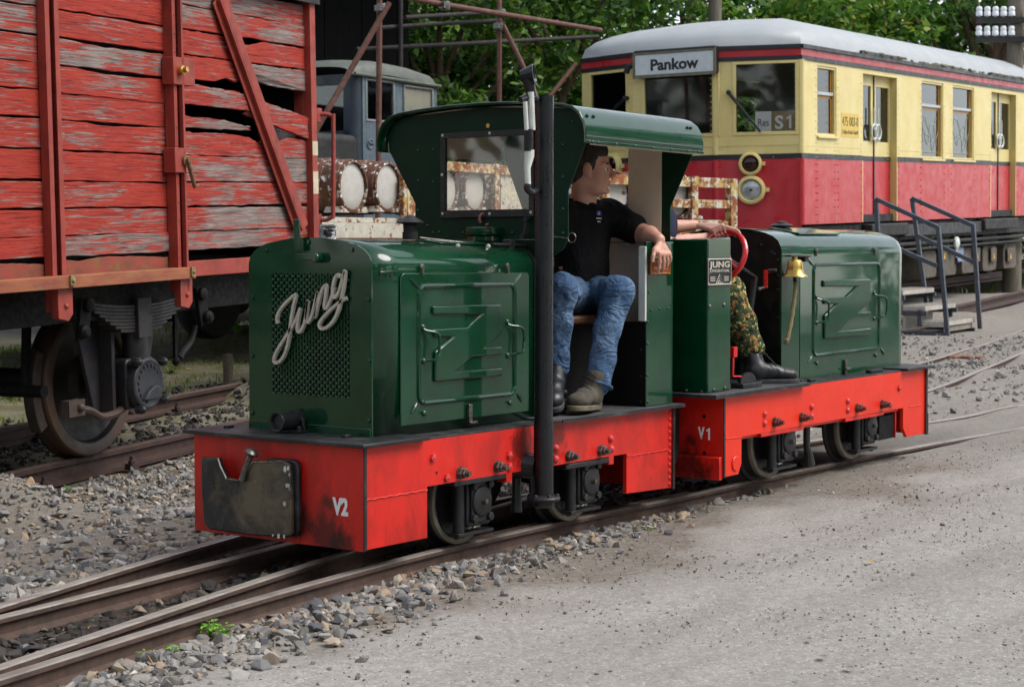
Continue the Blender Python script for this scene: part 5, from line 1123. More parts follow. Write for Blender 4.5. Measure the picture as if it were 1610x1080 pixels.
mb = MB(); mb.lathe(p+Vector((-.02, -.02, .0)), (0, -1, .1), [(.03, 0), (.03, .03), (.018, .034), (.018, .06)], 12); mb.build('lock_knob', BRASS, lk)
p = A2(285, 255, YS-.08); mb = MB(); mb.box(p.x-.10, p.x+.02, YS-.10, YS-.01, p.z-.07, p.z+.09); lk = mb.build('latch_bracket', WAGIRON, wag, bevel=.004)
mb = MB(); mb.lathe(p+Vector((.01, -.01, .01)), (0, -1, 0), [(.035, 0), (.035, .025), (.02, .03), (.02, .05)], 12); mb.tube([p+Vector((.02, -.04, 0)), p+Vector((.05, -.05, -.10)), p+Vector((.09, -.04, -.16)), p+Vector((.13, -.04, -.15))], [.016, .014, .014, .012], 8); mb.build('latch_handle', surf('yellow_rust', S(130, 96, 60), S(96, 62, 46), rough=.6, scale=40), lk)
# diagonal brace
d0, d1 = A2(340, 0, YS-.03), A2(470, 362, YS-.03); d0.y = d1.y = YS-.03
dv = (d1-d0).normalized(); sdv = dv.cross(Vector((0, 1, 0)))
mb = MB(); mb.bar(d0, d1, .022, .075, (0, 1, 0)); mb.bar(d0+sdv*.045+Vector((0, -.035, 0)), d1+sdv*.045+Vector((0, -.035, 0)), .08, .008, (0, 1, 0)); mb.bar(d0-sdv*.03+Vector((0, .0, 0)), d1-sdv*.03, .05, .010, (0, 1, 0)); mb.build('diagonal_brace', WAGIRON, wag, bevel=.002)
# corner post
mb = MB(); mb.box(XP[4]-.045, XP[4]+.035, YS-.05, YS+.02, 1.16, 3.2); mb.box(XP[4]-.045, XP[4]+.035, YS+.02, YS+.10, 1.16, 3.2); cpst = mb.build('corner_post', WAGIRON, wag, bevel=.003)
for za, zb in ((A2(491, 245).z, A2(491, 223).z), (A2(491, 305).z, A2(491, 270).z)):
    mb = MB(); mb.box(XP[4]-.0445, XP[4]+.034, YS-.0525, YS-.0505, za, zb); mb.build('white_band', surf('flaking_white_band', S(206, 194, 170), S(190, 170, 140), rough=.7, scale=9, chips=S(160, 84, 66), cband=(.6, .64), cscale=14), cpst)
# lower sill, steel strip, foot board
mb = MB(); mb.box(XP[3]+.06, XP[4], YS-.02, YS+.02, 1.165, 1.268); mb.build('sill_strip', WAGIRON, wag, bevel=.003)
for b in range(3):
    plank(XP[b]+.06, XP[b+1]-.06, 1.20, 1.33, 1.20, 1.33, 900+b, nx=30, mat=MOSSWOOD, y=YS-.004, top=[(XP[b], 0), (XP[b]+.3, -.02), (XP[b]+.5, .0), (XP[b]+.9, -.012), (XP[b+1], -.03)])
za = A2(10, 449, YS-.16).z; zb = A2(289, 436, YS-.16).z
mb = MB(); mb.box(-4.6, XP[3]+.05, YS-.14, YS-.11, za-.045, za+.028); mb.box(-4.6, XP[3]+.05, YS-.11, YS-.03, za+.012, za+.028); fb = mb.build('foot_rail', WAGSTEP, wag, bevel=.004)
for xx in (XP[2], XP[3]):
    mb = MB(); mb.box(xx-.02, xx+.025, YS-.155, YS-.138, za-.03, za+.03); mb.dome((xx, YS-.155, za), (0, -1, 0), .016, .012); mb.build('rail_clip', surf('yellow_grey_clip', S(150, 132, 88), S(120, 98, 70), rough=.8, scale=20), fb)
    mb = MB(); mb.plate([(xx-.075, YS-.10, za-.02), (xx+.065, YS-.10, za-.02), (xx+.065, YS-.10, za-.20), (xx+.02, YS-.10, za-.24), (xx-.075, YS-.10, za-.22)], (0, .05, 0)); mb.dome((xx+.0, YS-.10, za-.15), (0, -1, 0), .018, .014); mb.build('rail_support', WAGIRON, fb, bevel=.003)
# underframe
mb = MB(); mb.box(-4.6, XP[4]+.1, YS+.14, YS+.22, .93, 1.19); mb.box(-4.6, XP[4]+.1, 1.55, 1.63, .93, 1.19); mb.box(XP[4]+.02, XP[4]+.10, YS+.1, 1.75, .93, 1.19); mb.build('sole_bar', SOOT, wag, bevel=.004)
for xx in (-2.5, -1.2, .2, 1.2): mb = MB(); mb.box(xx-.05, xx+.05, YS+.22, 1.55, .98, 1.18); mb.build('cross_member', SOOT, wag)
# wheelset
XW = -.27; RW = .49
for yy, s_ in ((WAG_RAIL-.065, 1), (WAG_RAIL+1.505+.065, -1)):
    mb = MB(); mb.lathe((XW, yy, RW), (0, s_, 0), [(.10, -.02), (.16, -.02), (.20, .03), (.33, .055), (.385, .03), (.40, -.002), (RW-.012, -.004), (RW-.003, .004), (RW, .02), (RW+.004, .09), (RW+.026, .105), (RW+.028, .118), (RW+.012, .132), (.30, .132)], 56); wl_ = mb.build('wheel', surf('brown_black_wheel', S(30, 25, 22), S(20, 18, 17), rough=.6, scale=5, dirt=S(74, 52, 36), dirt_amt=.5, dscale=4), wag, smooth=40)
    mb = MB(); mb.lathe((XW, yy, RW), (0, s_, 0), [(RW-.085, -.004), (RW-.08, -.008), (RW-.012, -.008), (RW-.001, .002), (RW+.0015, .02), (RW+.006, .088)], 56, caps=False); mb.build('tyre', surf('rusty_tyre', S(64, 50, 40), S(84, 56, 38), rough=.55, scale=4, dirt=S(60, 66, 74), dirt_amt=.6, dscale=3), wl_, smooth=40)
mb = MB(); mb.cyl((XW, WAG_RAIL-.30, RW), (XW, WAG_RAIL+1.8, RW), .075); mb.build('axle', SOOT, wag)
# axle box
YB = -.66
mb = MB(); mb.plate([(XW+a, YB, RW+b) for a, b in rrect(-.15, .17, -.16, .17, .04, 4)], (0, .26, 0)); ab = mb.build('axle_box', IRON, wag, bevel=.012)
mb = MB(); mb.lathe((XW+.02, YB, RW+.0), (0, -1, 0), [(.168, -.02), (.172, .03), (.168, .055), (.15, .062), (.142, .058), (.02, .058)], 32)
mb.plate([(XW+.02-.09, YB-.058, RW-.10), (XW+.02+.10, YB-.058, RW-.10), (XW+.02+.10, YB-.058, RW-.03), (XW+.05, YB-.058, RW-.015), (XW+.02-.04, YB-.058, RW-.05)], (0, -.03, 0)); cov = mb.build('cover', surf('worn_blue_black_cover', S(46, 48, 54), S(34, 35, 40), rough=.5, scale=8, dirt=S(80, 76, 72), dirt_amt=.4, bump=.5, bscale=36, bdist=.006), ab, bevel=.004)
for a in range(12):
    t_ = .6+a*.35; mb = MB(); mb.box(XW+.02+.118*math.cos(t_)-.008, XW+.02+.118*math.cos(t_)+.008, YB-.064, YB-.057, RW+.118*math.sin(t_)-.011, RW+.118*math.sin(t_)+.011); mb.build('cast_letter', IRON, cov, bevel=.002)
for u, w_ in ((-.13, .15), (.16, .13), (-.10, -.16), (.17, -.12)):
    mb = MB(); mb.hexb((XW+.02+u, YB-.03, RW+w_), (0, -1, 0), .032, .05); mb.dome((XW+.02+u, YB-.08, RW+w_), (0, -1, 0), .022, .014); mb.build('cover_bolt', IRON, ab)
# horn guides and keeper
for s_ in (-1, 1):
    x0 = XW+s_*.21; mb = MB()
    mb.plate([(XW+s_*.20, YB+.16, .30), (XW+s_*.27, YB+.16, .30), (XW+s_*.46, YB+.16, .95), (XW+s_*.20, YB+.16, .95)], (0, .03, 0)); mb.box(min(XW+s_*.18, XW+s_*.215), max(XW+s_*.18, XW+s_*.215), YB+.06, YB+.16, .30, .95); mb.build('horn_guide', surf('blue_black_iron', S(36, 40, 48), S(28, 30, 35), rough=.55, scale=5, dirt=S(80, 60, 44), dirt_amt=.4), wag, bevel=.004)
kp = [A2(q[0], q[1], YB+.05) for q in ((110, 642), (140, 645), (160, 655), (185, 648), (205, 630))]
mb = MB(); mb.tube(spline(kp, 4), .026, 8); mb.box(kp[0].x-.06, kp[0].x+.10, YB+.01, YB+.07, kp[0].z-.05, kp[0].z+.05); mb.dome((kp[0].x+.05, YB+.01, kp[0].z), (0, -1, 0), .03, .03); mb.build('keeper_strap', surf('brown_iron', S(72, 54, 46), S(52, 42, 38), rough=.6, scale=10), wag)
# leaf spring
zs0 = A2(195, 492, YB).z; spl = MB()
sp_root = None
for k in range(8):
    hl = .62-.055*k; zz = zs0+.045-.022*k; n = 10; pts = [(XW+hl*(2*i/n-1), zz+.055*((2*i/n-1)**2)*(hl/.62)**2) for i in range(n+1)]
    mb = MB(); mb.plate([(x, YB-.03, z) for x, z in pts]+[(x, YB-.03, z-.019) for x, z in pts[::-1]], (0, .10, 0)); mb.build('spring_leaf', surf('spring_steel_black', S(44, 42, 42), S(30, 29, 30), rough=.55, scale=8, dirt=S(66, 58, 52), dirt_amt=.4) if k == 0 else bpy.data.materials['spring_steel_black'], wag, bevel=.002)
mb = MB(); mb.box(XW-.075, XW+.075, YB-.055, YB+.09, zs0-.17, zs0+.09); mb.build('spring_buckle', bpy.data.materials['spring_steel_black'], wag, bevel=.006)
mb = MB(); mb.cyl((XW, YB+.03, RW+.15), (XW, YB+.03, zs0-.12), .085, n=16); mb.build('spring_seat', IRON, wag)
for s_, q0, q1 in ((-1, (72, 530), (54, 548)), (1, (296, 495), (312, 512))):
    a, b = A2(*q0, YB-.02), A2(*q1, YB-.04); zt_ = za-.20
    ex = XW+s_*.64; mb = MB(); mb.plate([(ex-.05, YB-.07, zs0+.12), (ex+.06, YB-.07, zs0+.12), (ex+s_*.05+.06, YB-.07, zs0-.12), (ex+s_*.05-.05, YB-.07, zs0-.14)], (0, .03, 0)); mb.lathe((ex, YB-.07, zs0+.08), (0, -1, 0), [(.045, 0), (.045, .03), (.025, .04)], 12); mb.lathe((ex+s_*.06, YB-.07, zs0-.08), (0, -1, 0), [(.045, 0), (.045, .03), (.025, .05)], 12); mb.build('spring_shackle', SOOT, wag, bevel=.004)
    mb = MB(); mb.plate([(ex-.08, YB+.05, 1.0), (ex+.10, YB+.05, 1.0), (ex+.06, YB+.05, zs0), (ex-.03, YB+.05, zs0)], (0, .05, 0)); mb.build('spring_bracket', SOOT, wag, bevel=.004)
# brake shoe, hanger, chain hook
for s_ in (-1, 1):
    mb = MB(); ang = np.linspace(-.5, .45, 9); o_ = [(XW+s_*(RW+.01)*math.cos(a), RW+(RW+.01)*math.sin(a)) for a in ang]; i_ = [(XW+s_*(RW+.09)*math.cos(a), RW+(RW+.09)*math.sin(a)) for a in ang[::-1]]
    mb.plate([(x, WAG_RAIL-.05, z) for x, z in o_+i_], (0, .08, 0)); bs = mb.build('brake_shoe', surf('brake_iron', S(58, 46, 40), S(38, 34, 32), rough=.6, scale=9), wag, bevel=.005)
    mb = MB(); mb.cyl((XW+s_*(RW+.12), WAG_RAIL-.16, RW+.0), (XW+s_*(RW+.12), WAG_RAIL+.2, RW), .04); mb.bar((XW+s_*(RW+.10), WAG_RAIL, RW), (XW+s_*(RW+.06), WAG_RAIL, 1.0), .03, .06, (1, 0, 0)); mb.build('brake_hanger', SOOT, bs)
a = [A2(*q, -.45) for q in ((275, 520), (276, 570))]; mb = MB(); mb.bar(a[0]+Vector((0, 0, .12)), a[1], .03, .02, (0, 1, 0)); mb.dome(a[1]+Vector((0, 0, .01)), (0, -1, 0), .035, .03); mb.build('hook_bar', SOOT, wag)
b_ = [A2(*q, -.45) for q in ((306, 512), (300, 535), (288, 552), (282, 562))]; mb = MB(); mb.tube(spline(b_, 4), .024, 8); mb.build('brake_hose', RUBBER, wag)
# hand rail on the far end
h = [Vector(WAG.loc(dep(*q, 14.9))) for q in ((499, 180), (512, 180), (522, 183), (524, 192), (524, 330), (522, 341), (512, 346), (499, 346))]
mb = MB(); mb.tube(spline(h, 3), .018, 8); hr = mb.build('hand_rail', WAGIRON, wag)
for q in (h[0], h[-1]): mb = MB(); mb.box(q.x-.06, q.x+.03, q.y-.03, q.y+.03, q.z-.07, q.z+.05); mb.build('rail_bracket', WAGIRON, hr, bevel=.006)
mb = MB(); hb = Vector(WAG.loc(dep(514, 362, 14.6))); mb.lathe(hb, (0, 0, 1), [(.075, -.20), (.075, .0), (.09, .005), (.09, .03), (.06, .045)], 18); mb.build('buffer_cap', surf('black_white_cap', S(40, 40, 42), S(30, 30, 32), rough=.4, scale=6, chips=S(210, 212, 214), cband=(.5, .54), cscale=18), wag)
# ================================================================== red and cream railcar
coa = thing('railcar', 'red and cream electric railcar with angled front, destination sign and silver roof', 'railcar', frame=COA)
CW, CL = 3.15, 24.0
A3 = lambda px, py, y=0.: Vector(COA.at(px, py, 'y', y))
# level heights on the near corner
zr0, zk0, zk1, zc1, zb1, zg = A3(1273, 353).z, A3(1273, 249.5).z, A3(1273, 241.5).z, A3(1273, 95.5).z, A3(1273, 89).z, A3(1273, 78).z
FRONT = [(0., 0.), (-.37, .98), (-.37, 2.17), (0., 3.15)]
def facet(i):
    a, b = FRONT[i], FRONT[i+1]; d = Vector((b[0]-a[0], b[1]-a[1], 0)); L = d.length; d.normalize(); n = Vector((-d.y, d.x, 0))
    if n.x > 0: n = -n
    return Vector((a[0], a[1], 0)), d, n, L
def fpt(i, px, py):
    """point of the sight line on front facet i: (u along, z)"""
    o, d, n, L = facet(i); c = Vector(COA.M @ (CAM_POS-COA.O)); r = Vector(COA.M @ ray(px, py)); t = (o-c).dot(n)/r.dot(n); p = c+r*t; return (p-o).dot(d), p.z
def fquad(mb, i, u0, u1, z0, z1, d0, d1):
    o, d, n, L = facet(i); P = lambda u, z, k: o+d*u+n*k+Vector((0, 0, z))
    mb.add([P(u0, z0, d0), P(u1, z0, d0), P(u1, z1, d0), P(u0, z1, d0), P(u0, z0, d1), P(u1, z0, d1), P(u1, z1, d1), P(u0, z1, d1)], [(0, 3, 2, 1), (4, 5, 6, 7), (0, 1, 5, 4), (1, 2, 6, 5), (2, 3, 7, 6), (3, 0, 4, 7)])
# windows of the front in facet coordinates
fw = {}
for i, (xa, ya, xb, yb) in {0: (1252, 84, 1156, 210), 1: (1127, 118, 1013, 213), 2: (985, 98, 929, 180)}.items():
    u0, z1 = fpt(i, xa, ya); u1, z0 = fpt(i, xb, yb); _, z1b = fpt(i, xb, ya)
    fw[i] = (u0, u1, z0, (z1+z1b)/2)
fw[0] = (*fw[0][:3], min(fw[0][3], zc1-.03)); fw[1] = (fw[1][0], fw[1][1], fw[0][2], min(fw[1][3], zc1-.03)); fw[2] = (fw[2][0], fw[2][1], fw[0][2], fw[0][3])
def front_band(name, z0, z1, mat, out=.0, windows=False):
    mb = MB()
    for i in range(3):
        L = facet(i)[3]; ex = .012
        if not windows: fquad(mb, i, -ex if i else -.0, L+(ex if i < 2 else 0), z0, z1, out, out-.05)
        else:
            u0, u1, za, zb = fw[i]; fquad(mb, i, 0, u0, z0, z1, out, out-.05); fquad(mb, i, u1, L, z0, z1, out, out-.05); fquad(mb, i, u0, u1, z0, za, out, out-.05); fquad(mb, i, u0, u1, zb, z1, out, out-.05)
    return mb.build(name, mat, coa, smooth=0)
front_band('front_lower_panel', zr0-.05, zk0, COACHR); front_band('front_black_band', zk0, zk1, COACHK, .006)
front_band('front_upper_panel', zk1, zc1, COACHC, 0, True); front_band('front_lower_trim', zc1, zb1+.0, COACHK, .012); front_band('front_red_band', zb1, zg, COACHR, .004); front_band('front_gutter', zg, zg+.05, COACHK, .03)
for i in range(3):
    u0, u1, za, zb = fw[i]; mb = MB()
    for q in ((u0-.03, u1+.03, za-.03, za+.012), (u0-.03, u1+.03, zb-.012, zb+.02), (u0-.03, u0+.014, za+.012, zb-.012), (u1-.014, u1+.03, za+.012, zb-.012)): fquad(mb, i, *q, .012, -.03)
    fr_ = mb.build('front_window', COACHC, coa, bevel=.004)
    mb = MB(); fquad(mb, i, u0, u1, za, zb, -.02, -.026); mb.build('pane', GLASSFR if i == 0 else GLASSDK, fr_)
    # rivet rows beside the windows
    o, d, n, L = facet(i); rv = MB()
    for uu in (.035, .075, L-.035, L-.075):
        for k in range(28):
            rv.dome(o+d*uu+n*.001+Vector((0, 0, zr0+.02+k*(zc1-zr0)/28)), n, .009, .007, 5)
    for k in range(int(L/.07)): rv.dome(o+d*(.05+k*.07)+n*.001+Vector((0, 0, za-.10)), n, .009, .007, 5)
    for uu in (L*.33,):
        for k in range(12): rv.dome(o+d*uu+n*.001+Vector((0, 0, zr0+.02+k*.075)), n, .009, .007, 5)
    r_o = rv.build('rivet_rows', [COACHC, COACHC, COACHC][i], coa); r_o['kind'] = 'stuff'
    me = r_o.data; me.materials.append(COACHR)
    for p in me.polygons:
        if p.center.z < zk0: p.material_index = 1
    mb = MB(); fquad(mb, i, .02, L-.02, za-.16, za-.05, .006, .0); mb.build('belt_strip', COACHC, coa, bevel=.002)
# corner posts
for i in range(2):
    o = Vector((*FRONT[i], 0)); mb = MB(); mb.cyl(o+Vector((.03, .02, zr0)), o+Vector((.03, .02, zk0)), .05, n=10); mb.build('corner_round', COACHR, coa)
    mb = MB(); mb.cyl(o+Vector((.03, .02, zk1)), o+Vector((.03, .02, zc1)), .05, n=10); mb.build('corner_round', COACHC, coa)
# destination box
o, d, n, L = facet(1); ua, z1 = fpt(1, 1128, 80); ub, z0 = fpt(1, 1003, 117); z1 = fpt(1, 1066, 82)[1]; z0 = fpt(1, 1066, 116)[1]
mb = MB(); fquad(mb, 1, ua-.02, ub+.0, z0-.03, z1+.04, .0, .10); box_ = mb.build('destination_box', COACHK, coa, bevel=.01)
mb = MB(); fquad(mb, 1, ua+.0, ub-.02, z0-.005, z1-.02, .102, .112); sg = mb.build('sign_face', SIGNW, box_, bevel=.004)
mb = MB()
for q in ((ua-.03, ub+.01, z0-.045, z0-.006), (ua-.03, ub+.01, z1-.019, z1+.005), (ua-.03, ua-.001, z0-.006, z1-.019), (ub-.019, ub+.01, z0-.006, z1-.019)): fquad(mb, 1, *q, .102, .122)
mb.build('sign_frame', surf('dull_brass_frame', S(120, 116, 96), S(84, 80, 64), rough=.5, scale=20), box_, bevel=.003)
text_mesh('destination_text', 'Pankow', BLACKTXT, sg, o+d*((ua+ub)/2-.02)+n*.114+Vector((0, 0, (z0+z1)/2-.015)), -d, (0, 0, 1), (z1-z0)*.52, (ub-ua)*.60, .001, bold=.035)
# lamps
def lamp(px, py, r, name, gl, i):
    o, d, n, L = facet(i); u, z = fpt(i, px, py); p = o+d*u+Vector((0, 0, z))
    mb = MB(); mb.lathe(p, n, [(r, -.01), (r, .05), (r*.95, .075), (r*.78, .085), (r*.72, .07), (r*.7, .02)], 30); l = mb.build(name, COACHC, coa, smooth=40)
    mb = MB(); mb.lathe(p, n, [(r*.74, .03), (r*.6, .045), (r*.3, .058), (r*.08, .06)], 26); mb.build('lamp_glass', gl, l, smooth=60)
    mb = MB(); mb.bar(p-d*(r*1.0)+n*.03, p-d*(r*1.25)+n*.03, .05, .05); mb.build('lamp_hinge', COACHC, l)
    if gl is HEADGL: mb = MB(); mb.lathe(p, n, [(r*.10, .06), (r*.08, .075)], 10); mb.build('bulb_cap', BLACKTXT, l)
lamp(1180, 258, fpt(0, 1164, 258)[0]-fpt(0, 1180, 258)[0]+.02, 'tail_lamp', TAILGL, 0); lamp(1181, 299, fpt(0, 1158, 299)[0]-fpt(0, 1181, 299)[0], 'head_lamp', HEADGL, 0)
lamp(966, 262, .17, 'tail_lamp', TAILGL, 2); lamp(960, 303, .2, 'head_lamp', HEADGL, 2)
# wipers
for i, a, b in ((0, (1146, 146), (1196, 208)), (2, (987, 155), (965, 177))):
    o, d, n, L = facet(i); P = lambda q, k: (lambda uz: o+d*uz[0]+n*k+Vector((0, 0, uz[1])))(fpt(i, *q))
    mb = MB(); mb.tube([P(a, .05), P(b, .04)], [.022, .014], 8); mb.tube([P((a[0]+14, a[1]+10) if i == 0 else (a[0]-10, a[1]+6), .06), P((a[0]+28, a[1]+19) if i == 0 else b, .045)], .008, 6); mb.lathe(P(a, 0.), n, [(.03, 0), (.03, .07), (.015, .075)], 10); mb.build('wiper', COACHK, coa)
o, d, n, L = facet(1); u, z = fpt(1, 994, 107); mb = MB(); p = o+d*(L-.06)+n*.05+Vector((0, 0, fpt(2, 988, 104)[1])); mb.tube(spline([p-n*.05, p+n*.03, p+n*.05+d*.06+Vector((0, 0, -.03)), p+n*.05+d*.10+Vector((0, 0, -.10))], 4), .04, 10); mb.build('horn', COACHK, coa)
# line cards behind the glass
o, d, n, L = facet(0); c0, cz1 = fpt(0, 1252, 174); c1_, cz0 = fpt(0, 1213, 209); e1, _ = fpt(0, 1187, 174)
mb = MB(); fquad(mb, 0, c0+.015, c1_, cz0+.01, cz1, -.035, -.045); cd = mb.build('line_card', SIGNTAN, coa)
text_mesh('card_text', 'S', WHITEP, cd, o+d*(c0+(c1_-c0)*.70)-n*.033+Vector((0, 0, (cz0+cz1)/2)), -d, (0, 0, 1), (cz1-cz0)*.62, (c1_-c0)*.34, .001, bold=.03); one_glyph(cd, o+d*(c0+(c1_-c0)*.30)-n*.033+Vector((0, 0, (cz0+cz1)/2)), -d, (0, 0, 1), (cz1-cz0)*.62, WHITEP)
mb = MB(); fquad(mb, 0, c1_+.004, e1, cz0+.01, cz1, -.035, -.045); cd = mb.build('line_card', WHITEP, coa)
text_mesh('card_text', 'Res', BLACKTXT, cd, o+d*((e1+c1_)/2)-n*.033+Vector((0, 0, (cz0+cz1)/2)), -d, (0, 0, 1), (cz1-cz0)*.36, (e1-c1_)*.66, .001)
# ---- long side
def sx(px, py=180): return A3(px, py).x
def sz(px, py): return A3(px, py).z
W1 = (sx(1285), sx(1315), sz(1300, 214), sz(1285, 103)); D1 = (sx(1356), sx(1411), zr0, sz(1356, 112))
W2 = (sx(1449), sx(1483), sz(1452, 249), sz(1449, 127)); W3 = (sx(1498), sx(1531), W2[2], W2[3]); D2 = (sx(1558), sx(1598), zr0, D1[3])
pitch_ = D2[0]-D1[0]; opens = [W1, D1, W2, W3, D2]
k_ = D2[1]
while k_ < CL-4: opens += [(W2[0]+pitch_*(len(opens)//3-0), W2[1]+pitch_*(len(opens)//3), W2[2], W2[3])]; k_ = opens[-1][1]+1
opens = [o_ for o_ in opens if o_[1] < CL-.5]; opens = opens[:5] + [o_ for o_ in opens[5:] if o_[0] > D2[1]+.4]
def side_band(name, z0, z1, mat, out, cuts):
    mb = MB(); x = 0.
    for a, b, c, d_ in sorted(cuts):
        lo, hi = max(z0, c), min(z1, d_)
        if hi <= lo: continue
        mb.box(x, a, -out, .05, z0, z1)
        if lo > z0+1e-4: mb.box(a, b, -out, .05, z0, lo)
        if hi < z1-1e-4: mb.box(a, b, -out, .05, hi, z1)
        x = b
    mb.box(x, CL, -out, .05, z0, z1); return mb.build(name, mat, coa, smooth=0)
side_band('side_lower_panel', zr0, zk0, COACHR, .0, [D1, D2]); side_band('side_black_band', zk0, zk1, COACHK, .008, [D1, D2])
side_band('side_upper_panel', zk1, zc1, COACHC, .0, opens); side_band('side_lower_trim', zc1, zb1, COACHK, .016, []); side_band('side_red_band', zb1, zg, COACHR, .004, []); side_band('side_gutter', zg, zg+.05, COACHK, .035, [])
for a, b, c, d_ in [o_ for o_ in opens if o_ not in (D1, D2)]:
    mb = MB()
    for q in ((a, a+.03, c, d_), (b-.03, b, c, d_), (a+.03, b-.03, c, c+.03), (a+.03, b-.03, d_-.03, d_)): mb.box(q[0], q[1], .0+.012, .045, q[2], q[3])
    wfr = mb.build('side_window', COACHC, coa)
    mb = MB(); mb.box(b-.08, b-.031, .05, .12, c+.03, d_-.03); mb.box(a+.031, b-.031, .05, .10, d_-.40, d_-.34); mb.build('wood_frame', WOODFR, wfr)
    mb = MB(); mb.box(a+.03, b-.03, .055, .060, c+.03, d_-.03); mb.build('pane', GLASS, wfr)
    mb = MB(); mb.box(a+.03, b-.03, .03, .05, d_-.36, d_-.32); mb.build('transom', LINEN, wfr)
    mb = MB(); mb.box(a-.02, b+.03, -.03, .02, c-.035, c-.005); mb.build('sill', COACHC, wfr, bevel=.004)
for a, b, c, d_ in (D1, D2):
    m_ = (a+b)/2; 
    mb = MB(); mb.box(a-.0, a+.02, .0, .16, c, d_); mb.box(b-.02, b, .0, .16, c, d_); mb.box(a+.02, b-.02, .0, .16, d_-.03, d_); dj = mb.build('door_jamb', COACHC, coa)
    for s_, (x0, x1) in enumerate(((a+.022, m_-.012), (m_+.012, b-.022))):
        wx0, wx1 = x0+(.08 if s_ else .05), x1-(.05 if s_ else .08); wz0, wz1 = zk1+.20, d_-.17
        mb = MB(); mb.box(x0, wx0, .10, .14, zk1, d_-.03); mb.box(wx1, x1, .10, .14, zk1, d_-.03); mb.box(wx0, wx1, .10, .14, zk1, wz0); mb.box(wx0, wx1, .10, .14, wz1, d_-.03); dr_ = mb.build('sliding_door', COACHC, coa)
        mb = MB(); mb.box(x0, x1, .10, .14, c+.02, zk0); mb.build('door_lower', COACHR, dr_)
        mb = MB(); mb.box(x0, x1, .095, .14, zk0, zk1); mb.build('door_band', COACHK, dr_)
        mb = MB(); mb.box(wx0, wx1, .12, .125, wz0, wz1); mb.build('pane', GLASSDK, dr_)
        hx = m_+(.07 if s_ else -.07); hz = zk1+.36
        mb = MB(); mb.tube([(hx+.0, .06, hz+.30), (hx, .06, hz)], .012, 6); mb.ring((hx, .06, hz-.03), (0, 1, 0), .12 if 0 else .10, .016, 18, 6); mb.build('door_handle', CREAMW, dr_)
    mb = MB(); mb.box(m_-.011, m_+.011, .085, .13, c+.02, d_-.03); mb.build('door_seal', COACHK, dj)
    mb = MB(); mb.box(a-.1, b+.1, -.04, .0, zg+.05, zg+.09); mb.build('door_drip_rail', COACHK, coa)
    mb = MB(); rs = np.random.default_rng(int(a*10))
    for k in range(14): x_ = rs.uniform(a-.1, b+.3); mb.dome((x_, -.02, zg+.075), (0, -.4, 1), rs.uniform(.02, .06), rs.uniform(.012, .03), 7)
    mo = mb.build('moss_patch', MOSS, coa); mo['kind'] = 'stuff'
rv = MB()
for xx in [o_[0]-.05 for o_ in opens[:5]]+[o_[1]+.05 for o_ in opens[:5]]+[.06, .5, 1.05, 2.9, 4.2]:
    for k in range(22):
        zz = zr0+.03+k*(zc1-zr0-.05)/22; rv.dome((xx, -.001, zz), (0, -1, 0), .009, .008, 5)
for k in range(120): rv.dome((.1+k*.07, -.001, zk1+.09), (0, -1, 0), .008, .006, 5) if not any(o_[0] < .1+k*.07 < o_[1] for o_ in (D1, D2)) else None
r_o = rv.build('rivet_rows', COACHC, coa); r_o['kind'] = 'stuff'; r_o.data.materials.append(COACHR)
for p in r_o.data.polygons:
    if p.center.z < zk0: p.material_index = 1
# number lettering
c0 = A3(1336.5, 196); mb = MB(); mb.box(c0.x-.30, c0.x+.30, -.003, -.001, c0.z-.17, c0.z+.14); npl = mb.build('number_panel', surf('yellow_number_patch', S(222, 190, 84), S(206, 172, 70), rough=.5, scale=8), coa)
text_mesh('number_text', '475 003-0', BLACKTXT, npl, (c0.x, -.004, c0.z+.04), (1, 0, 0), (0, 0, 1), .125, .54, .001)
text_mesh('owner_text', 'S-Bahn Berlin GmbH', BLACKTXT, npl, (c0.x, -.004, c0.z-.10), (1, 0, 0), (0, 0, 1), .055, .54, .001)
# scrawl on the panes
for (a, b, c, d_), sd in ((W2, 3), (W3, 8)):
    rs = np.random.default_rng(sd); mb = MB()
    for k in range(3):
        pts = [(a+.06+(b-a-.14)*t + rs.normal(0, .03), .052, c+.1+.75*abs(math.sin(t*5+k*1.3))*(.7-.15*k)+rs.normal(0, .04)) for t in np.linspace(.05, .95, 8)]
        mb.ribbon(spline(pts, 4), .022, (0, -1, 0), .002)
    g = mb.build('scrawl', GRAFF, coa); g['kind'] = 'stuff'
# inside: floor, far wall with windows, partition, bulkhead, seats as dark shapes
mb = MB(); mb.box(.0, CL, .06, CW-.05, zr0, zr0+.10); mb.box(.0, CL, .1, CW-.1, zg+.0, zg+.06); mb.build('floor_and_ceiling', DARKIN, coa)
mb = MB(); x = 0.
for a, b in ((.4, 1.2), (2.6, 3.9), (4.6, 6.0), (7.2, 8.6), (10, 13), (15, 20)):
    mb.box(x, a, CW-.05, CW, zr0, zg); mb.box(a, b, CW-.05, CW, zr0, zk1+.35); mb.box(a, b, CW-.05, CW, zc1-.1, zg); x = b
mb.box(x, CL, CW-.05, CW, zr0, zg); mb.build('far_side', COACHC, coa)
mb = MB(); mb.box(CL-.05, CL, .05, CW-.05, zr0, zg); mb.build('rear_end', COACHR, coa)
mb = MB(); mb.box(1.35, 1.40, .08, 1.2, zr0+.1, zg); mb.box(1.35, 1.40, 2.0, CW-.08, zr0+.1, zg); mb.build('cab_partition', LINEN, coa)
for k in range(4): mb = MB(); mb.box(2.9+k*1.4, 3.35+k*1.4, .2, 1.2, zr0+.1, zk1+.1); mb.box(3.35+k*1.4, 3.42+k*1.4, .2, 1.2, zr0+.1, zk1+.65); mb.build('bench', WOODFR, coa, bevel=.02)
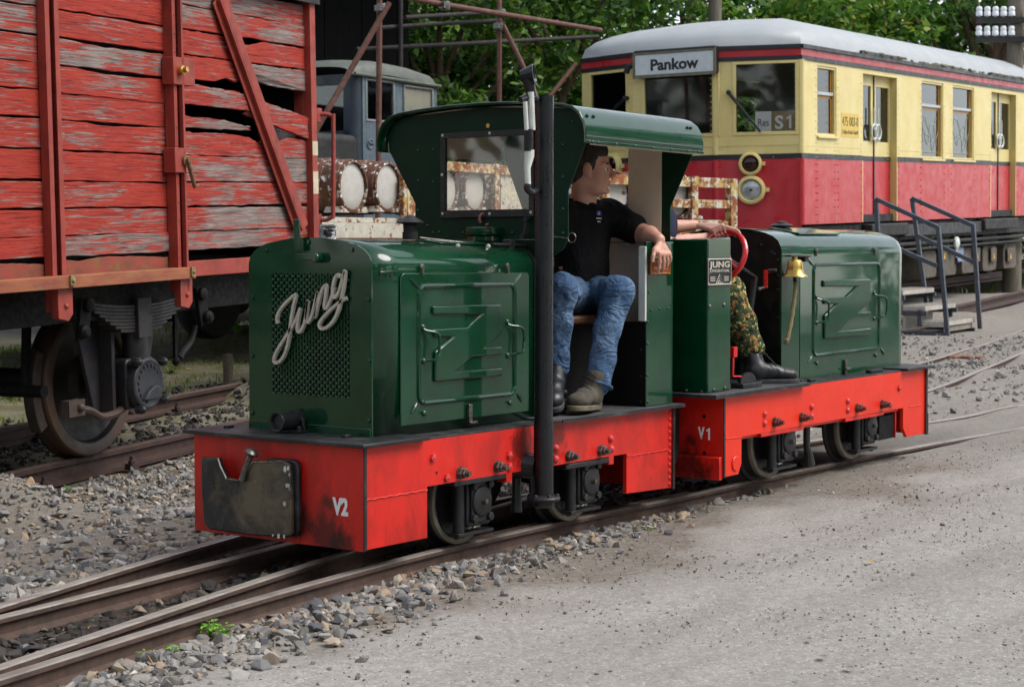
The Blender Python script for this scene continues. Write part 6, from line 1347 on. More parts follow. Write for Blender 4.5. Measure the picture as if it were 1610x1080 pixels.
mb = MB(); mb.box(.2, .6, 1.9, 2.9, zr0+.1, zk1+.15); mb.build('driving_desk', DARKIN, coa, bevel=.02)
# roof: gutter outline pulled in and up
gut = [(CL, .02)] + [(x, .02) for x in (16, 8, 3, 1)] + [FRONT[0], (-.17, .45), FRONT[1], (-.40, 1.575), FRONT[2], (-.17, 2.70), FRONT[3]] + [(x, CW-.02) for x in (1, 3, 8, 16)] + [(CL, CW-.02)]
rows = []
crown = .52
for t in np.linspace(0, 1, 9):
    k = math.cos(t*math.pi/2); hgt = zg+.05+crown*math.sin(t*math.pi/2)**.9; row = []
    for x, y in gut:
        fx = x if x > 3 else x+(3.0-x)*(1-k)*.75
        row.append((fx, CW/2+(y-CW/2)*max(k, .02), hgt if x > 2 else hgt))
    rows.append(row)
mb = MB(); mb.shell(rows); mb.build('roof', COACHROOF, coa, smooth=60)
# roof edge growth and scabs
mb = MB(); rs = np.random.default_rng(21)
for k in range(150):
    x_ = rs.uniform(2.2, 12); mb.dome((x_, .0+.0, zg+.06+rs.uniform(0, .02)), (0, -.5, 1), rs.uniform(.015, .05), rs.uniform(.01, .028), 6)
mo = mb.build('moss_patch', surf('grey_lichen', S(112, 108, 90), S(86, 84, 70), rough=1., scale=20), coa); mo['kind'] = 'stuff'
p = Vector(COA.loc(dep(1078, 50, 23.5))); mb = MB(); 
for dx_, dy_, sc in ((0, 0, 1), (.14, .12, .8), (-.1, -.2, .8), (.1, -.38, .7)): mb.lathe((p.x+dx_, p.y+dy_, p.z-.06), (0, 0, 1), [(.09*sc, -.06), (.09*sc, .02), (.05*sc, .05), (.06*sc, .09), (.03*sc, .13)], 10)
mb.bar((p.x-.1, p.y-.55, p.z-.10), (p.x+.1, p.y+.55, p.z-.08), .30, .06); mb.build('roof_fitting', surf('brown_roof_fitting', S(72, 56, 50), S(50, 42, 40), rough=.7, scale=14), coa)
# underframe
mb = MB(); mb.box(.1, CL-.1, .10, CW-.1, zr0-.28, zr0-.02); mb.build('underframe', UNDER, coa, bevel=.01)
for x0, x1 in ((2.2, 3.55), (6.9, 8.6)):
    mb = MB(); mb.box(x0, x1, -.06, .10, zr0-.20, zr0-.03); mb.build('step_board', UNDER, coa, bevel=.02)
mb = MB(); mb.box(3.56, 6.89, .0, .09, zr0-.23, zr0-.06); mb.build('side_sill', surf('scuffed_black_sill', S(48, 48, 52), S(34, 34, 37), rough=.6, scale=4, dirt=S(120, 120, 120), dirt_amt=.4, dscale=5), coa, bevel=.01)
xb = sx(1462, 420)
for k in range(5):
    p0 = A3(1462+k*32, 412, .12); x0 = p0.x; mb = MB(); mb.plate([(x0+a, .14, .36+b) for a, b in rrect(-.34, .34, -.24, .16, .08, 4)], (0, .5, 0)); bb = mb.build('battery_box', BATT, coa, bevel=.01)
    p1 = A3(1486+k*26, 402, .08); mb = MB(); mb.box(p1.x-.14, p1.x+.14, .09, .11, p1.z-.10, p1.z+.13); wp = mb.build('equipment_cover', BATT if k != 1 else BLUESIGN, coa, bevel=.01)
    mb = MB(); mb.plate([(p1.x-.04, .086, p1.z-.05), (p1.x+.04, .086, p1.z-.05), (p1.x, .086, p1.z+.05)], (0, .003, 0)); mb.build('warning_mark', YELLOWSIGN, wp)
for z_, r_ in ((zr0-.34, .03), (zr0-.42, .02)): mb = MB(); mb.cyl((.5, .06, z_), (14, .06, z_), r_, n=8); mb.build('air_pipe', UNDER, coa)
p = A3(1503, 382, .05); mb = MB(); mb.lathe(p, (0, -1, 0), [(.10, 0), (.09, .03), (.04, .05)], 14); mb.bar(p, p+Vector((.04, 0, -.22)), .06, .02, (0, 1, 0)); mb.build('pipe_valve', CREAMW, coa)
# bogies
for xc in (1.9, CL-4):
    for dx_ in (-1.05, 1.05):
        for yy in (.80, 2.28): mb = MB(); mb.lathe((xc+dx_, yy, .44), (0, 1, 0), [(.42, 0), (.44, .02), (.44, .10), (.46, .13)], 26); mb.build('wheel', UNDER, coa, smooth=30)
    mb = MB(); mb.box(xc-1.6, xc+1.6, .45, .6, .38, .62); mb.box(xc-1.6, xc+1.6, 2.55, 2.7, .38, .62); mb.box(xc-.3, xc+.3, .5, 2.6, .4, .7); mb.build('bogie_frame', UNDER, coa, bevel=.02)
p = A3(1561, 430, .7); mb = MB(); mb.lathe((p.x, .75, .44), (0, 1, 0), [(.42, 0), (.44, .02), (.44, .10), (.46, .13)], 26); mb.build('wheel', UNDER, coa, smooth=30)
mb = MB(); mb.box(-.5, .05, .4, 2.8, .35, .62); mb.build('buffer_beam', UNDER, coa, bevel=.02)
# ================================================================== metal steps by the railcar
STR = Frame(dep(1490, 528, 20.5), 3.0, 1.0)
stp = thing('boarding_steps', 'grey metal boarding steps with hand rails in front of the railcar', 'steps', frame=STR)
B_ = lambda px, py, x: Vector(STR.at(px, py, 'x', x))
XS = 1.05
def hrail(name, pts, x, r=.03):
    P = [B_(*q, x) for q in pts]
    for a, b in zip(P[:-1], P[1:]):
        mb = MB(); mb.bar(a, b, .05, .05, (1, 0, 0)); mb.build(name, STEELGREY, stp, bevel=.006)
hrail('hand_rail', ((1377, 313), (1475, 358)), 0.); hrail('post', ((1475, 356), (1490, 529)), 0.); hrail('post', ((1377, 313), (1388, 500)), 0.); hrail('mid_rail', ((1395, 384), (1473, 418)), 0.)
hrail('hand_rail', ((1434, 312), (1530, 355)), XS); hrail('post', ((1530, 353), (1541, 517)), XS); hrail('post', ((1434, 312), (1457, 480)), XS); hrail('mid_rail', ((1443, 371), (1531, 412)), XS)
tr = []
for q in ((1486, 506), (1455, 482), (1420, 457)):
    p = B_(*q, 0.); tr.append(p)
for i, p in enumerate(tr):
    mb = MB(); dpt = .30
    mb.box(.0, XS, p.y, p.y+dpt, p.z-.055, p.z+.0); t_ = mb.build('tread', GRATE, stp, bevel=.006)
    mb = MB()
    for k in range(34): mb.box(.01+k*.03, .022+k*.03, p.y-.004, p.y+dpt-.01, p.z+.001, p.z+.008)
    g = mb.build('grating', GRATE, t_); g['kind'] = 'stuff'
    if i == 0:
        mb = MB(); mb.box(.03, XS-.03, p.y+.02, p.y+.035, .04, p.z-.06); mb.build('riser', surf('scuffed_riser', S(150, 144, 134), S(116, 110, 102), rough=.7, scale=9, dirt=S(90, 84, 76), dirt_amt=.5), stp)
for x in (0.0, XS):
    for i in range(2):
        a, b = tr[i], tr[i+1]; mb = MB(); mb.box(x-.022, x+.022, a.y+.28, a.y+.33, a.z-.06, b.z-.04); mb.box(x-.022, x+.022, b.y-.02, b.y+.33, b.z-.11, b.z-.056); mb.build('stringer', STEELGREY, stp, bevel=.004)
mb = MB(); mb.box(-.02, .02, tr[0].y, tr[2].y+.4, .0, .04); mb.build('ground_bar', STEELGREY, stp)
mb = MB(); mb.box(XS-.02, XS+.02, tr[0].y, tr[2].y+.4, .0, .04); mb.build('ground_bar', STEELGREY, stp)
mb = MB(); a = B_(1418, 500, 0.); mb.box(.0, XS*.9, tr[1].y+.25, tr[1].y+.27, .05, tr[1].z-.1); mb.build('side_sheet', GRATE, stp)

# ================================================================== flat wagon with casks
CAR = Frame(dep(555, 340, 17.0), 8.0, 0.6)
C_ = lambda px, py, y=0.: Vector(CAR.at(px, py, 'y', y))
car = thing('cask_wagon', 'low flat wagon with peeling rusty side rails carrying white ended casks', 'flat wagon', frame=CAR)
def frbar(name, a, b, w, h, mat, y=0.):
    mb = MB(); mb.bar(a, b, w, h, (0, 0, 1) if abs(a.x-b.x) > .05 else (1, 0, 0)); return mb.build(name, mat, car, bevel=.004)
xL, xRt = C_(470, 300).x, C_(850, 300).x; zf = C_(555, 342).z
mb = MB(); mb.box(xL, xRt, .02, 1.15, zf-.05, zf+.0); mb.build('floor', PEELW, car, bevel=.004)
mb = MB(); mb.box(xL, xRt, -.02, .019, zf-.20, zf-.052); mb.build('side_beam', PEELW, car, bevel=.004)
mb = MB(); mb.box(xL, xRt, -.06, .05, zf-.25, zf-.205); mb.build('lower_beam', RUSTRED, car, bevel=.004)
mb = MB(); mb.box(xL+.2, xRt-.2, .2, 1.0, -.35, zf-.2); mb.build('underframe', UNDER, car)
# rails and posts (side towards the viewer)
zt_ = C_(760, 266).z; zm_ = C_(1110, 291).z
xo = C_(637, 300).x
mb = MB(); mb.box(xo-.05, xo+.10, -.06, .02, zf-.22, C_(637, 262).z); mb.build('end_post', PEEL, car, bevel=.004)
mb = MB(); mb.box(xo-.12, xo-.055, -.055, .0, zf, C_(628, 280).z); mb.build('end_board', PEEL, car, bevel=.003)
mb = MB(); mb.box(xo+.14, xRt, -.05, .0, zt_-.05, zt_+.05); mb.build('top_rail', PEEL, car, bevel=.004)
for px_ in (775, 845):
    x_ = C_(px_, 300).x; mb = MB(); mb.box(x_-.05, x_+.05, -.06, -.005, zf-.1, zt_+.06); mb.build('rail_post', PEEL, car, bevel=.004)
# white board with letters next to the post
xw0, xw1 = C_(785, 300).x, C_(812, 300).x; mb = MB(); mb.box(xw0, xw1+.25, -.02, .0, zf+.02, zt_-.06); wb = mb.build('name_board', PEELW, car, bevel=.003)
text_mesh('board_text', 'Nord', surf('cream_board_letters', S(214, 208, 180), S(196, 188, 158), rough=.7, scale=12), wb, ((xw0+xw1)/2+.08, -.021, C_(800, 305).z), (1, 0, 0), (0, 0, 1), .13, .36, .002, bold=.02)
# casks
def cask(px, py, rpx, label, ln=.78, y0=.02, fr=None):
    fr = fr or CAR; c = Vector(fr.at(px, py, 'y', y0)); r = rpx
    t = thing('cask', label, 'cask', group='casks on the flat wagon'); t.matrix_world = fr.mat() @ Matrix.Translation((c.x, y0, c.z-r))
    o = Vector((0, 0, r)); ax = Vector((0, 1, 0))
    mb = MB(); mb.lathe(o, ax, [(r*.88, .03), (r*.90, -.012), (r*.985, -.008), (r*1.0, .10), (r*1.06, .22), (r*1.10, ln/2), (r*1.06, ln-.22), (r, ln-.10), (r*.985, ln)], 30); mb.build('barrel_body', CASKSIDE, t, smooth=50)
    for h in (.06, .24, ln-.24, ln-.06):
        rr = float(np.interp(h, [0, .1, .22, ln/2, ln-.22, ln-.1, ln], [r*.985, r, r*1.06, r*1.10, r*1.06, r, r*.985])); mb = MB(); mb.lathe(o+ax*(h-.04), ax, [(rr*1.0, 0), (rr*1.028, .005), (rr*1.028, .075), (rr*1.0, .08)], 30, caps=False); mb.build('hoop', CASKHOOP, t, smooth=30)
    mb = MB(); mb.lathe(o+ax*.012, ax, [(.02, 0.0), (r*.5, .0), (r*.86, .004), (r*.90, .012), (r*.92, .03)], 30); mb.build('cask_head', CASKEND, t, smooth=50)
    for s_ in (-1, 1):
        mb = MB(); mb.plate([(s_*r*.35, -.02, .001), (s_*r*.95, -.02, .001), (s_*r*.80, -.02, r*.24)], (0, .20, 0)); mb.build('wedge', PEELW, t, bevel=.004)
rr0 = (C_(555, 251).z-C_(555, 335).z)/2
cask(555, 293, rr0, 'white ended rusty cask left of the cab, nearest the red wagon')
cask(610, 294, rr0*.98, 'white ended rusty cask half hidden by the locomotive cab edge')
for px_, lb in ((702, 'cask at the left edge of the cab window'), (747, 'cask in the middle of the cab window'), (826, 'cask hidden behind the cab window pillar')):
    cask(px_, 298, rr0*.97, lb)
# second flat wagon, nearer the railcar front, with the yellowish end railing
CAR2 = Frame(dep(1000, 345, 17.5), -8.0, 0.6)
C2 = lambda px, py, y=0.: Vector(CAR2.at(px, py, 'y', y))
car2 = thing('railing_wagon', 'flat wagon with yellowish rusty end railing in front of the railcar', 'flat wagon', frame=CAR2)
xa2, xb2 = C2(925, 300).x, C2(1152, 300).x; zf2 = C2(1100, 346).z; zt2 = C2(1120, 288).z
mb = MB(); mb.box(xa2, xb2, .02, 1.15, zf2-.05, zf2); mb.build('floor', PEELW, car2, bevel=.004)
mb = MB(); mb.box(xa2, xb2, -.03, .019, zf2-.22, zf2-.01); mb.build('side_beam', PEEL, car2, bevel=.004)
mb = MB(); mb.box(xa2+.2, xb2-.2, .2, 1.0, zf2-.7, zf2-.06); mb.build('underframe', UNDER, car2)
mb = MB(); mb.box(xa2, xb2, -.05, .0, zt2-.05, zt2+.05); mb.build('top_rail', PEEL, car2, bevel=.004)
for px_ in (946, 1086): x_ = C2(px_, 300).x; mb = MB(); mb.box(x_-.05, x_+.05, -.06, -.005, zf2-.1, zt2+.06); mb.build('rail_post', PEEL, car2, bevel=.004)
x_ = C2(1148, 300).x; mb = MB(); mb.box(x_-.06, x_+.05, -.06, .02, zf2-.1, zt2+.05); mb.build('end_post', PEEL, car2, bevel=.004)
z_ = C2(1120, 321).z; mb = MB(); mb.box(C2(1052, 300).x, C2(1146, 300).x, -.05, .0, z_-.045, z_+.04); mb.build('lower_rail', PEEL, car2, bevel=.004)
for px_, lb in ((966, 'cask seen behind the driver through the cab opening'), (1064, 'cask between the cab wing and the end railing')): cask(px_, 306, rr0*.95, lb, fr=CAR2)
for k, q in enumerate(((1068, 331), (1083, 333), (1099, 330))):
    p = C2(*q, .3); mb = MB(); mb.bar(Vector((p.x-.2, .2+k*.12, zf2+.03+k*.001)), Vector((p.x+.35, .34+k*.12, zf2+.035)), .10, .03); ob = mb.build('loose_board', PEELW, None, bevel=.004); ob.matrix_world = CAR2.mat(); tag(ob, ['pale loose board lying left on the railing wagon floor', 'pale loose board in the middle of the railing wagon floor', 'pale loose board lying right on the railing wagon floor'][k], 'board', 'loose boards on the railing wagon')

# ================================================================== truck
TRK = Frame(dep(560, 250, 20.5), 4.0, 0.5)
T_ = lambda px, py, y=0.: Vector(TRK.at(px, py, 'y', y))
trk_ = thing('old_truck', 'old grey blue truck cab with rounded roof parked behind the casks', 'truck', frame=TRK)
Zt = lambda zx, zy: (480+zx/3, zy/3)
TW = 2.0
zr_ = T_(*Zt(265, 350)).z; zrt = T_(*Zt(300, 285)).z; xr_ = T_(*Zt(622, 500)).x; zlo = T_(560, 340).z
q = lambda zx, zy: (lambda p: (p.x, p.z))(T_(*Zt(zx, zy)))
dw = [q(280, 378), q(415, 385), q(418, 582), q(288, 574)]; rw = [q(462, 405), q(585, 415), q(600, 540), q(460, 538)]
xf0 = 0.0
def rect_of(pts): return min(p[0] for p in pts), max(p[0] for p in pts), min(p[1] for p in pts), max(p[1] for p in pts)
da = rect_of(dw); ra = rect_of(rw); xs_ = [xf0+.06, da[0], da[1], ra[0], ra[1], xr_]
def panel_with(mb, x0, x1, z0, z1, w, y0, y1):
    mb.box(x0, w[0], y0, y1, z0, z1); mb.box(w[1], x1, y0, y1, z0, z1); mb.box(w[0], w[1], y0, y1, z0, w[2]); mb.box(w[0], w[1], y0, y1, w[3], z1)
xd0, xd1 = q(265, 500)[0], q(437, 500)[0]
zbase = zlo-.9
mb = MB(); panel_with(mb, xd0+.008, xd1-.008, zlo-.3, zr_, da, -.014, .03); td = mb.build('cab_door', TRUCK, trk_, bevel=.006)
mb = MB(); panel_with(mb, xd1, xr_, zlo-.3, zr_, ra, .0, .05); mb.build('cab_side', TRUCK, trk_, bevel=.004)
mb = MB(); mb.plate([(xr_-.002, .0, zlo), (xr_+.10, .0, zlo), (xr_-.03, .0, zr_)], (0, .05, 0)); mb.build('rear_pillar', TRUCK, trk_)
mb = MB(); mb.cyl((.10, .10, zlo-.3), (.10, .10, zr_), .10, n=16); mb.box(.10, xd0, .0, .05, zlo-.3, zr_); mb.build('corner_pillar', TRUCKDK, trk_, smooth=40)
for w_, nm in ((da, 'door_window'), (ra, 'quarter_window')):
    mb = MB(); e = .03
    for b in ((w_[0], w_[1], w_[2], w_[2]+e), (w_[0], w_[1], w_[3]-e, w_[3]), (w_[0], w_[0]+e, w_[2]+e, w_[3]-e), (w_[1]-e, w_[1], w_[2]+e, w_[3]-e)): mb.box(b[0], b[1], -.022, .03, b[2], b[3])
    f_ = mb.build(nm, surf('pale_window_rubber', S(136, 140, 138), S(110, 116, 116), rough=.6, scale=20) if nm[0] == 'd' else bpy.data.materials['pale_window_rubber'], trk_, bevel=.008)
    mb = MB(); mb.box(w_[0]+e, w_[1]-e, .005, .010, w_[2]+e, w_[3]-e); mb.build('pane', GLASSDK if nm[0] == 'd' else surf('frosted_dusty_pane', S(146, 144, 128), S(128, 126, 112), rough=.4, scale=3), f_)
p = q(300, 680); mb = MB(); mb.lathe((p[0], -.015, p[1]), (0, -1, 0), [(.06, 0), (.065, .01), (.05, .015), (.04, .008)], 18); mb.bar(Vector((p[0]-.05, -.03, p[1]+.02)), Vector((p[0]+.06, -.03, p[1]+.0)), .02, .02); mb.build('door_handle', TRUCK, td)
# roof with rounded shoulders
rows = []
for t in np.linspace(0, math.pi, 13):
    yy = TW/2-(TW/2+.03)*math.copysign(abs(math.cos(t))**.45, math.cos(t)); zz = zr_+.20*abs(math.sin(t))**.6
    rows.append([(-.10, yy if 0 else TW/2+(yy-TW/2)*.96, zr_+(zz-zr_)*.55-.02), (.12, yy, zr_+(zz-zr_)*.95), (.6, yy, zz+.02), (xr_*.7, yy, zz), (xr_-.12, yy, zr_+(zz-zr_)*.9-.03), (xr_+.02, TW/2+(yy-TW/2)*.97, zr_+(zz-zr_)*.45-.06), (xr_+.03, TW/2+(yy-TW/2)*.96, zr_-.10)])
mb = MB(); mb.shell(rows); mb.build('cab_roof', TRUCKROOF, trk_, smooth=60)
mb = MB(); mb.tube([(-.06, -.035, zr_-.01), (xr_+.02, -.035, zr_-.03)], .022, 8); mb.build('roof_gutter', TRUCKROOF, trk_)
# front: windscreen frame, dark glass, bonnet
mb = MB()
for b in ((.10, .18, zlo-.3, zr_), (TW-.18, TW-.10, zlo-.3, zr_), (.95, 1.05, zlo-.3, zr_)): mb.box(.0, .05, b[0], b[1], b[2], b[3])
mb.box(.0, .05, .10, TW-.10, zr_-.12, zr_); mb.box(.0, .05, .10, TW-.10, zlo-.3, q(200, 610)[1]); mb.build('cab_front', TRUCKDK, trk_)
mb = MB(); mb.box(.02, .025, .18, TW-.18, q(200, 610)[1], zr_-.12); mb.build('windscreen', GLASSDK, trk_)
mb = MB(); mb.plate([(-1.3, y, z) for y, z in rrect(.35, TW-.35, zlo-.6, q(200, 622)[1], .18, 5)], (1.3, 0, 0)); mb.build('bonnet', TRUCKDK, trk_, bevel=.04)
mb = MB(); mb.box(-.95, .03, -.02, .36, zlo-.45, q(150, 622)[1]-.02); mb.build('front_wing', UNDER, trk_, bevel=.08, bseg=4)
mb = MB(); mb.box(.06, xr_-.05, .06, TW-.06, zlo-.35, zlo-.25); mb.box(.06, xr_-.05, TW-.06, TW-.01, zlo-.3, zr_-.5); mb.box(xr_-.05, xr_, .05, TW-.01, zlo-.3, zlo+.2); mb.build('cab_floor', DARKIN, trk_)
mb = MB(); mb.box(xr_-.8, xr_-.3, .2, .9, zlo-.25, zlo+.05); mb.box(xr_-.4, xr_-.28, .2, .9, zlo+.05, zlo+.65); mb.build('cab_seat', DARKIN, trk_, bevel=.04)
mb = MB(); mb.box(-1.2, xr_+3.0, .4, TW-.4, zlo-.75, zlo-.5); mb.build('chassis', UNDER, trk_)
mb = MB(); mb.box(xr_+.15, xr_+3.2, .0, TW, zlo-.45, zlo-.05); mb.build('cargo_bed', TRUCKDK, trk_, bevel=.02)
tb = T_(560, 420).z; wz = zlo-.95
for xx in (-.55, xr_+1.8):
    for yy in (.05, TW-.33):
        mb = MB(); mb.lathe((xx, yy, wz), (0, 1, 0), [(.28, 0), (.46, .01), (.50, .06), (.50, .22), (.46, .27), (.28, .28)], 26); w_ = mb.build('tyre', RUBBER, trk_, smooth=40)
        mb = MB(); mb.lathe((xx, yy+.01, wz), (0, 1, 0), [(.27, .0), (.25, .05), (.10, .04), (.09, -.01)], 20); mb.build('rim', TRUCKDK, w_)

# ================================================================== pipe scaffold, dark shed in place of shaded foliage
def pipe(px0, py0, d0, px1, py1, d1, r, label, mat=RUSTRED, name='scaffold_pipe'):
    a, b = dep(px0, py0, d0), dep(px1, py1, d1); m = (a+b)/2
    mb = MB(); mb.cyl(a-m, b-m, r, r, 10); o = mb.build(name, mat, scf); o.location = m; return o
def clampx(px, py, d):
    p = dep(px, py, d); mb = MB(); mb.lathe((0, 0, -.05), (0, 0, 1), [(.05, 0), (.055, .02), (.055, .08), (.05, .1)], 10); mb.box(-.07, -.04, -.04, .04, -.03, .03); o = mb.build('clamp', BRIGHT, scf); o.location = p
scf = thing('pipe_scaffold', 'rust red scaffold pipes clamped together above the casks and truck', 'scaffold', loc=(0, 0, 0))
gz0 = .0
pipe(594, 420, 18.3, 597, -60, 18.3, .030, '')
pipe(497, 205, 17.9, 612, 5, 18.2, .030, ''); pipe(497, 205, 17.9, 440, 300, 17.6, .030, '')
pipe(785, 420, 21.0, 785, -60, 21.0, .030, ''); pipe(700, 8, 19.6, 945, 48, 23.0, .030, ''); pipe(700, 8, 19.6, 560, -20, 17.8, .030, '')
pipe(788, 34, 20.9, 835, 130, 20.9, .030, ''); pipe(835, 130, 20.9, 905, 330, 20.9, .030, ''); pipe(906, 100, 23.0, 830, 195, 22.6, .030, '')
for q_ in ((600, 14, 18.2), (788, 22, 20.8), (785, 42, 20.9), (700, 10, 19.5)): clampx(*q_)
DK = surf('dark_rusted_pipe', S(46, 38, 36), S(32, 28, 27), rough=.8, scale=9)
for a in ((600, 44, 25, 785, 32, 27), (560, 78, 25, 940, 58, 29), (637, 28, 25, 790, 19, 27), (630, 330, 25.2, 630, -80, 25.2)): pipe(a[0], a[1], a[2], a[3], a[4], a[5], .032, '', DK, 'dark_pipe')
# near-black shed standing in for the shaded foliage behind the truck
SH = Frame(dep(505, 300, 27.0), 2.0, 0.)
shd = thing('foliage_shade_shed', 'dark shed standing in for shaded foliage behind the truck', 'shed', frame=SH)
DKW = surf('shade_black_boards', S(10, 10, 9), S(6, 6, 6), rough=.95, spec=.1, scale=5, stretch=(6, 6, .5))  # near-black tone carries the depth of the foliage shade
for k in range(22):
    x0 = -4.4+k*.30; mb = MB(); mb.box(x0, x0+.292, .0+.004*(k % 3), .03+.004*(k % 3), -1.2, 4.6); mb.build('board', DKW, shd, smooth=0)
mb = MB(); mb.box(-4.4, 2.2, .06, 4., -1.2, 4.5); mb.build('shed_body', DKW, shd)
mb = MB(); mb.plate([(-4.8, -1.9, 4.3), (3.4, -1.9, 4.3), (3.4, 4.4, 5.4), (-4.8, 4.4, 5.4)], (0, 0, .12)); mb.build('roof', UNDER, shd)

# ================================================================== telegraph pole with insulators
tp = dep(1593, 300, 30.0); tp[2] = gz(tp[0], tp[1])-.1
tel = thing('telegraph_pole', 'wooden telegraph pole with two cross arms of white insulators', 'telegraph pole', loc=tuple(tp))
mb = MB(); mb.cyl((0, 0, 0), (0, 0, 7.2), .16, .12, 14); mb.build('pole', POLE, tel)
rt_ = Vector(C_R); 
for k, (y_px, x0_) in enumerate(((36, 1546), (66, 1546))):
    zz = dep(1570, y_px, 30)[2]-tp[2]; yy = 0
    a = Vector((0, 0, zz))-rt_*.72-Vector((C_F[0], C_F[1], 0))*.17; b = Vector((0, 0, zz))+rt_*.65-Vector((C_F[0], C_F[1], 0))*.17
    mb = MB(); mb.bar(a, b, .07, .09); arm = mb.build('cross_arm', UNDER, tel)
    for j in range(10):
        if j == 5: continue
        t = (j+.4)/10; p = a.lerp(b, t)+Vector((0, 0, .04)); mb = MB(); mb.cyl(p, p+Vector((0, 0, .06)), .012, n=6); mb.lathe(p+Vector((0, 0, .03)), (0, 0, 1), [(.055, 0), (.058, .06), (.045, .075), (.05, .085), (.052, .13), (.036, .155), (.012, .16)], 12); mb.build('insulator', PORC, arm, smooth=50)
p2 = dep(1124, 40, 31.0); g2 = gz(p2[0], p2[1])
mb = MB(); mb.cyl((0, 0, 0), (0, 0, 8), .13, .11, 12); o = mb.build('plain_pole', POLE, None); o.location = (p2[0], p2[1], g2-.1); tag(o, 'plain wooden pole rising behind the railcar roof', 'pole')

# ================================================================== trees
def leaf_cloud(centers, n, size, seed, flat=.5, thr=.0):
    """many small folded leaves spread through ellipsoids; drops leaves by 3D noise so gaps stay open"""
    rs = np.random.default_rng(seed); P = []; wts = np.array([c[3]*c[4]*c[5] for c in centers]); wts = wts/wts.sum(); cnt = 0
    pick = rs.choice(len(centers), size=n*3, p=wts)
    cc = np.array(centers)[pick]; v = rs.normal(size=(n*3, 3)); v /= np.linalg.norm(v, axis=1)[:, None]; r = rs.uniform(.35, 1.0, n*3)**.5
    pos = cc[:, :3]+v*cc[:, 3:6]*r[:, None]
    keep = np.array([mnoise.noise(Vector(p)*1.1)+.5*mnoise.noise(Vector(p)*2.7) for p in pos]) > thr
    pos = pos[keep][:n]; out = v[keep][:n]; m = len(pos)
    nrm = rs.normal(size=(m, 3))*.8+out*.5+np.array([0, 0, .8]); nrm /= np.linalg.norm(nrm, axis=1)[:, None]
    t = rs.normal(size=(m, 3)); t -= (t*nrm).sum(1)[:, None]*nrm; t /= np.linalg.norm(t, axis=1)[:, None]; bvec = np.cross(nrm, t)
    s = size*rs.uniform(.6, 1.3, m)[:, None]
    V = np.stack([pos-t*s*.55, pos+bvec*s*.26-nrm*s*.05, pos+t*s*.55-nrm*s*.08, pos-bvec*s*.26-nrm*s*.05], 1).reshape(-1, 3)
    F_ = np.arange(m*4).reshape(m, 4); return V, F_
def leaf_object(name, V, F_, mat, parent, kind=None):
    me = bpy.data.meshes.new(name); me.from_pydata(V.tolist(), [], F_.tolist()); me.materials.append(mat); o = bpy.data.objects.new(name, me); COL.objects.link(o); o.parent = parent
    if kind: o['kind'] = kind
    return o
def tree(px, dist, height, blobs, n, size, mat, label, seed, trunk_r=.16, name='leafy_tree', lean=(0, 0), thr=-.05):
    b = dep(px, 404, dist); z0 = gz(b[0], b[1])-.1; t = thing(name, label, 'tree', loc=(b[0], b[1], z0), group='trees behind the yard')
    rs = np.random.default_rng(seed)
    mb = MB(); top = height*.8; k = 9
    pts = [(lean[0]*(i/k)**1.3+.08*math.sin(i*1.1+seed), lean[1]*(i/k)**1.3+.08*math.cos(i*.9+seed), top*i/k) for i in range(k+1)]
    mb.tube(pts, [trunk_r*(1.25-1.1*i/k) for i in range(k+1)], 10); tk = mb.build('trunk', BARK, t)
    cen = []
    for (dx, dy, dz, rx, rz) in blobs:
        # dx along the picture's right, dy away from the viewer
        p = Vector(C_R)*dx+Vector((C_F[0], C_F[1], 0))*dy; cen.append((p.x, p.y, dz, rx, rx, rz))
        j = min(k-1, max(2, int(k*dz/top*.7))); a = Vector(pts[j]); e = Vector((p.x, p.y, dz)); m_ = a.lerp(e, .5)+Vector((0, 0, .2))
        mb = MB(); mb.tube(spline([a, m_, e], 4), [trunk_r*.42*(1-.08*i) for i in range(9)], 7); mb.build('limb', BARK, tk)
    V, F_ = leaf_cloud(cen, n, size, seed, thr=thr); leaf_object('crown', V, F_, mat, t); return t
def rb(seed, w, z0, z1, k, r):
    rs = np.random.default_rng(seed); return [(rs.uniform(-w, w), rs.uniform(-1.2, 1.2), rs.uniform(z0, z1), r*rs.uniform(.7, 1.25), r*rs.uniform(.55, 1.)) for _ in range(k)]
tree(560, 33, 7, rb(1, 2.4, 1.0, 6.5, 16, 1.3), 6500, .22, LEAFD, 'dark shaded tree at the left behind the shed', 1)
tree(690, 31, 7, rb(2, 1.9, .8, 6., 16, 1.1), 9000, .17, LEAF, 'broad green tree between the scaffold uprights', 2)
tree(790, 34, 7, rb(3, 2.0, .8, 6., 16, 1.2), 8500, .18, LEAFY, 'yellowish green tree behind the exhaust stack', 3)
tree(880, 32, 7, rb(4, 1.8, .8, 6., 14, 1.1), 8500, .17, LEAF, 'green tree just left of the railcar roof', 4)
tree(985, 33, 8, rb(5, 2.0, 1.8, 6.2, 14, 1.1), 8000, .17, LEAF, 'green tree above the left end of the railcar roof', 5)
tree(1105, 36, 8, rb(6, 2.2, 2.4, 6.6, 14, 1.2), 6500, .19, LEAFD, 'dark green tree behind the plain pole', 6)
tree(1215, 35, 8, rb(7, 2.0, 2.6, 6.4, 14, 1.15), 7500, .18, LEAFY, 'light green tree above the middle of the railcar roof', 7)
tree(1330, 36, 8, rb(8, 2.2, 2.4, 6.4, 15, 1.2), 7500, .18, LEAFY, 'bright green tree with yellow leaves above the railcar doors', 8)
tree(1430, 37, 8, rb(9, 2.0, 2.2, 6.2, 14, 1.2), 7000, .18, LEAF, 'green tree left of the leaning trunk', 9)
tree(1516, 36, 8.5, rb(10, 1.9, 4.6, 7., 10, 1.1), 4200, .18, LEAF, 'tall tree with a bare leaning trunk near the telegraph pole', 10, trunk_r=.30, lean=(.5, -.7))
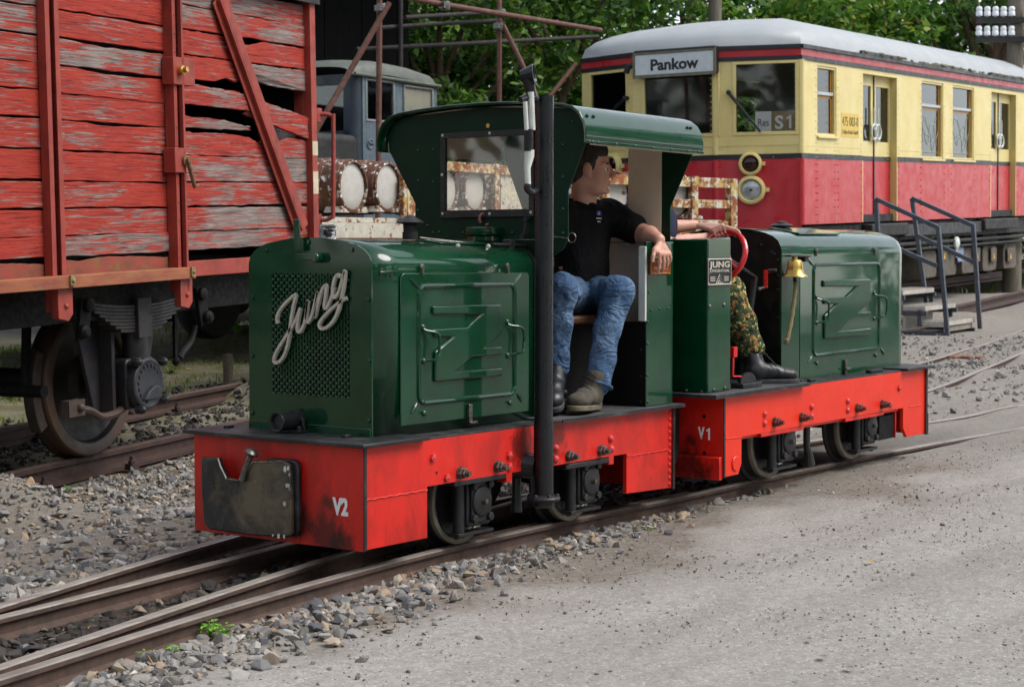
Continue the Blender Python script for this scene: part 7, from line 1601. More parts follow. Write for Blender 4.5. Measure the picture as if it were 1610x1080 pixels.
tree(1570, 41, 8, rb(11, 2.6, 1.4, 7., 16, 1.4), 6500, .2, LEAFD, 'dark tree behind the telegraph pole', 11)
tree(640, 39, 9, rb(12, 3.6, .5, 7.5, 18, 1.7), 6500, .26, LEAFD, 'large dark tree far behind the scaffold', 12, trunk_r=.22)
tree(860, 41, 9, rb(13, 3.8, .5, 7.5, 18, 1.8), 6500, .26, LEAFD, 'large dark tree far behind the green ones', 13, trunk_r=.22)
tree(1080, 43, 9, rb(14, 3.8, .8, 7.5, 18, 1.8), 6000, .26, LEAFD, 'large dark tree far behind the railcar front', 14, trunk_r=.22)
tree(1330, 45, 9, rb(15, 4.0, .8, 8., 18, 1.9), 6000, .26, LEAFD, 'large dark tree far behind the railcar side', 15, trunk_r=.22)
tree(430, 36, 9, rb(16, 3.0, .8, 7., 14, 1.6), 3500, .26, LEAFD, 'dark tree hidden behind the red wagon', 16, trunk_r=.22)
# a wooded bank closes the view behind them
V, F_ = leaf_cloud([(*(dep(px_, 330, d_)[:2]), 2.4+.8*math.sin(px_*.03), 4.2, 3.0, 3.6) for px_, d_ in ((380, 52), (520, 50), (660, 50), (800, 51), (940, 52), (1080, 54), (1220, 55), (1360, 55), (1500, 54), (1640, 54))], 30000, .34, 77, thr=-.5)
bk_ = leaf_object('wooded_bank', V, F_, LEAFD, None, 'stuff'); tag(bk_, 'dense dark wood far behind the yard', 'wood')

# unseen trees added behind the viewer to block low sky and darken reflections
for k, (az, dist) in enumerate(((132, 27), (153, 26), (172, 25), (-168, 24), (-150, 22), (-128, 24), (-106, 22), (-86, 23), (-66, 24), (-46, 24), (-28, 26))):
    b = np.array([1.+dist*math.cos(R_(az)), dist*math.sin(R_(az))]); z0 = gz(b[0], b[1])
    t = thing('sky_blocker_tree', 'broad tree added unseen behind the viewer to block low sky, '+('first', 'second', 'third', 'fourth', 'fifth', 'sixth', 'seventh', 'eighth', 'ninth', 'tenth', 'eleventh')[k]+' from the left'+' of its row', 'tree', loc=(b[0], b[1], z0), group='trees added behind the viewer to block low sky')
    mb = MB(); mb.tube([(0, 0, -.2), (.1, 0, 3), (0, .1, 6)], [.35, .28, .12], 10); mb.build('trunk', BARK, t)
    rs = np.random.default_rng(200+k); cen = [(rs.uniform(-3.4, 3.4), rs.uniform(-3.4, 3.4), rs.uniform(1.2, 9.5), 2.4, 2.4, 1.9) for _ in range(12)]
    V, F_ = leaf_cloud(cen, 2600, .75, 300+k, thr=-.6); leaf_object('crown', V, F_, LEAFD, t)

# dark flat wagon standing beyond the red one
DFW = Frame(dep(330, 440, 19.5), 13.8, 1.9)
dfw = thing('parked_flat_wagon', 'dark low flat wagon parked behind the red goods wagon', 'flat wagon', frame=DFW)
zq = -.62
mb = MB(); mb.box(-7, 5, .0, 2.6, -.02, .45); mb.build('deck', SOOT, dfw, bevel=.02)
mb = MB(); mb.box(-7, 5, -.06, -.005, -.12, .10); mb.build('side_sill', SOOT, dfw, bevel=.01)
mb = MB(); mb.box(-6.8, 4.8, .3, 2.3, .46, 2.1); mb.build('tarpaulin_load', DKW, dfw, bevel=.15, bseg=3)
for xx in (-5.6, -3.9, 2.2, 3.9):
    for yy in (.45, 1.95):
        mb = MB(); mb.lathe((xx, yy, -.22), (0, 1, 0), [(.10, -.02), (.38, .0), (.42, .02), (.42, .10), (.45, .13)], 26); mb.build('wheel', SOOT, dfw, smooth=30)
mb = MB(); mb.box(-6.4, -3.1, .40, .48, -.35, -.12); mb.box(1.4, 4.7, .40, .48, -.35, -.12); mb.build('bogie_side', SOOT, dfw)
pw = dep(358, 503, 17.5); o = MB().cyl((0, 0, -.3), (0, 0, .34), .05, .05, 10).build('timber_stake', SLEEPER, None); o.location = (pw[0], pw[1], gz(pw[0], pw[1])); tag(o, 'short timber stake left of the locomotive hood', 'stake')
# ================================================================== people
class SDF:
    """rounded shapes that melt into each other; meshed as one continuous skin"""
    def __init__(s): s.p = []
    def field(s, h):
        lo = np.min([q[1] for q in s.p], 0)-3*h; hi = np.max([q[2] for q in s.p], 0)+3*h; n = np.ceil((hi-lo)/h).astype(int)+1
        F_ = np.full(n, .2); ax = [lo[i]+h*np.arange(n[i]) for i in range(3)]
        for kind, a, b, k, dat in s.p:
            m = 2*k+.02; i0 = np.maximum(((a-m-lo)/h).astype(int), 0); i1 = np.minimum(((b+m-lo)/h).astype(int)+2, n); sl = tuple(slice(p, q) for p, q in zip(i0, i1))
            G = np.stack(np.meshgrid(*[ax[i][sl[i]] for i in range(3)], indexing='ij'), -1)
            if kind == 'cap':
                p0, p1, r0, r1 = dat; ab = p1-p0; t = np.clip(((G-p0)@ab)/max(ab@ab, 1e-9), 0, 1); d = np.linalg.norm(G-p0-t[..., None]*ab, axis=-1)-(r0+(r1-r0)*t)
            else:
                c, R3, rr = dat; q = (G-c)@R3.T; k0 = np.linalg.norm(q/rr, axis=-1); k1 = np.linalg.norm(q/rr**2, axis=-1); d = k0*(k0-1)/np.maximum(k1, 1e-6)
            f = F_[sl]; hh = np.clip(.5+.5*(f-d)/k, 0, 1); F_[sl] = f+(d-f)*hh-k*hh*(1-hh)
        return F_, lo
def sph(mb, c, rx, ry=None, rz=None, X=None, Y=None, Z=None, n=16, m=10, k=None):
    ry = rx if ry is None else ry; rz = rx if rz is None else rz
    X = Vector((1, 0, 0)) if X is None else Vector(X); Y = Vector((0, 1, 0)) if Y is None else Vector(Y); Z = Vector((0, 0, 1)) if Z is None else Vector(Z)
    c = Vector(c)
    if isinstance(mb, SDF):
        R3 = np.array([X[:], Y[:], Z[:]]); rr = np.array([rx, ry, rz]); e = np.sqrt(((R3*rr[:, None])**2).sum(0)); cc = np.array(c[:]); mb.p.append(('ell', cc-e, cc+e, k or .45*min(rr), (cc, R3, rr))); return
    vs, fs = [c-Z*rz], []
    for j in range(1, m):
        t = math.pi*j/m-math.pi/2
        for i in range(n):
            a = 2*math.pi*i/n; vs.append(c+X*(rx*math.cos(t)*math.cos(a))+Y*(ry*math.cos(t)*math.sin(a))+Z*(rz*math.sin(t)))
    vs.append(c+Z*rz); L = len(vs)-1
    for i in range(n): fs.append((0, 1+(i+1) % n, 1+i)); fs.append((L, L-n+i, L-n+(i+1) % n))
    for j in range(m-2):
        for i in range(n): a = 1+j*n+i; b = 1+j*n+(i+1) % n; fs.append((a, b, b+n, a+n))
    mb.add(vs, fs)
def cap(mb, p0, p1, r0, r1, k=None):
    p0, p1 = np.array(Vector(p0)[:]), np.array(Vector(p1)[:]); r = max(r0, r1)
    mb.p.append(('cap', np.minimum(p0, p1)-r, np.maximum(p0, p1)+r, k or .45*min(r0, r1), (p0, p1, r0, r1)))
def chain(mb, pts, rs, k=None):
    for i in range(len(pts)-1): cap(mb, pts[i], pts[i+1], rs[i], rs[i+1], k)
def surface_net(F_, lo, h):
    """polygons of the zero level of a grid of distances"""
    ins = F_ < 0; n = F_.shape; c = [(i, j, k) for i in (0, 1) for j in (0, 1) for k in (0, 1)]
    cn = sum(ins[i:n[0]-1+i, j:n[1]-1+j, k:n[2]-1+k].astype(np.int8) for i, j, k in c); act = (cn > 0) & (cn < 8); I = np.argwhere(act)
    vals = np.stack([F_[I[:, 0]+i, I[:, 1]+j, I[:, 2]+k] for i, j, k in c], 1); ca = np.array(c, float); P = np.zeros((len(I), 3)); W = np.zeros(len(I))
    for a in range(8):
        for b in range(a+1, 8):
            if np.abs(ca[a]-ca[b]).sum() != 1: continue
            x = (vals[:, a] < 0) != (vals[:, b] < 0); t = vals[:, a]/np.where(x, vals[:, a]-vals[:, b], 1); P += np.where(x[:, None], ca[a]+(ca[b]-ca[a])*t[:, None], 0); W += x
    P = lo+h*(I+P/W[:, None]); idx = np.full(act.shape, -1); idx[act] = np.arange(len(I)); faces = []
    for ax in range(3):
        o1, o2 = [(1, 2), (2, 0), (0, 1)][ax]; A_ = [slice(None)]*3; B_2 = [slice(None)]*3; A_[ax] = slice(0, -1); B_2[ax] = slice(1, None)
        e = np.argwhere(ins[tuple(A_)] != ins[tuple(B_2)]); e = e[(e[:, o1] > 0) & (e[:, o2] > 0)]
        def cell(d1, d2): q = e.copy(); q[:, o1] -= d1; q[:, o2] -= d2; return idx[q[:, 0], q[:, 1], q[:, 2]]
        q = np.stack([cell(1, 1), cell(0, 1), cell(0, 0), cell(1, 0)], 1); fl = ~ins[e[:, 0], e[:, 1], e[:, 2]]; q[fl] = q[fl][:, ::-1]; faces.append(q)
    return P, np.concatenate(faces)
def blob(name, sd_, voxel, it, mat, parent, fold=0., fscale=16., fstretch=(1, 1, .5), seed=0.):
    F_, lo = sd_.field(voxel); P, Q = surface_net(F_, lo, voxel); m2 = bpy.data.meshes.new(name); m2.from_pydata(P.tolist(), [], Q.tolist()); m2.update()
    if fold:
        NR = [v.normal.copy() for v in m2.vertices]
        for v, nr in zip(m2.vertices, NR):
            p = v.co; q = Vector((p.x*fstretch[0], p.y*fstretch[1], p.z*fstretch[2]))*fscale+Vector((seed, seed, 0))
            d = mnoise.noise(q+Vector((mnoise.noise(q*.5)*1.5, 0, 0))); d2 = mnoise.noise(q*2.1)
            v.co = p+nr*(fold*d+fold*.4*d2)
    return link_mesh(name, m2, mat, parent, smooth=180)
def head_parts(mb, c, f, u):
    """skull, face, nose, lips, jaw, ears about centre c facing f"""
    f = Vector(f).normalized(); u = (Vector(u)-f*Vector(u).dot(f)).normalized(); l = u.cross(f)
    P = lambda x, y, z: Vector(c)+f*x+l*y+u*z; A = dict(X=f, Y=l, Z=u)
    sph(mb, P(-.012, 0, .035), .098, .076, .088, **A, n=24, m=16); sph(mb, P(.032, 0, -.03), .062, .058, .085, **A, n=24, m=16)
    sph(mb, P(.036, 0, -.082), .050, .050, .034, **A); sph(mb, P(.076, 0, -.098), .019, .02, .017, **A)
    for s in (-1, 1):
        cap(mb, P(.079, s*.012, .024), P(.066, s*.046, .020), .013, .012); sph(mb, P(.045, s*.034, -.022), .032, .026, .032, **A)
        sph(mb, P(.103, s*.010, -.033), .010, .009, .008, **A)
        sph(mb, P(-.004, s*.079, -.006), .022, .010, .033, **A); sph(mb, P(.006, s*.077, -.032), .010, .008, .012, **A)
    cap(mb, P(.088, 0, .014), P(.112, 0, -.024), .0095, .0115)
    sph(mb, P(.088, 0, -.057), .013, .022, .007, **A); sph(mb, P(.085, 0, -.070), .013, .020, .008, **A)
    return P, A, f, l, u
def head_extras(parent, P, A, f, l, u, hair, long_back=.0):
    for s in (-1, 1):
        mb = MB(); sph(mb, P(.071, s*.032, -.002), .0135, **A); e = mb.build('eye', EYEW, parent, smooth=180)
        mb = MB(); sph(mb, P(.0795, s*.034, -.002), .0065, **A); mb.build('iris', HAIR, e, smooth=180)
        mb = MB(); mb.tube([P(.088, s*.014, .021), P(.086, s*.030, .026), P(.074, s*.048, .021)], [.004, .005, .003], 6); mb.build('eyebrow', HAIR, parent)
    mb = SDF(); sph(mb, P(-.024, 0, .048), .102, .082, .086, **A, n=24, m=16); sph(mb, P(-.055, 0, -.002), .062, .070, .075, **A); sph(mb, P(.02, 0, .085), .062, .066, .048, **A)
    for s in (-1, 1): sph(mb, P(.014, s*.066, .022), .018, .014, .035, **A)
    blob('hair', mb, .006, 3, hair, parent, fold=.004, fscale=70, fstretch=(1, 1, .4))
def hand(mb, wrist, knuck, tips, thumb, w=.036, r=.0085, nrm=(0, -1, 0)):
    """palm from wrist to the four knuckles; each finger bends once on its way to its tip; thumb leaves the side near the wrist"""
    wrist = Vector(wrist); K = [Vector(k) for k in knuck]; T = [Vector(t) for t in tips]; nrm = Vector(nrm)
    for k in K: cap(mb, wrist.lerp(k, .25), k, .015, .0112)
    for i in range(3): cap(mb, K[i], K[i+1], .0112, .0112)
    for k, t in zip(K, T):
        a = k.lerp(t, .42)+nrm*.007; b = k.lerp(t, .75)+nrm*.006; chain(mb, [k, a, b, t], [r*1.12, r*1.04, r*.95, r*.82])
    th = [wrist.lerp(K[0], .35)]+[Vector(t) for t in thumb]; chain(mb, th, [.013, .0115, .0098, .0085][:len(th)])
def boot(parent, heel, fwd, up, ankle, ln, upper_mat, sole_mat, name='boot', shaft=.10, lace=True):
    f = Vector(fwd).normalized(); u = (Vector(up)-f*Vector(up).dot(f)).normalized(); s = u.cross(f); h = Vector(heel); P = lambda x, y, z: h+f*x+s*y+u*z; k = ln/.29
    mb = SDF(); A = dict(X=f, Y=s, Z=u)
    sph(mb, P(.055*k, 0, .055), .058*k, .042*k, .045, **A); sph(mb, P(.13*k, 0, .06), .075*k, .045*k, .043, **A); sph(mb, P(.205*k, 0, .048), .068*k, .048*k, .034, **A); sph(mb, P(.235*k, 0, .042), .045*k, .043*k, .028, **A)
    cap(mb, P(.065*k, 0, .07), Vector(ankle), .048*k, .050*k); b = blob(name, mb, .006, 4, upper_mat, parent, fold=.002, fscale=40)
    out = [(-.008, -.022), (-.014, 0), (-.008, .022), (.03, .036), (.10, .036), (.16, .046), (.22, .050), (.265, .040), (.288, .018), (.292, 0), (.288, -.018), (.265, -.040), (.22, -.050), (.16, -.046), (.10, -.036), (.03, -.036)]
    mb = MB(); mb.plate([P(x*k, y*k, 0.) for x, y in out], u*.024); mb.build('sole', sole_mat, b, bevel=.005)
    if lace:
        mb = MB()
        for i in range(5):
            q = i/4; x = .10+.075*(1-q); z = .098+.055*q-.02*(1-q)
            mb.tube([P(x*k, -.032, z-.008), P((x-.004)*k, 0, z+.012), P(x*k, .032, z-.008)], .0035, 6)
        mb.build('laces', RUBBER, b)
    return b
Dp = lambda px, py, y: Vector(W0.at(px, py, 'y', y))

# ---- driver of V2, sitting sideways and looking along the train
Rt = Vector(C_R); Fwd = Vector((C_F[0], C_F[1], 0)).normalized()
hc = Dp(926.5, 266, .27); ff = Rt*.985-Fwd*.10+Vector((0, 0, -.03))
shL, shR = Vector((2.095, .295, 1.345)), Vector((1.755, .345, 1.335)); nb = Vector((1.935, .325, 1.405)); chest = Vector((1.93, .345, 1.24)); belly = Vector((1.93, .35, 1.10)); pel = Vector((1.935, .38, .985))
elL, wrL = Vector((2.105, .135, 1.268)), Dp(1036, 377, -.018); elR, wrR = Vector((1.62, .40, 1.13)), Vector((1.44, .32, 1.16))
hipL, hipR = Vector((2.0, .35, .975)), Vector((1.86, .35, .975))
knL, knR = Dp(972, 458, .05), Dp(882, 455, .14); anL, anR = Dp(940, 606, .055), Dp(874, 578, .17)
bm_ = SDF()
P, A, f, l, u = head_parts(bm_, hc, ff, (0, 0, 1))
chain(bm_, [P(-.022, 0, -.055), (P(-.03, 0, -.09)+nb)/2+Vector((0, 0, .0)), nb+Vector((0, .01, -.03))], [.056, .053, .062])
sph(bm_, chest, .165, .10, .14); sph(bm_, belly, .15, .095, .15); sph(bm_, pel, .15, .10, .10); cap(bm_, shL, shR, .055, .055)
chain(bm_, [shL, elL, (elL+wrL)/2+Vector((0, 0, .006)), wrL], [.050, .044, .041, .028]); chain(bm_, [shR, elR, wrR], [.048, .040, .026])
chain(bm_, [hipL, knL, anL], [.07, .05, .035]); chain(bm_, [hipR, knR, anR], [.07, .05, .035])
kn = [Dp(1036, 399, -.052), Dp(1042, 400, -.052), Dp(1047.5, 400, -.050), Dp(1052, 399, -.046)]
tp_ = [Dp(1034, 428, -.040), Dp(1041.5, 426, -.042), Dp(1047.5, 421, -.040), Dp(1051.5, 414, -.036)]
hand(bm_, wrL, kn, tp_, [Dp(1029, 393, -.035), Dp(1027, 402, -.04), Dp(1026, 411, -.04)])
hand(bm_, wrR, [wrR+Vector((-.03, -.06, .01*i-.02)) for i in range(4)], [wrR+Vector((-.01, -.11, .012*i-.04)) for i in range(4)], [wrR+Vector((.01, -.05, .02)), wrR+Vector((.01, -.08, .01))])
drv = blob('person', bm_, .0058, 5, SKIN, None); tag(drv, 'driver in black polo shirt and blue jeans sitting sideways in the locomotive cab', 'person')
head_extras(drv, P, A, f, l, u, HAIR)
mb = SDF(); sph(mb, chest+Vector((0, .0, .02)), .178, .108, .16); sph(mb, belly+Vector((.01, -.005, 0)), .163, .108, .17); sph(mb, pel+Vector((.0, -.005, .03)), .168, .118, .10); sph(mb, pel+Vector((.09, -.05, .03)), .09, .07, .07)
cap(mb, shL, shR, .074, .072); sph(mb, nb+Vector((0, .012, -.045)), .085, .078, .045); sl = shL.lerp(elL, .72); chain(mb, [shL, sl], [.078, .070]); chain(mb, [shR, shR.lerp(elR, .6)], [.078, .072])
sh = blob('polo_shirt', mb, .007, 14, SHIRT, drv, fold=.008, fscale=11, fstretch=(1, 1, .45), seed=3.)
# collar and neckline, emblem
mb = MB(); cr_ = [nb+Vector((.075*math.cos(a), .012-.068*math.sin(a)-.012*max(0, math.sin(a)), .010-.030*max(0, math.sin(a))**3)) for a in np.linspace(.2, 2*math.pi+.05, 26)]
mb.tube(cr_, [.011]*26, 8); mb.build('collar', SHIRT, sh)
from mathutils.bvhtree import BVHTree
SHB = BVHTree.FromPolygons([v.co.copy() for v in sh.data.vertices], [tuple(p.vertices) for p in sh.data.polygons])
def on_shirt(px, py):
    """front of the shirt along a sight line"""
    o_ = Vector(CAM_POS); d_ = Vector(ray(px, py)).normalized(); loc, nr, ix, ds = SHB.ray_cast(o_, d_); return loc, nr
q0, n0 = on_shirt(941, 336)
bx_ = Vector((0, 0, 1)).cross(n0).normalized(); by_ = n0.cross(bx_)
mb = MB(); mb.plate([q0+n0*.002+bx_*(a*.018)+by_*(b*.010) for a, b in ((-1, -.9), (-.8, 1), (1, 1), (.9, -.9))], n0*.0015); em = mb.build('emblem', SIGNBLUE, sh)
mb = MB(); mb.plate([q0+n0*.0037+bx_*(a*.018)+by_*(b*.010) for a, b in ((-.75, -.9), (-.05, -.9), (.25, 1), (.0, 1))], n0*.0008); mb.build('emblem_stripe', SIGNREDM, em)
mb = MB(); mb.plate([q0+n0*.0037+bx_*(a*.018)+by_*(b*.010) for a, b in ((-.30, -.9), (-.12, -.9), (.14, 1), (.08, 1))], n0*.0012); mb.build('emblem_line', WHITEP, em)
for k, (py_, w_) in enumerate(((343.5, .036), (348.5, .020))):
    qk, nk = on_shirt(941, py_); bk2 = Vector((0, 0, 1)).cross(nk).normalized(); text_mesh('emblem_text', ('Eisenbahn und', 'Touren')[k] if 0 else ('Dampfbahnen', 'Team')[k] if 0 else ('Chemnitzer', 'Bahn')[k] if 0 else ('llllllllllll', 'lllllll')[k], WHITEP, em, qk+nk*.003, bk2, nk.cross(bk2), .006, w_, .0005)
mb = SDF(); sph(mb, pel+Vector((0, 0, -.005)), .165, .115, .098); chain(mb, [hipL, knL], [.092, .068]); chain(mb, [hipR, knR], [.092, .068])
chain(mb, [knL, knL.lerp(anL, .4)+Vector((.0, .012, 0)), anL+Vector((.005, 0, .01))], [.067, .060, .057]); chain(mb, [knR, knR.lerp(anR, .4), anR], [.067, .060, .056])
jn = blob('jeans', mb, .007, 8, DENIM, drv, fold=.010, fscale=13, fstretch=(1, 1, .7), seed=9.)
hm = (knL-anL).normalized(); uu, vv = perp(hm); mb = MB(); mb.tube([anL+Vector((.005, 0, .0))+(uu*math.cos(a)+vv*math.sin(a))*.060 for a in np.linspace(0, 2*math.pi, 20, endpoint=False)], .007, 6, closed=True); mb.build('hem', DENIM, jn)
toe = Dp(893, 634, -.005); hl = Vector((anL.x+.03, anL.y+.03, ZT+.020)); fw_b = Vector((toe.x-hl.x, toe.y-hl.y, .02)); boot(drv, hl, fw_b, (0, 0, 1), anL+Vector((0, 0, .03)), min(.30, fw_b.length*1.02), BOOTG, SOLE)
boot(drv, Vector((anR.x+.03, anR.y+.02, .565)), (-.8, -.5, -.25), (0, 0, 1), anR+Vector((0, 0, .02)), .27, BOOTB, SOLEB, lace=False)

# ---- driver of V1, mostly behind the cab wall, hands on the wheel
sc_w = Vector(V1F.w(SWC)); ax_w = Vector(V1F.M.T @ np.array(SWA)); pu, pv = perp(ax_w)
pel2 = Vector((2.70, .47, 1.0)); bel2 = Vector((2.68, .47, 1.12)); ch2 = Vector((2.665, .47, 1.26)); nb2 = Vector((2.69, .47, 1.415)); hc2 = Vector((2.735, .47, 1.545))
sR, sL = Vector((2.64, .36, 1.335)), Vector((2.665, .63, 1.345))
eR = Dp(1046, 384, .25); wR = Dp(1116, 374, .215); eL = Dp(1050, 358, .50); wL = Dp(1092, 354, .42)
hR, hL2 = Vector((2.76, .38, .97)), Vector((2.76, .54, .97)); kR = Dp(1143, 458, .12); aR = Dp(1180, 556, .03); kL = Vector((3.02, .52, 1.0)); aL = Vector((3.0, .52, .62))
bm_ = SDF(); P2, A2_, f2, l2, u2 = head_parts(bm_, hc2, (1, .05, -.05), (0, 0, 1))
chain(bm_, [P2(-.022, 0, -.055), nb2, nb2+Vector((0, 0, -.04))], [.056, .053, .06]); sph(bm_, ch2, .10, .165, .14); sph(bm_, bel2, .095, .15, .15); sph(bm_, pel2, .11, .15, .10); cap(bm_, sR, sL, .055, .055)
chain(bm_, [sR, eR, (eR+wR)/2+Vector((0, 0, -.004)), wR], [.048, .040, .037, .026]); chain(bm_, [sL, eL, wL], [.048, .040, .026])
chain(bm_, [hR, kR, aR], [.07, .05, .035]); chain(bm_, [hL2, kL, aL], [.07, .05, .035])
rim = lambda a: sc_w+(pu*math.cos(a)+pv*math.sin(a))*.130
def rim_at(px, py):
    """point of the wheel rim closest to a sight line"""
    best = None
    for a in np.linspace(0, 2*math.pi, 180):
        p = rim(a); d_ = np.array(p)-CAM_POS; dz = d_@C_F; e = (805+FPX*(d_@C_R)/dz-px)**2+(540-FPX*(d_@C_U)/dz-py)**2
        if best is None or e < best[0]: best = (e, a)
    return best[1]
for (w_, px_, py_, sgn) in ((wR, 1150, 374, 1), (wL, 1128, 357, 1)):
    a0 = rim_at(px_, py_); base = rim(a0); kk, tt = [], []
    tang = (-pu*math.sin(a0)+pv*math.cos(a0)); tow = (base-Vector(w_)).normalized()
    for i in range(4):
        off = tang*((i-1.5)*.019); kp_ = base+off-tow*.030+Vector((0, 0, .022)); kk.append(kp_); tt.append(base+off+tow*.022-Vector((0, 0, .012-.004*abs(i-1.5))))
    hand(bm_, w_, kk, tt, [Vector(w_).lerp(base, .5)+tang*-.03+Vector((0, 0, .01)), base-tow*.02-tang*.03+Vector((0, 0, .004)), base-tow*.004-tang*.022-Vector((0, 0, .014))], nrm=Vector((0, 0, 1)))
pas = blob('person', bm_, .0062, 5, SKIN, None); tag(pas, 'person in camouflage trousers and black boots steering the open locomotive with both hands', 'person')
head_extras(pas, P2, A2_, f2, l2, u2, HAIR2)
mb = SDF(); sph(mb, ch2, .118, .185, .16); sph(mb, bel2, .118, .17, .17); sph(mb, pel2+Vector((0, 0, .03)), .125, .17, .10); cap(mb, sR, sL, .074, .074); sph(mb, nb2+Vector((0, 0, -.05)), .075, .085, .04); chain(mb, [sR, sR.lerp(eR, .7)], [.076, .066]); chain(mb, [sL, sL.lerp(eL, .7)], [.076, .066])
blob('navy_shirt', mb, .007, 5, NAVY, pas, fold=.008, fscale=12, fstretch=(1, 1, .5), seed=5.)
mb = SDF(); sph(mb, pel2, .12, .165, .098); chain(mb, [hR, kR], [.098, .08]); chain(mb, [hL2, kL], [.098, .08]); chain(mb, [kR, kR.lerp(aR, .5), aR+Vector((0, 0, .03))], [.082, .080, .066]); chain(mb, [kL, kL.lerp(aL, .5), aL], [.08, .074, .066])
cm = blob('camouflage_trousers', mb, .007, 7, CAMO, pas, fold=.010, fscale=12, fstretch=(1, 1, .8), seed=2.)
zdk = float(V1F.w((.4, .1, zt1+.017))[2])
toe2 = Dp(1256, 597, -.16); hl2_ = Dp(1170, 600, .03); hl2_.z = zdk; fw2 = Vector((toe2.x-hl2_.x, toe2.y-hl2_.y, 0.)); 
boot(pas, hl2_, fw2, (0, 0, 1), aR+Vector((0, 0, .01)), min(.33, fw2.length), BOOTB, SOLEB)
boot(pas, Vector((aL.x-.06, aL.y, zdk+.002)), (1, 0, 0), (0, 0, 1), aL, .30, BOOTB, SOLEB, lace=False)
# ================================================================== stones, weeds, leaves
def rock_variants(n=10, seed=4):
    rs = np.random.default_rng(seed); out = []
    for k in range(n):
        bm = bmesh.new(); pts = rs.normal(size=(15, 3)); pts /= np.linalg.norm(pts, axis=1)[:, None]; pts *= rs.uniform(.78, 1.08, (15, 1)); pts *= np.array([1., rs.uniform(.65, .95), rs.uniform(.45, .8)])
        vs = [bm.verts.new(p) for p in pts]; bmesh.ops.convex_hull(bm, input=vs)
        for v in [v for v in bm.verts if not v.link_faces]: bm.verts.remove(v)
        bm.verts.index_update(); out.append((np.array([v.co[:] for v in bm.verts]), [tuple(v.index for v in f_.verts) for f_ in bm.faces])); bm.free()
    return out
ROCKS = rock_variants()
def rots(rs):
    q = rs.normal(size=4); q /= np.linalg.norm(q); w, x, y, z = q
    return np.array([[1-2*(y*y+z*z), 2*(x*y-z*w), 2*(x*z+y*w)], [2*(x*y+z*w), 1-2*(x*x+z*z), 2*(y*z-x*w)], [2*(x*z-y*w), 2*(y*z+x*w), 1-2*(x*x+y*y)]])
def scatter(name, XY, sizes, mat, parent, seed, sink=.25, label=None, kind='stuff'):
    rs = np.random.default_rng(seed); Z = ground(XY[:, 0], XY[:, 1]); V, F_ = [], []; n = 0
    for (x, y), z, s in zip(XY, Z, sizes):
        vv, ff_ = ROCKS[rs.integers(len(ROCKS))]; a = rs.uniform(0, 6.28); c_, s_ = math.cos(a), math.sin(a); M_ = np.array([[c_, -s_, 0], [s_, c_, 0], [0, 0, 1]])
        if rs.random() < .5: M_ = rots(rs)
        V.append(vv @ M_.T*s+np.array([x, y, z+s*(.55-sink)])); F_ += [tuple(i+n for i in f2_) for f2_ in ff_]; n += len(vv)
    me = bpy.data.meshes.new(name); me.from_pydata(np.concatenate(V).tolist(), [], F_); me.materials.append(mat); o = bpy.data.objects.new(name, me); COL.objects.link(o); o.parent = parent
    o['kind'] = kind
    if label: o['label'] = label
    return o
def visible_xy(n, seed, region, test):
    """random points of the yard that satisfy test(x, y)"""
    rs = np.random.default_rng(seed); out = []
    while len(out) < n:
        x = rs.uniform(region[0], region[1], 4000); y = rs.uniform(region[2], region[3], 4000); k = test(x, y, rs); out += list(zip(x[k], y[k]))
    return np.array(out[:n])
def interp_path(path): 
    P = np.array([np.array(p)[:2] for p in path]); return lambda x: np.interp(x, P[:, 0], P[:, 1])
f1, f2_, f3, f4 = interp_path(r1), interp_path(r2), interp_path(r3), interp_path(r4)
def wagloc(x, y): return (x-WAG.O[0])*WAG.M[0][0]+(y-WAG.O[1])*WAG.M[0][1], (x-WAG.O[0])*WAG.M[1][0]+(y-WAG.O[1])*WAG.M[1][1]
# ballast on the left between the narrow gauge and the wagon track
def t_left(x, y, rs):
    xl, yl = wagloc(x, y); m = mnoise
    near1 = y > f1(x)+.06; band = np.exp(-((y-f1(x)-.25)/.30)**2)+.95*np.exp(-((yl+.75)/.45)**2)+.33
    return near1 & (yl < -.30) & (rs.random(len(x)) < band)
XY = visible_xy(15000, 1, (-3.2, 4.6, -.2, 5.2), t_left); sz_ = RNG.lognormal(math.log(.0145), .5, len(XY)).clip(.005, .042)
scatter('ballast_stones', XY, sz_, STONES, GROUND, 2, label='grey ballast stones left of the narrow gauge track')
# between and beside the narrow gauge rails
def t_mid(x, y, rs):
    a, b, c_, d_ = f1(x), f2_(x), f3(x), f4(x); inr = (y > d_+.05) & (y < a-.05); far = (np.abs(y-b) > .045) & (np.abs(y-c_) > .045)
    return inr & far & (rs.random(len(x)) < .8)
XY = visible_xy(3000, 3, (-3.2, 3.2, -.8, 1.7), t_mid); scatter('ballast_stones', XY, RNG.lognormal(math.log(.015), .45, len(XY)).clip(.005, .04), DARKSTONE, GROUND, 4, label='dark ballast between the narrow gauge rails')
def t_right(x, y, rs):
    dd = f4(x)-y; w = np.interp(x, [-3, -1, 0, 1.2, 2.2, 3.2], [.24, .32, .32, .26, .16, .05]); return (dd > .05) & (rs.random(len(x)) < np.exp(-(dd/w)**2.2)) & (x < 3.3)
XY = visible_xy(3300, 5, (-3.0, 3.3, -1.2, .3), t_right); scatter('ballast_stones', XY, RNG.lognormal(math.log(.0125), .55, len(XY)).clip(.004, .038), STONES, GROUND, 6, sink=.36, label='pale stones along the right rail')
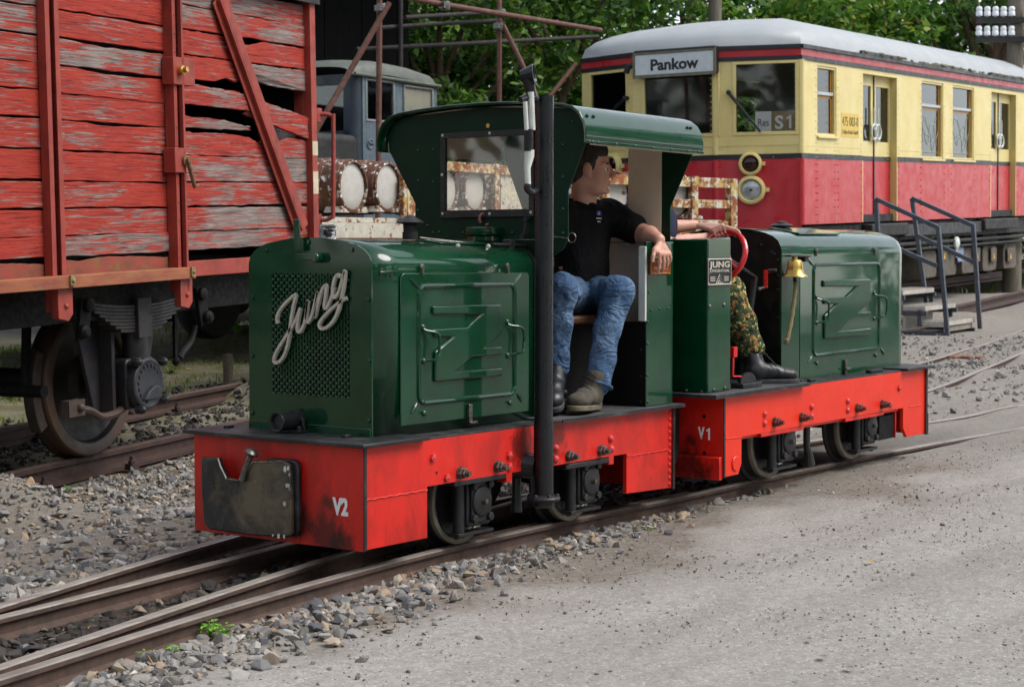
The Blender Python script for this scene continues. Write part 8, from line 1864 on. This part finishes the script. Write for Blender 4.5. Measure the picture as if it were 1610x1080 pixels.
# the largest stones lie singly
def single(XY, sizes, seed, lo):
    rs = np.random.default_rng(seed)
    mes = []
    for k, (vv, ff_) in enumerate(ROCKS):
        me = bpy.data.meshes.new('stone'); me.from_pydata(vv.tolist(), [], ff_); me.materials.append(SINGLE[k % len(SINGLE)]); mes.append(me)
    Z = ground(XY[:, 0], XY[:, 1])
    for (x, y), z, s in zip(XY, Z, sizes):
        o = bpy.data.objects.new('stone', mes[rs.integers(len(mes))]); COL.objects.link(o); o.parent = GROUND; o.location = (x, y, z+s*.32); o.scale = (s, s, s*rs.uniform(.7, 1.1)); o.rotation_euler = (rs.normal(0, .25), rs.normal(0, .25), rs.uniform(0, 6.28))
SINGLE = [surf('stone_'+n_, a, b, rough=.85, scale=30, rnd=True, bump=.5, bscale=60, bdist=.004) for n_, a, b in (('pale', S(160, 156, 150), S(128, 124, 120)), ('grey', S(132, 130, 128), S(100, 98, 98)), ('beige', S(166, 150, 128), S(136, 122, 104)), ('dark', S(96, 96, 100), S(72, 72, 76)), ('warm', S(166, 146, 122), S(138, 120, 100)))]
XY = np.concatenate([visible_xy(70, 7, (-2.4, 2.4, -.9, .3), t_right), visible_xy(120, 8, (-2.0, 3.5, .5, 4.6), t_left), visible_xy(40, 9, (-2.5, 1., -.6, 1.3), t_mid)]); single(XY, RNG.uniform(.022, .040, len(XY)), 10, 0)
# wagon track bed
def t_wag(x, y, rs):
    xl, yl = wagloc(x, y); return (yl > -.12) & (yl < 2.4) & (xl > -2.2) & (xl < 9) & (np.abs(yl-WAG_RAIL-1.505) > .09) & (rs.random(len(x)) < np.where(yl < 1.5, .9, .35))
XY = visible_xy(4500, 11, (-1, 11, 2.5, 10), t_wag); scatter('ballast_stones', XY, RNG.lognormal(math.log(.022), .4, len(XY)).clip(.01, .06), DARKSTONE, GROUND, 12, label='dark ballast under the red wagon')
# fine chips over the whole yard, and rubble right of V1
def t_road(x, y, rs): return (y < f4(x)-.08) & (rs.random(len(x)) < .8)
XY = visible_xy(16000, 13, (-3.4, 9, -3.2, .4), t_road); scatter('gravel_chips', XY, RNG.lognormal(math.log(.0038), .4, len(XY)).clip(.002, .009), GRAVEL, GROUND, 14, sink=.42, label='fine gravel chips on the yard')
def t_far(x, y, rs): return (y > f2_(x)+.08) & (np.abs(y-f1(x)) > .06) & (np.abs(y-f3(x)) > .06) & (rs.random(len(x)) < np.where((y > f3(x)) & (y < f1(x)), .9, .35))
XY = visible_xy(4500, 15, (4.5, 15, .5, 6), t_far); scatter('gravel_chips', XY, RNG.lognormal(math.log(.013), .55, len(XY)).clip(.004, .05), GRAVEL, GROUND, 16, label='rubble between the tracks at the right')
# earth clods beside the rail
CLOD = island_mat('brown_clod', [(0., S(104, 95, 86)), (.5, S(124, 114, 104)), (1., S(142, 132, 121))])
def t_clod(x, y, rs): dd = f4(x)-y; return (dd > .3) & (dd < 1.7) & (rs.random(len(x)) < np.exp(-((dd-.75)/.45)**2)*.8)
XY = visible_xy(350, 17, (-2.6, 4, -2.6, 0), t_clod); scatter('earth_clods', XY, RNG.lognormal(math.log(.006), .45, len(XY)).clip(.003, .015), CLOD, GROUND, 18, sink=.3, label='brown crumbs of earth')
# bricks at the right
for k, q in enumerate(((1501, 562), (1520, 562), (1540, 563))):
    p = ghit(*q); mb = MB(); mb.plate([(a, b, 0) for a, b in ((-.12, -.05), (-.03, -.06), (.11, -.04), (.12, .04), (.01, .05), (-.11, .04))], (0, 0, .03)); o = mb.build('broken_brick', BRICK, None, bevel=.01); o.location = (p[0], p[1], p[2]-.01); o.rotation_euler = (0, 0, .2*k); tag(o, ('left one of three broken red bricks by the far narrow gauge rail', 'middle one of three broken red bricks by the far narrow gauge rail', 'right one of three broken red bricks by the far narrow gauge rail')[k], 'brick', 'broken bricks by the far rail')
# weeds
def weed(px, py, h, n, label, seed, mat=WEED, wide=.5, lf=1.):
    p = ghit(px, py); rs = np.random.default_rng(seed); root = thing('weed', label, 'plant', loc=tuple(p), group='weeds'); lv = MB(); st_ = MB()
    for i in range(n):
        a = rs.uniform(0, 6.28); r_ = h*wide*rs.uniform(.3, 1.); z_ = h*rs.uniform(.35, 1.); e = Vector((r_*math.cos(a), r_*math.sin(a), z_)); st_.tube([Vector((0, 0, -.01)), e*.5+Vector((0, 0, h*.1)), e], [h*.03, h*.022, h*.012], 5)
        d = Vector((math.cos(a), math.sin(a), rs.uniform(-.3, .4))).normalized(); sd_ = d.cross(Vector((0, 0, 1))).normalized(); L = h*.42*lf*rs.uniform(.7, 1.2); w_ = L*.3; nm = sd_.cross(d)
        c = [e-d*L*.1, e+d*L*.25+sd_*w_-nm*.1*w_, e+d*L*.65+sd_*w_*.8, e+d*L-nm*L*.2, e+d*L*.65-sd_*w_*.8, e+d*L*.25-sd_*w_-nm*.1*w_]; lv.add(c, [(0, 1, 2, 3), (0, 3, 4, 5)])
    st_.build('stem', mat, root); lv.build('foliage', mat, root, smooth=0); return root
weed(330, 1003, .055, 22, 'bright green weed beside the right rail near the bottom edge', 1); weed(352, 1004, .05, 18, 'smaller bright weed just right of the bright green one', 2)
weed(272, 1030, .035, 14, 'low pale weed between stones near the bottom left', 3); weed(228, 1040, .035, 14, 'sparse weed at the bottom left by the rail', 4); weed(393, 1011, .018, 8, 'tiny weed sprout right of the bright weeds', 5)
weed(818, 848, .03, 10, 'small green weed beside the stack foot at the rail', 6); weed(1024, 833, .02, 14, 'flat weed rosette on the gravel', 7, wide=1.6); weed(1205, 772, .02, 18, 'flat weed tuft in front of the V1 wheel', 8, wide=2.2)
weed(108, 776, .05, 12, 'small weed in the ballast at the left', 9); weed(374, 524, .16, 46, 'yellow green weed left of the locomotive hood', 10, wide=.8, lf=.7); weed(268, 588, .14, 30, 'grassy weed below the hanging brake hose', 11, GRASSM, 1., .9); weed(336, 553, .12, 30, 'green weed between brake hose and locomotive', 12, GRASSM, 1., .9); weed(296, 521, .1, 20, 'weed behind the spring shackle', 13, GRASSM, 1.); weed(17, 628, .16, 24, 'weed at the left edge behind the wagon wheel', 14, WEED, .7)
weed(1478, 418, .28, 40, 'green weeds below the railcar battery boxes', 15, GRASSM, 1.4); weed(1450, 437, .25, 40, 'green weeds under the railcar left of the steps', 16, GRASSM, 1.4); weed(1598, 448, .3, 40, 'green weeds under the railcar at the right edge', 17, GRASSM, 1.4)
# grass and moss behind the wagon wheel
def blades(n, seed, region, test, h, label):
    XY = visible_xy(n, seed, region, test); Z = ground(XY[:, 0], XY[:, 1]); rs = np.random.default_rng(seed); V, F_ = [], []
    for i, ((x, y), z) in enumerate(zip(XY, Z)):
        a = rs.uniform(0, 6.28); hh_ = h*rs.uniform(.4, 1.3); d = np.array([math.cos(a), math.sin(a), 0]); s_ = np.array([-d[1], d[0], 0])*hh_*.09; b = np.array([x, y, z-.004]); t_ = b+np.array([0, 0, hh_])*.8+d*hh_*.5; m_ = b+np.array([0, 0, hh_*.55])+d*hh_*.12
        V += [b-s_, b+s_, m_+s_*.7, m_-s_*.7, t_]; F_ += [(5*i, 5*i+1, 5*i+2, 5*i+3), (5*i+3, 5*i+2, 5*i+4)]
    me = bpy.data.meshes.new('grass'); me.from_pydata([tuple(v) for v in V], [], F_); me.materials.append(GRASSM); o = bpy.data.objects.new('grass', me); COL.objects.link(o); tag(o, label, 'grass', kind='stuff'); return o
def t_gr(x, y, rs):
    xl, yl = wagloc(x, y); nz = np.array([mnoise.noise(Vector((a*.9, b*.9, 3))) for a, b in zip(x, y)]); return (yl > 2.0) & (yl < 7) & (xl > -1) & (xl < 12) & (nz > -.05)
blades(7000, 31, (1, 14, 4, 14), t_gr, .07, 'short dull grass behind the wagon track')
def t_gr2(x, y, rs): xl = COA.loc; yl = (x-COA.O[0])*COA.M[1][0]+(y-COA.O[1])*COA.M[1][1]; nz = np.array([mnoise.noise(Vector((a*.5, b*.5, 8))) for a, b in zip(x, y)]); return (yl > .6) & (yl < 9) & (nz > .0)
blades(5000, 32, (14, 40, 4, 18), t_gr2, .16, 'grass under and behind the railcar')
# fallen leaves and straws
rs = np.random.default_rng(44)
def litter(name, q, sz, mat, label, grp, seed):
    p = ghit(*q); r_ = np.random.default_rng(seed); a = r_.uniform(0, 6.28); mb = MB(); pts = [(-.5, 0, 0), (-.2, .22, .06), (.15, .26, .03), (.5, .02, .10), (.15, -.25, .08), (-.2, -.2, .0)]
    mb.add([(x*sz, y*sz, z*sz) for x, y, z in pts], [(0, 1, 2, 3), (0, 3, 4, 5)]); o = mb.build(name, mat, None, smooth=0); o.location = (p[0], p[1], p[2]+.012); o.rotation_euler = (0, 0, a); tag(o, label, 'leaf', grp)
for k, (q, lb) in enumerate((((253, 653), 'yellow leaf on the ballast behind the wagon wheel'), ((280, 666), 'yellow leaf lying near the locomotive front'), ((297, 582), 'pale leaf on the moss left of the hood'), ((137, 788), 'orange leaf on the ballast at the left'), ((1369, 886), 'faint yellow leaf on the gravel at the right edge'), ((1508, 710), 'small yellow leaf on the gravel behind V1'), ((1293, 1037), 'brown leaf on the gravel near the bottom edge'), ((1335, 1055), 'darker brown leaf at the bottom edge of the gravel'))):
    litter('fallen_leaf', q, .05 if q[1] > 700 else .09, DRYLEAF if k < 6 else CLOD, lb, 'fallen leaves', k)
V, F_ = [], []
for i in range(260):
    x = rs.uniform(-2.6, 2.4); y = float(f4(x))+(rs.uniform(.08, .5) if rs.random() < .5 else -rs.uniform(.05, .22)); z = gz(x, y)+.012; a = rs.normal(.25, .6); L = rs.uniform(.02, .09); d = np.array([math.cos(a), math.sin(a), rs.normal(0, .1)]); s_ = np.array([-d[1], d[0], 0])*.0016; b = np.array([x, y, z]); V += [b-s_, b+s_, b+d*L+s_, b+d*L-s_]; F_.append((4*i, 4*i+1, 4*i+2, 4*i+3))
me = bpy.data.meshes.new('straw'); me.from_pydata([tuple(v) for v in V], [], F_); me.materials.append(surf('dry_straw', S(166, 128, 84), S(130, 96, 62), rough=.9, scale=30)); o = bpy.data.objects.new('straw', me); COL.objects.link(o); tag(o, 'dry brown straw and needles along the right rail', 'straw', kind='stuff')

if _TMP: bpy.data.scenes.remove(_TMP[0])
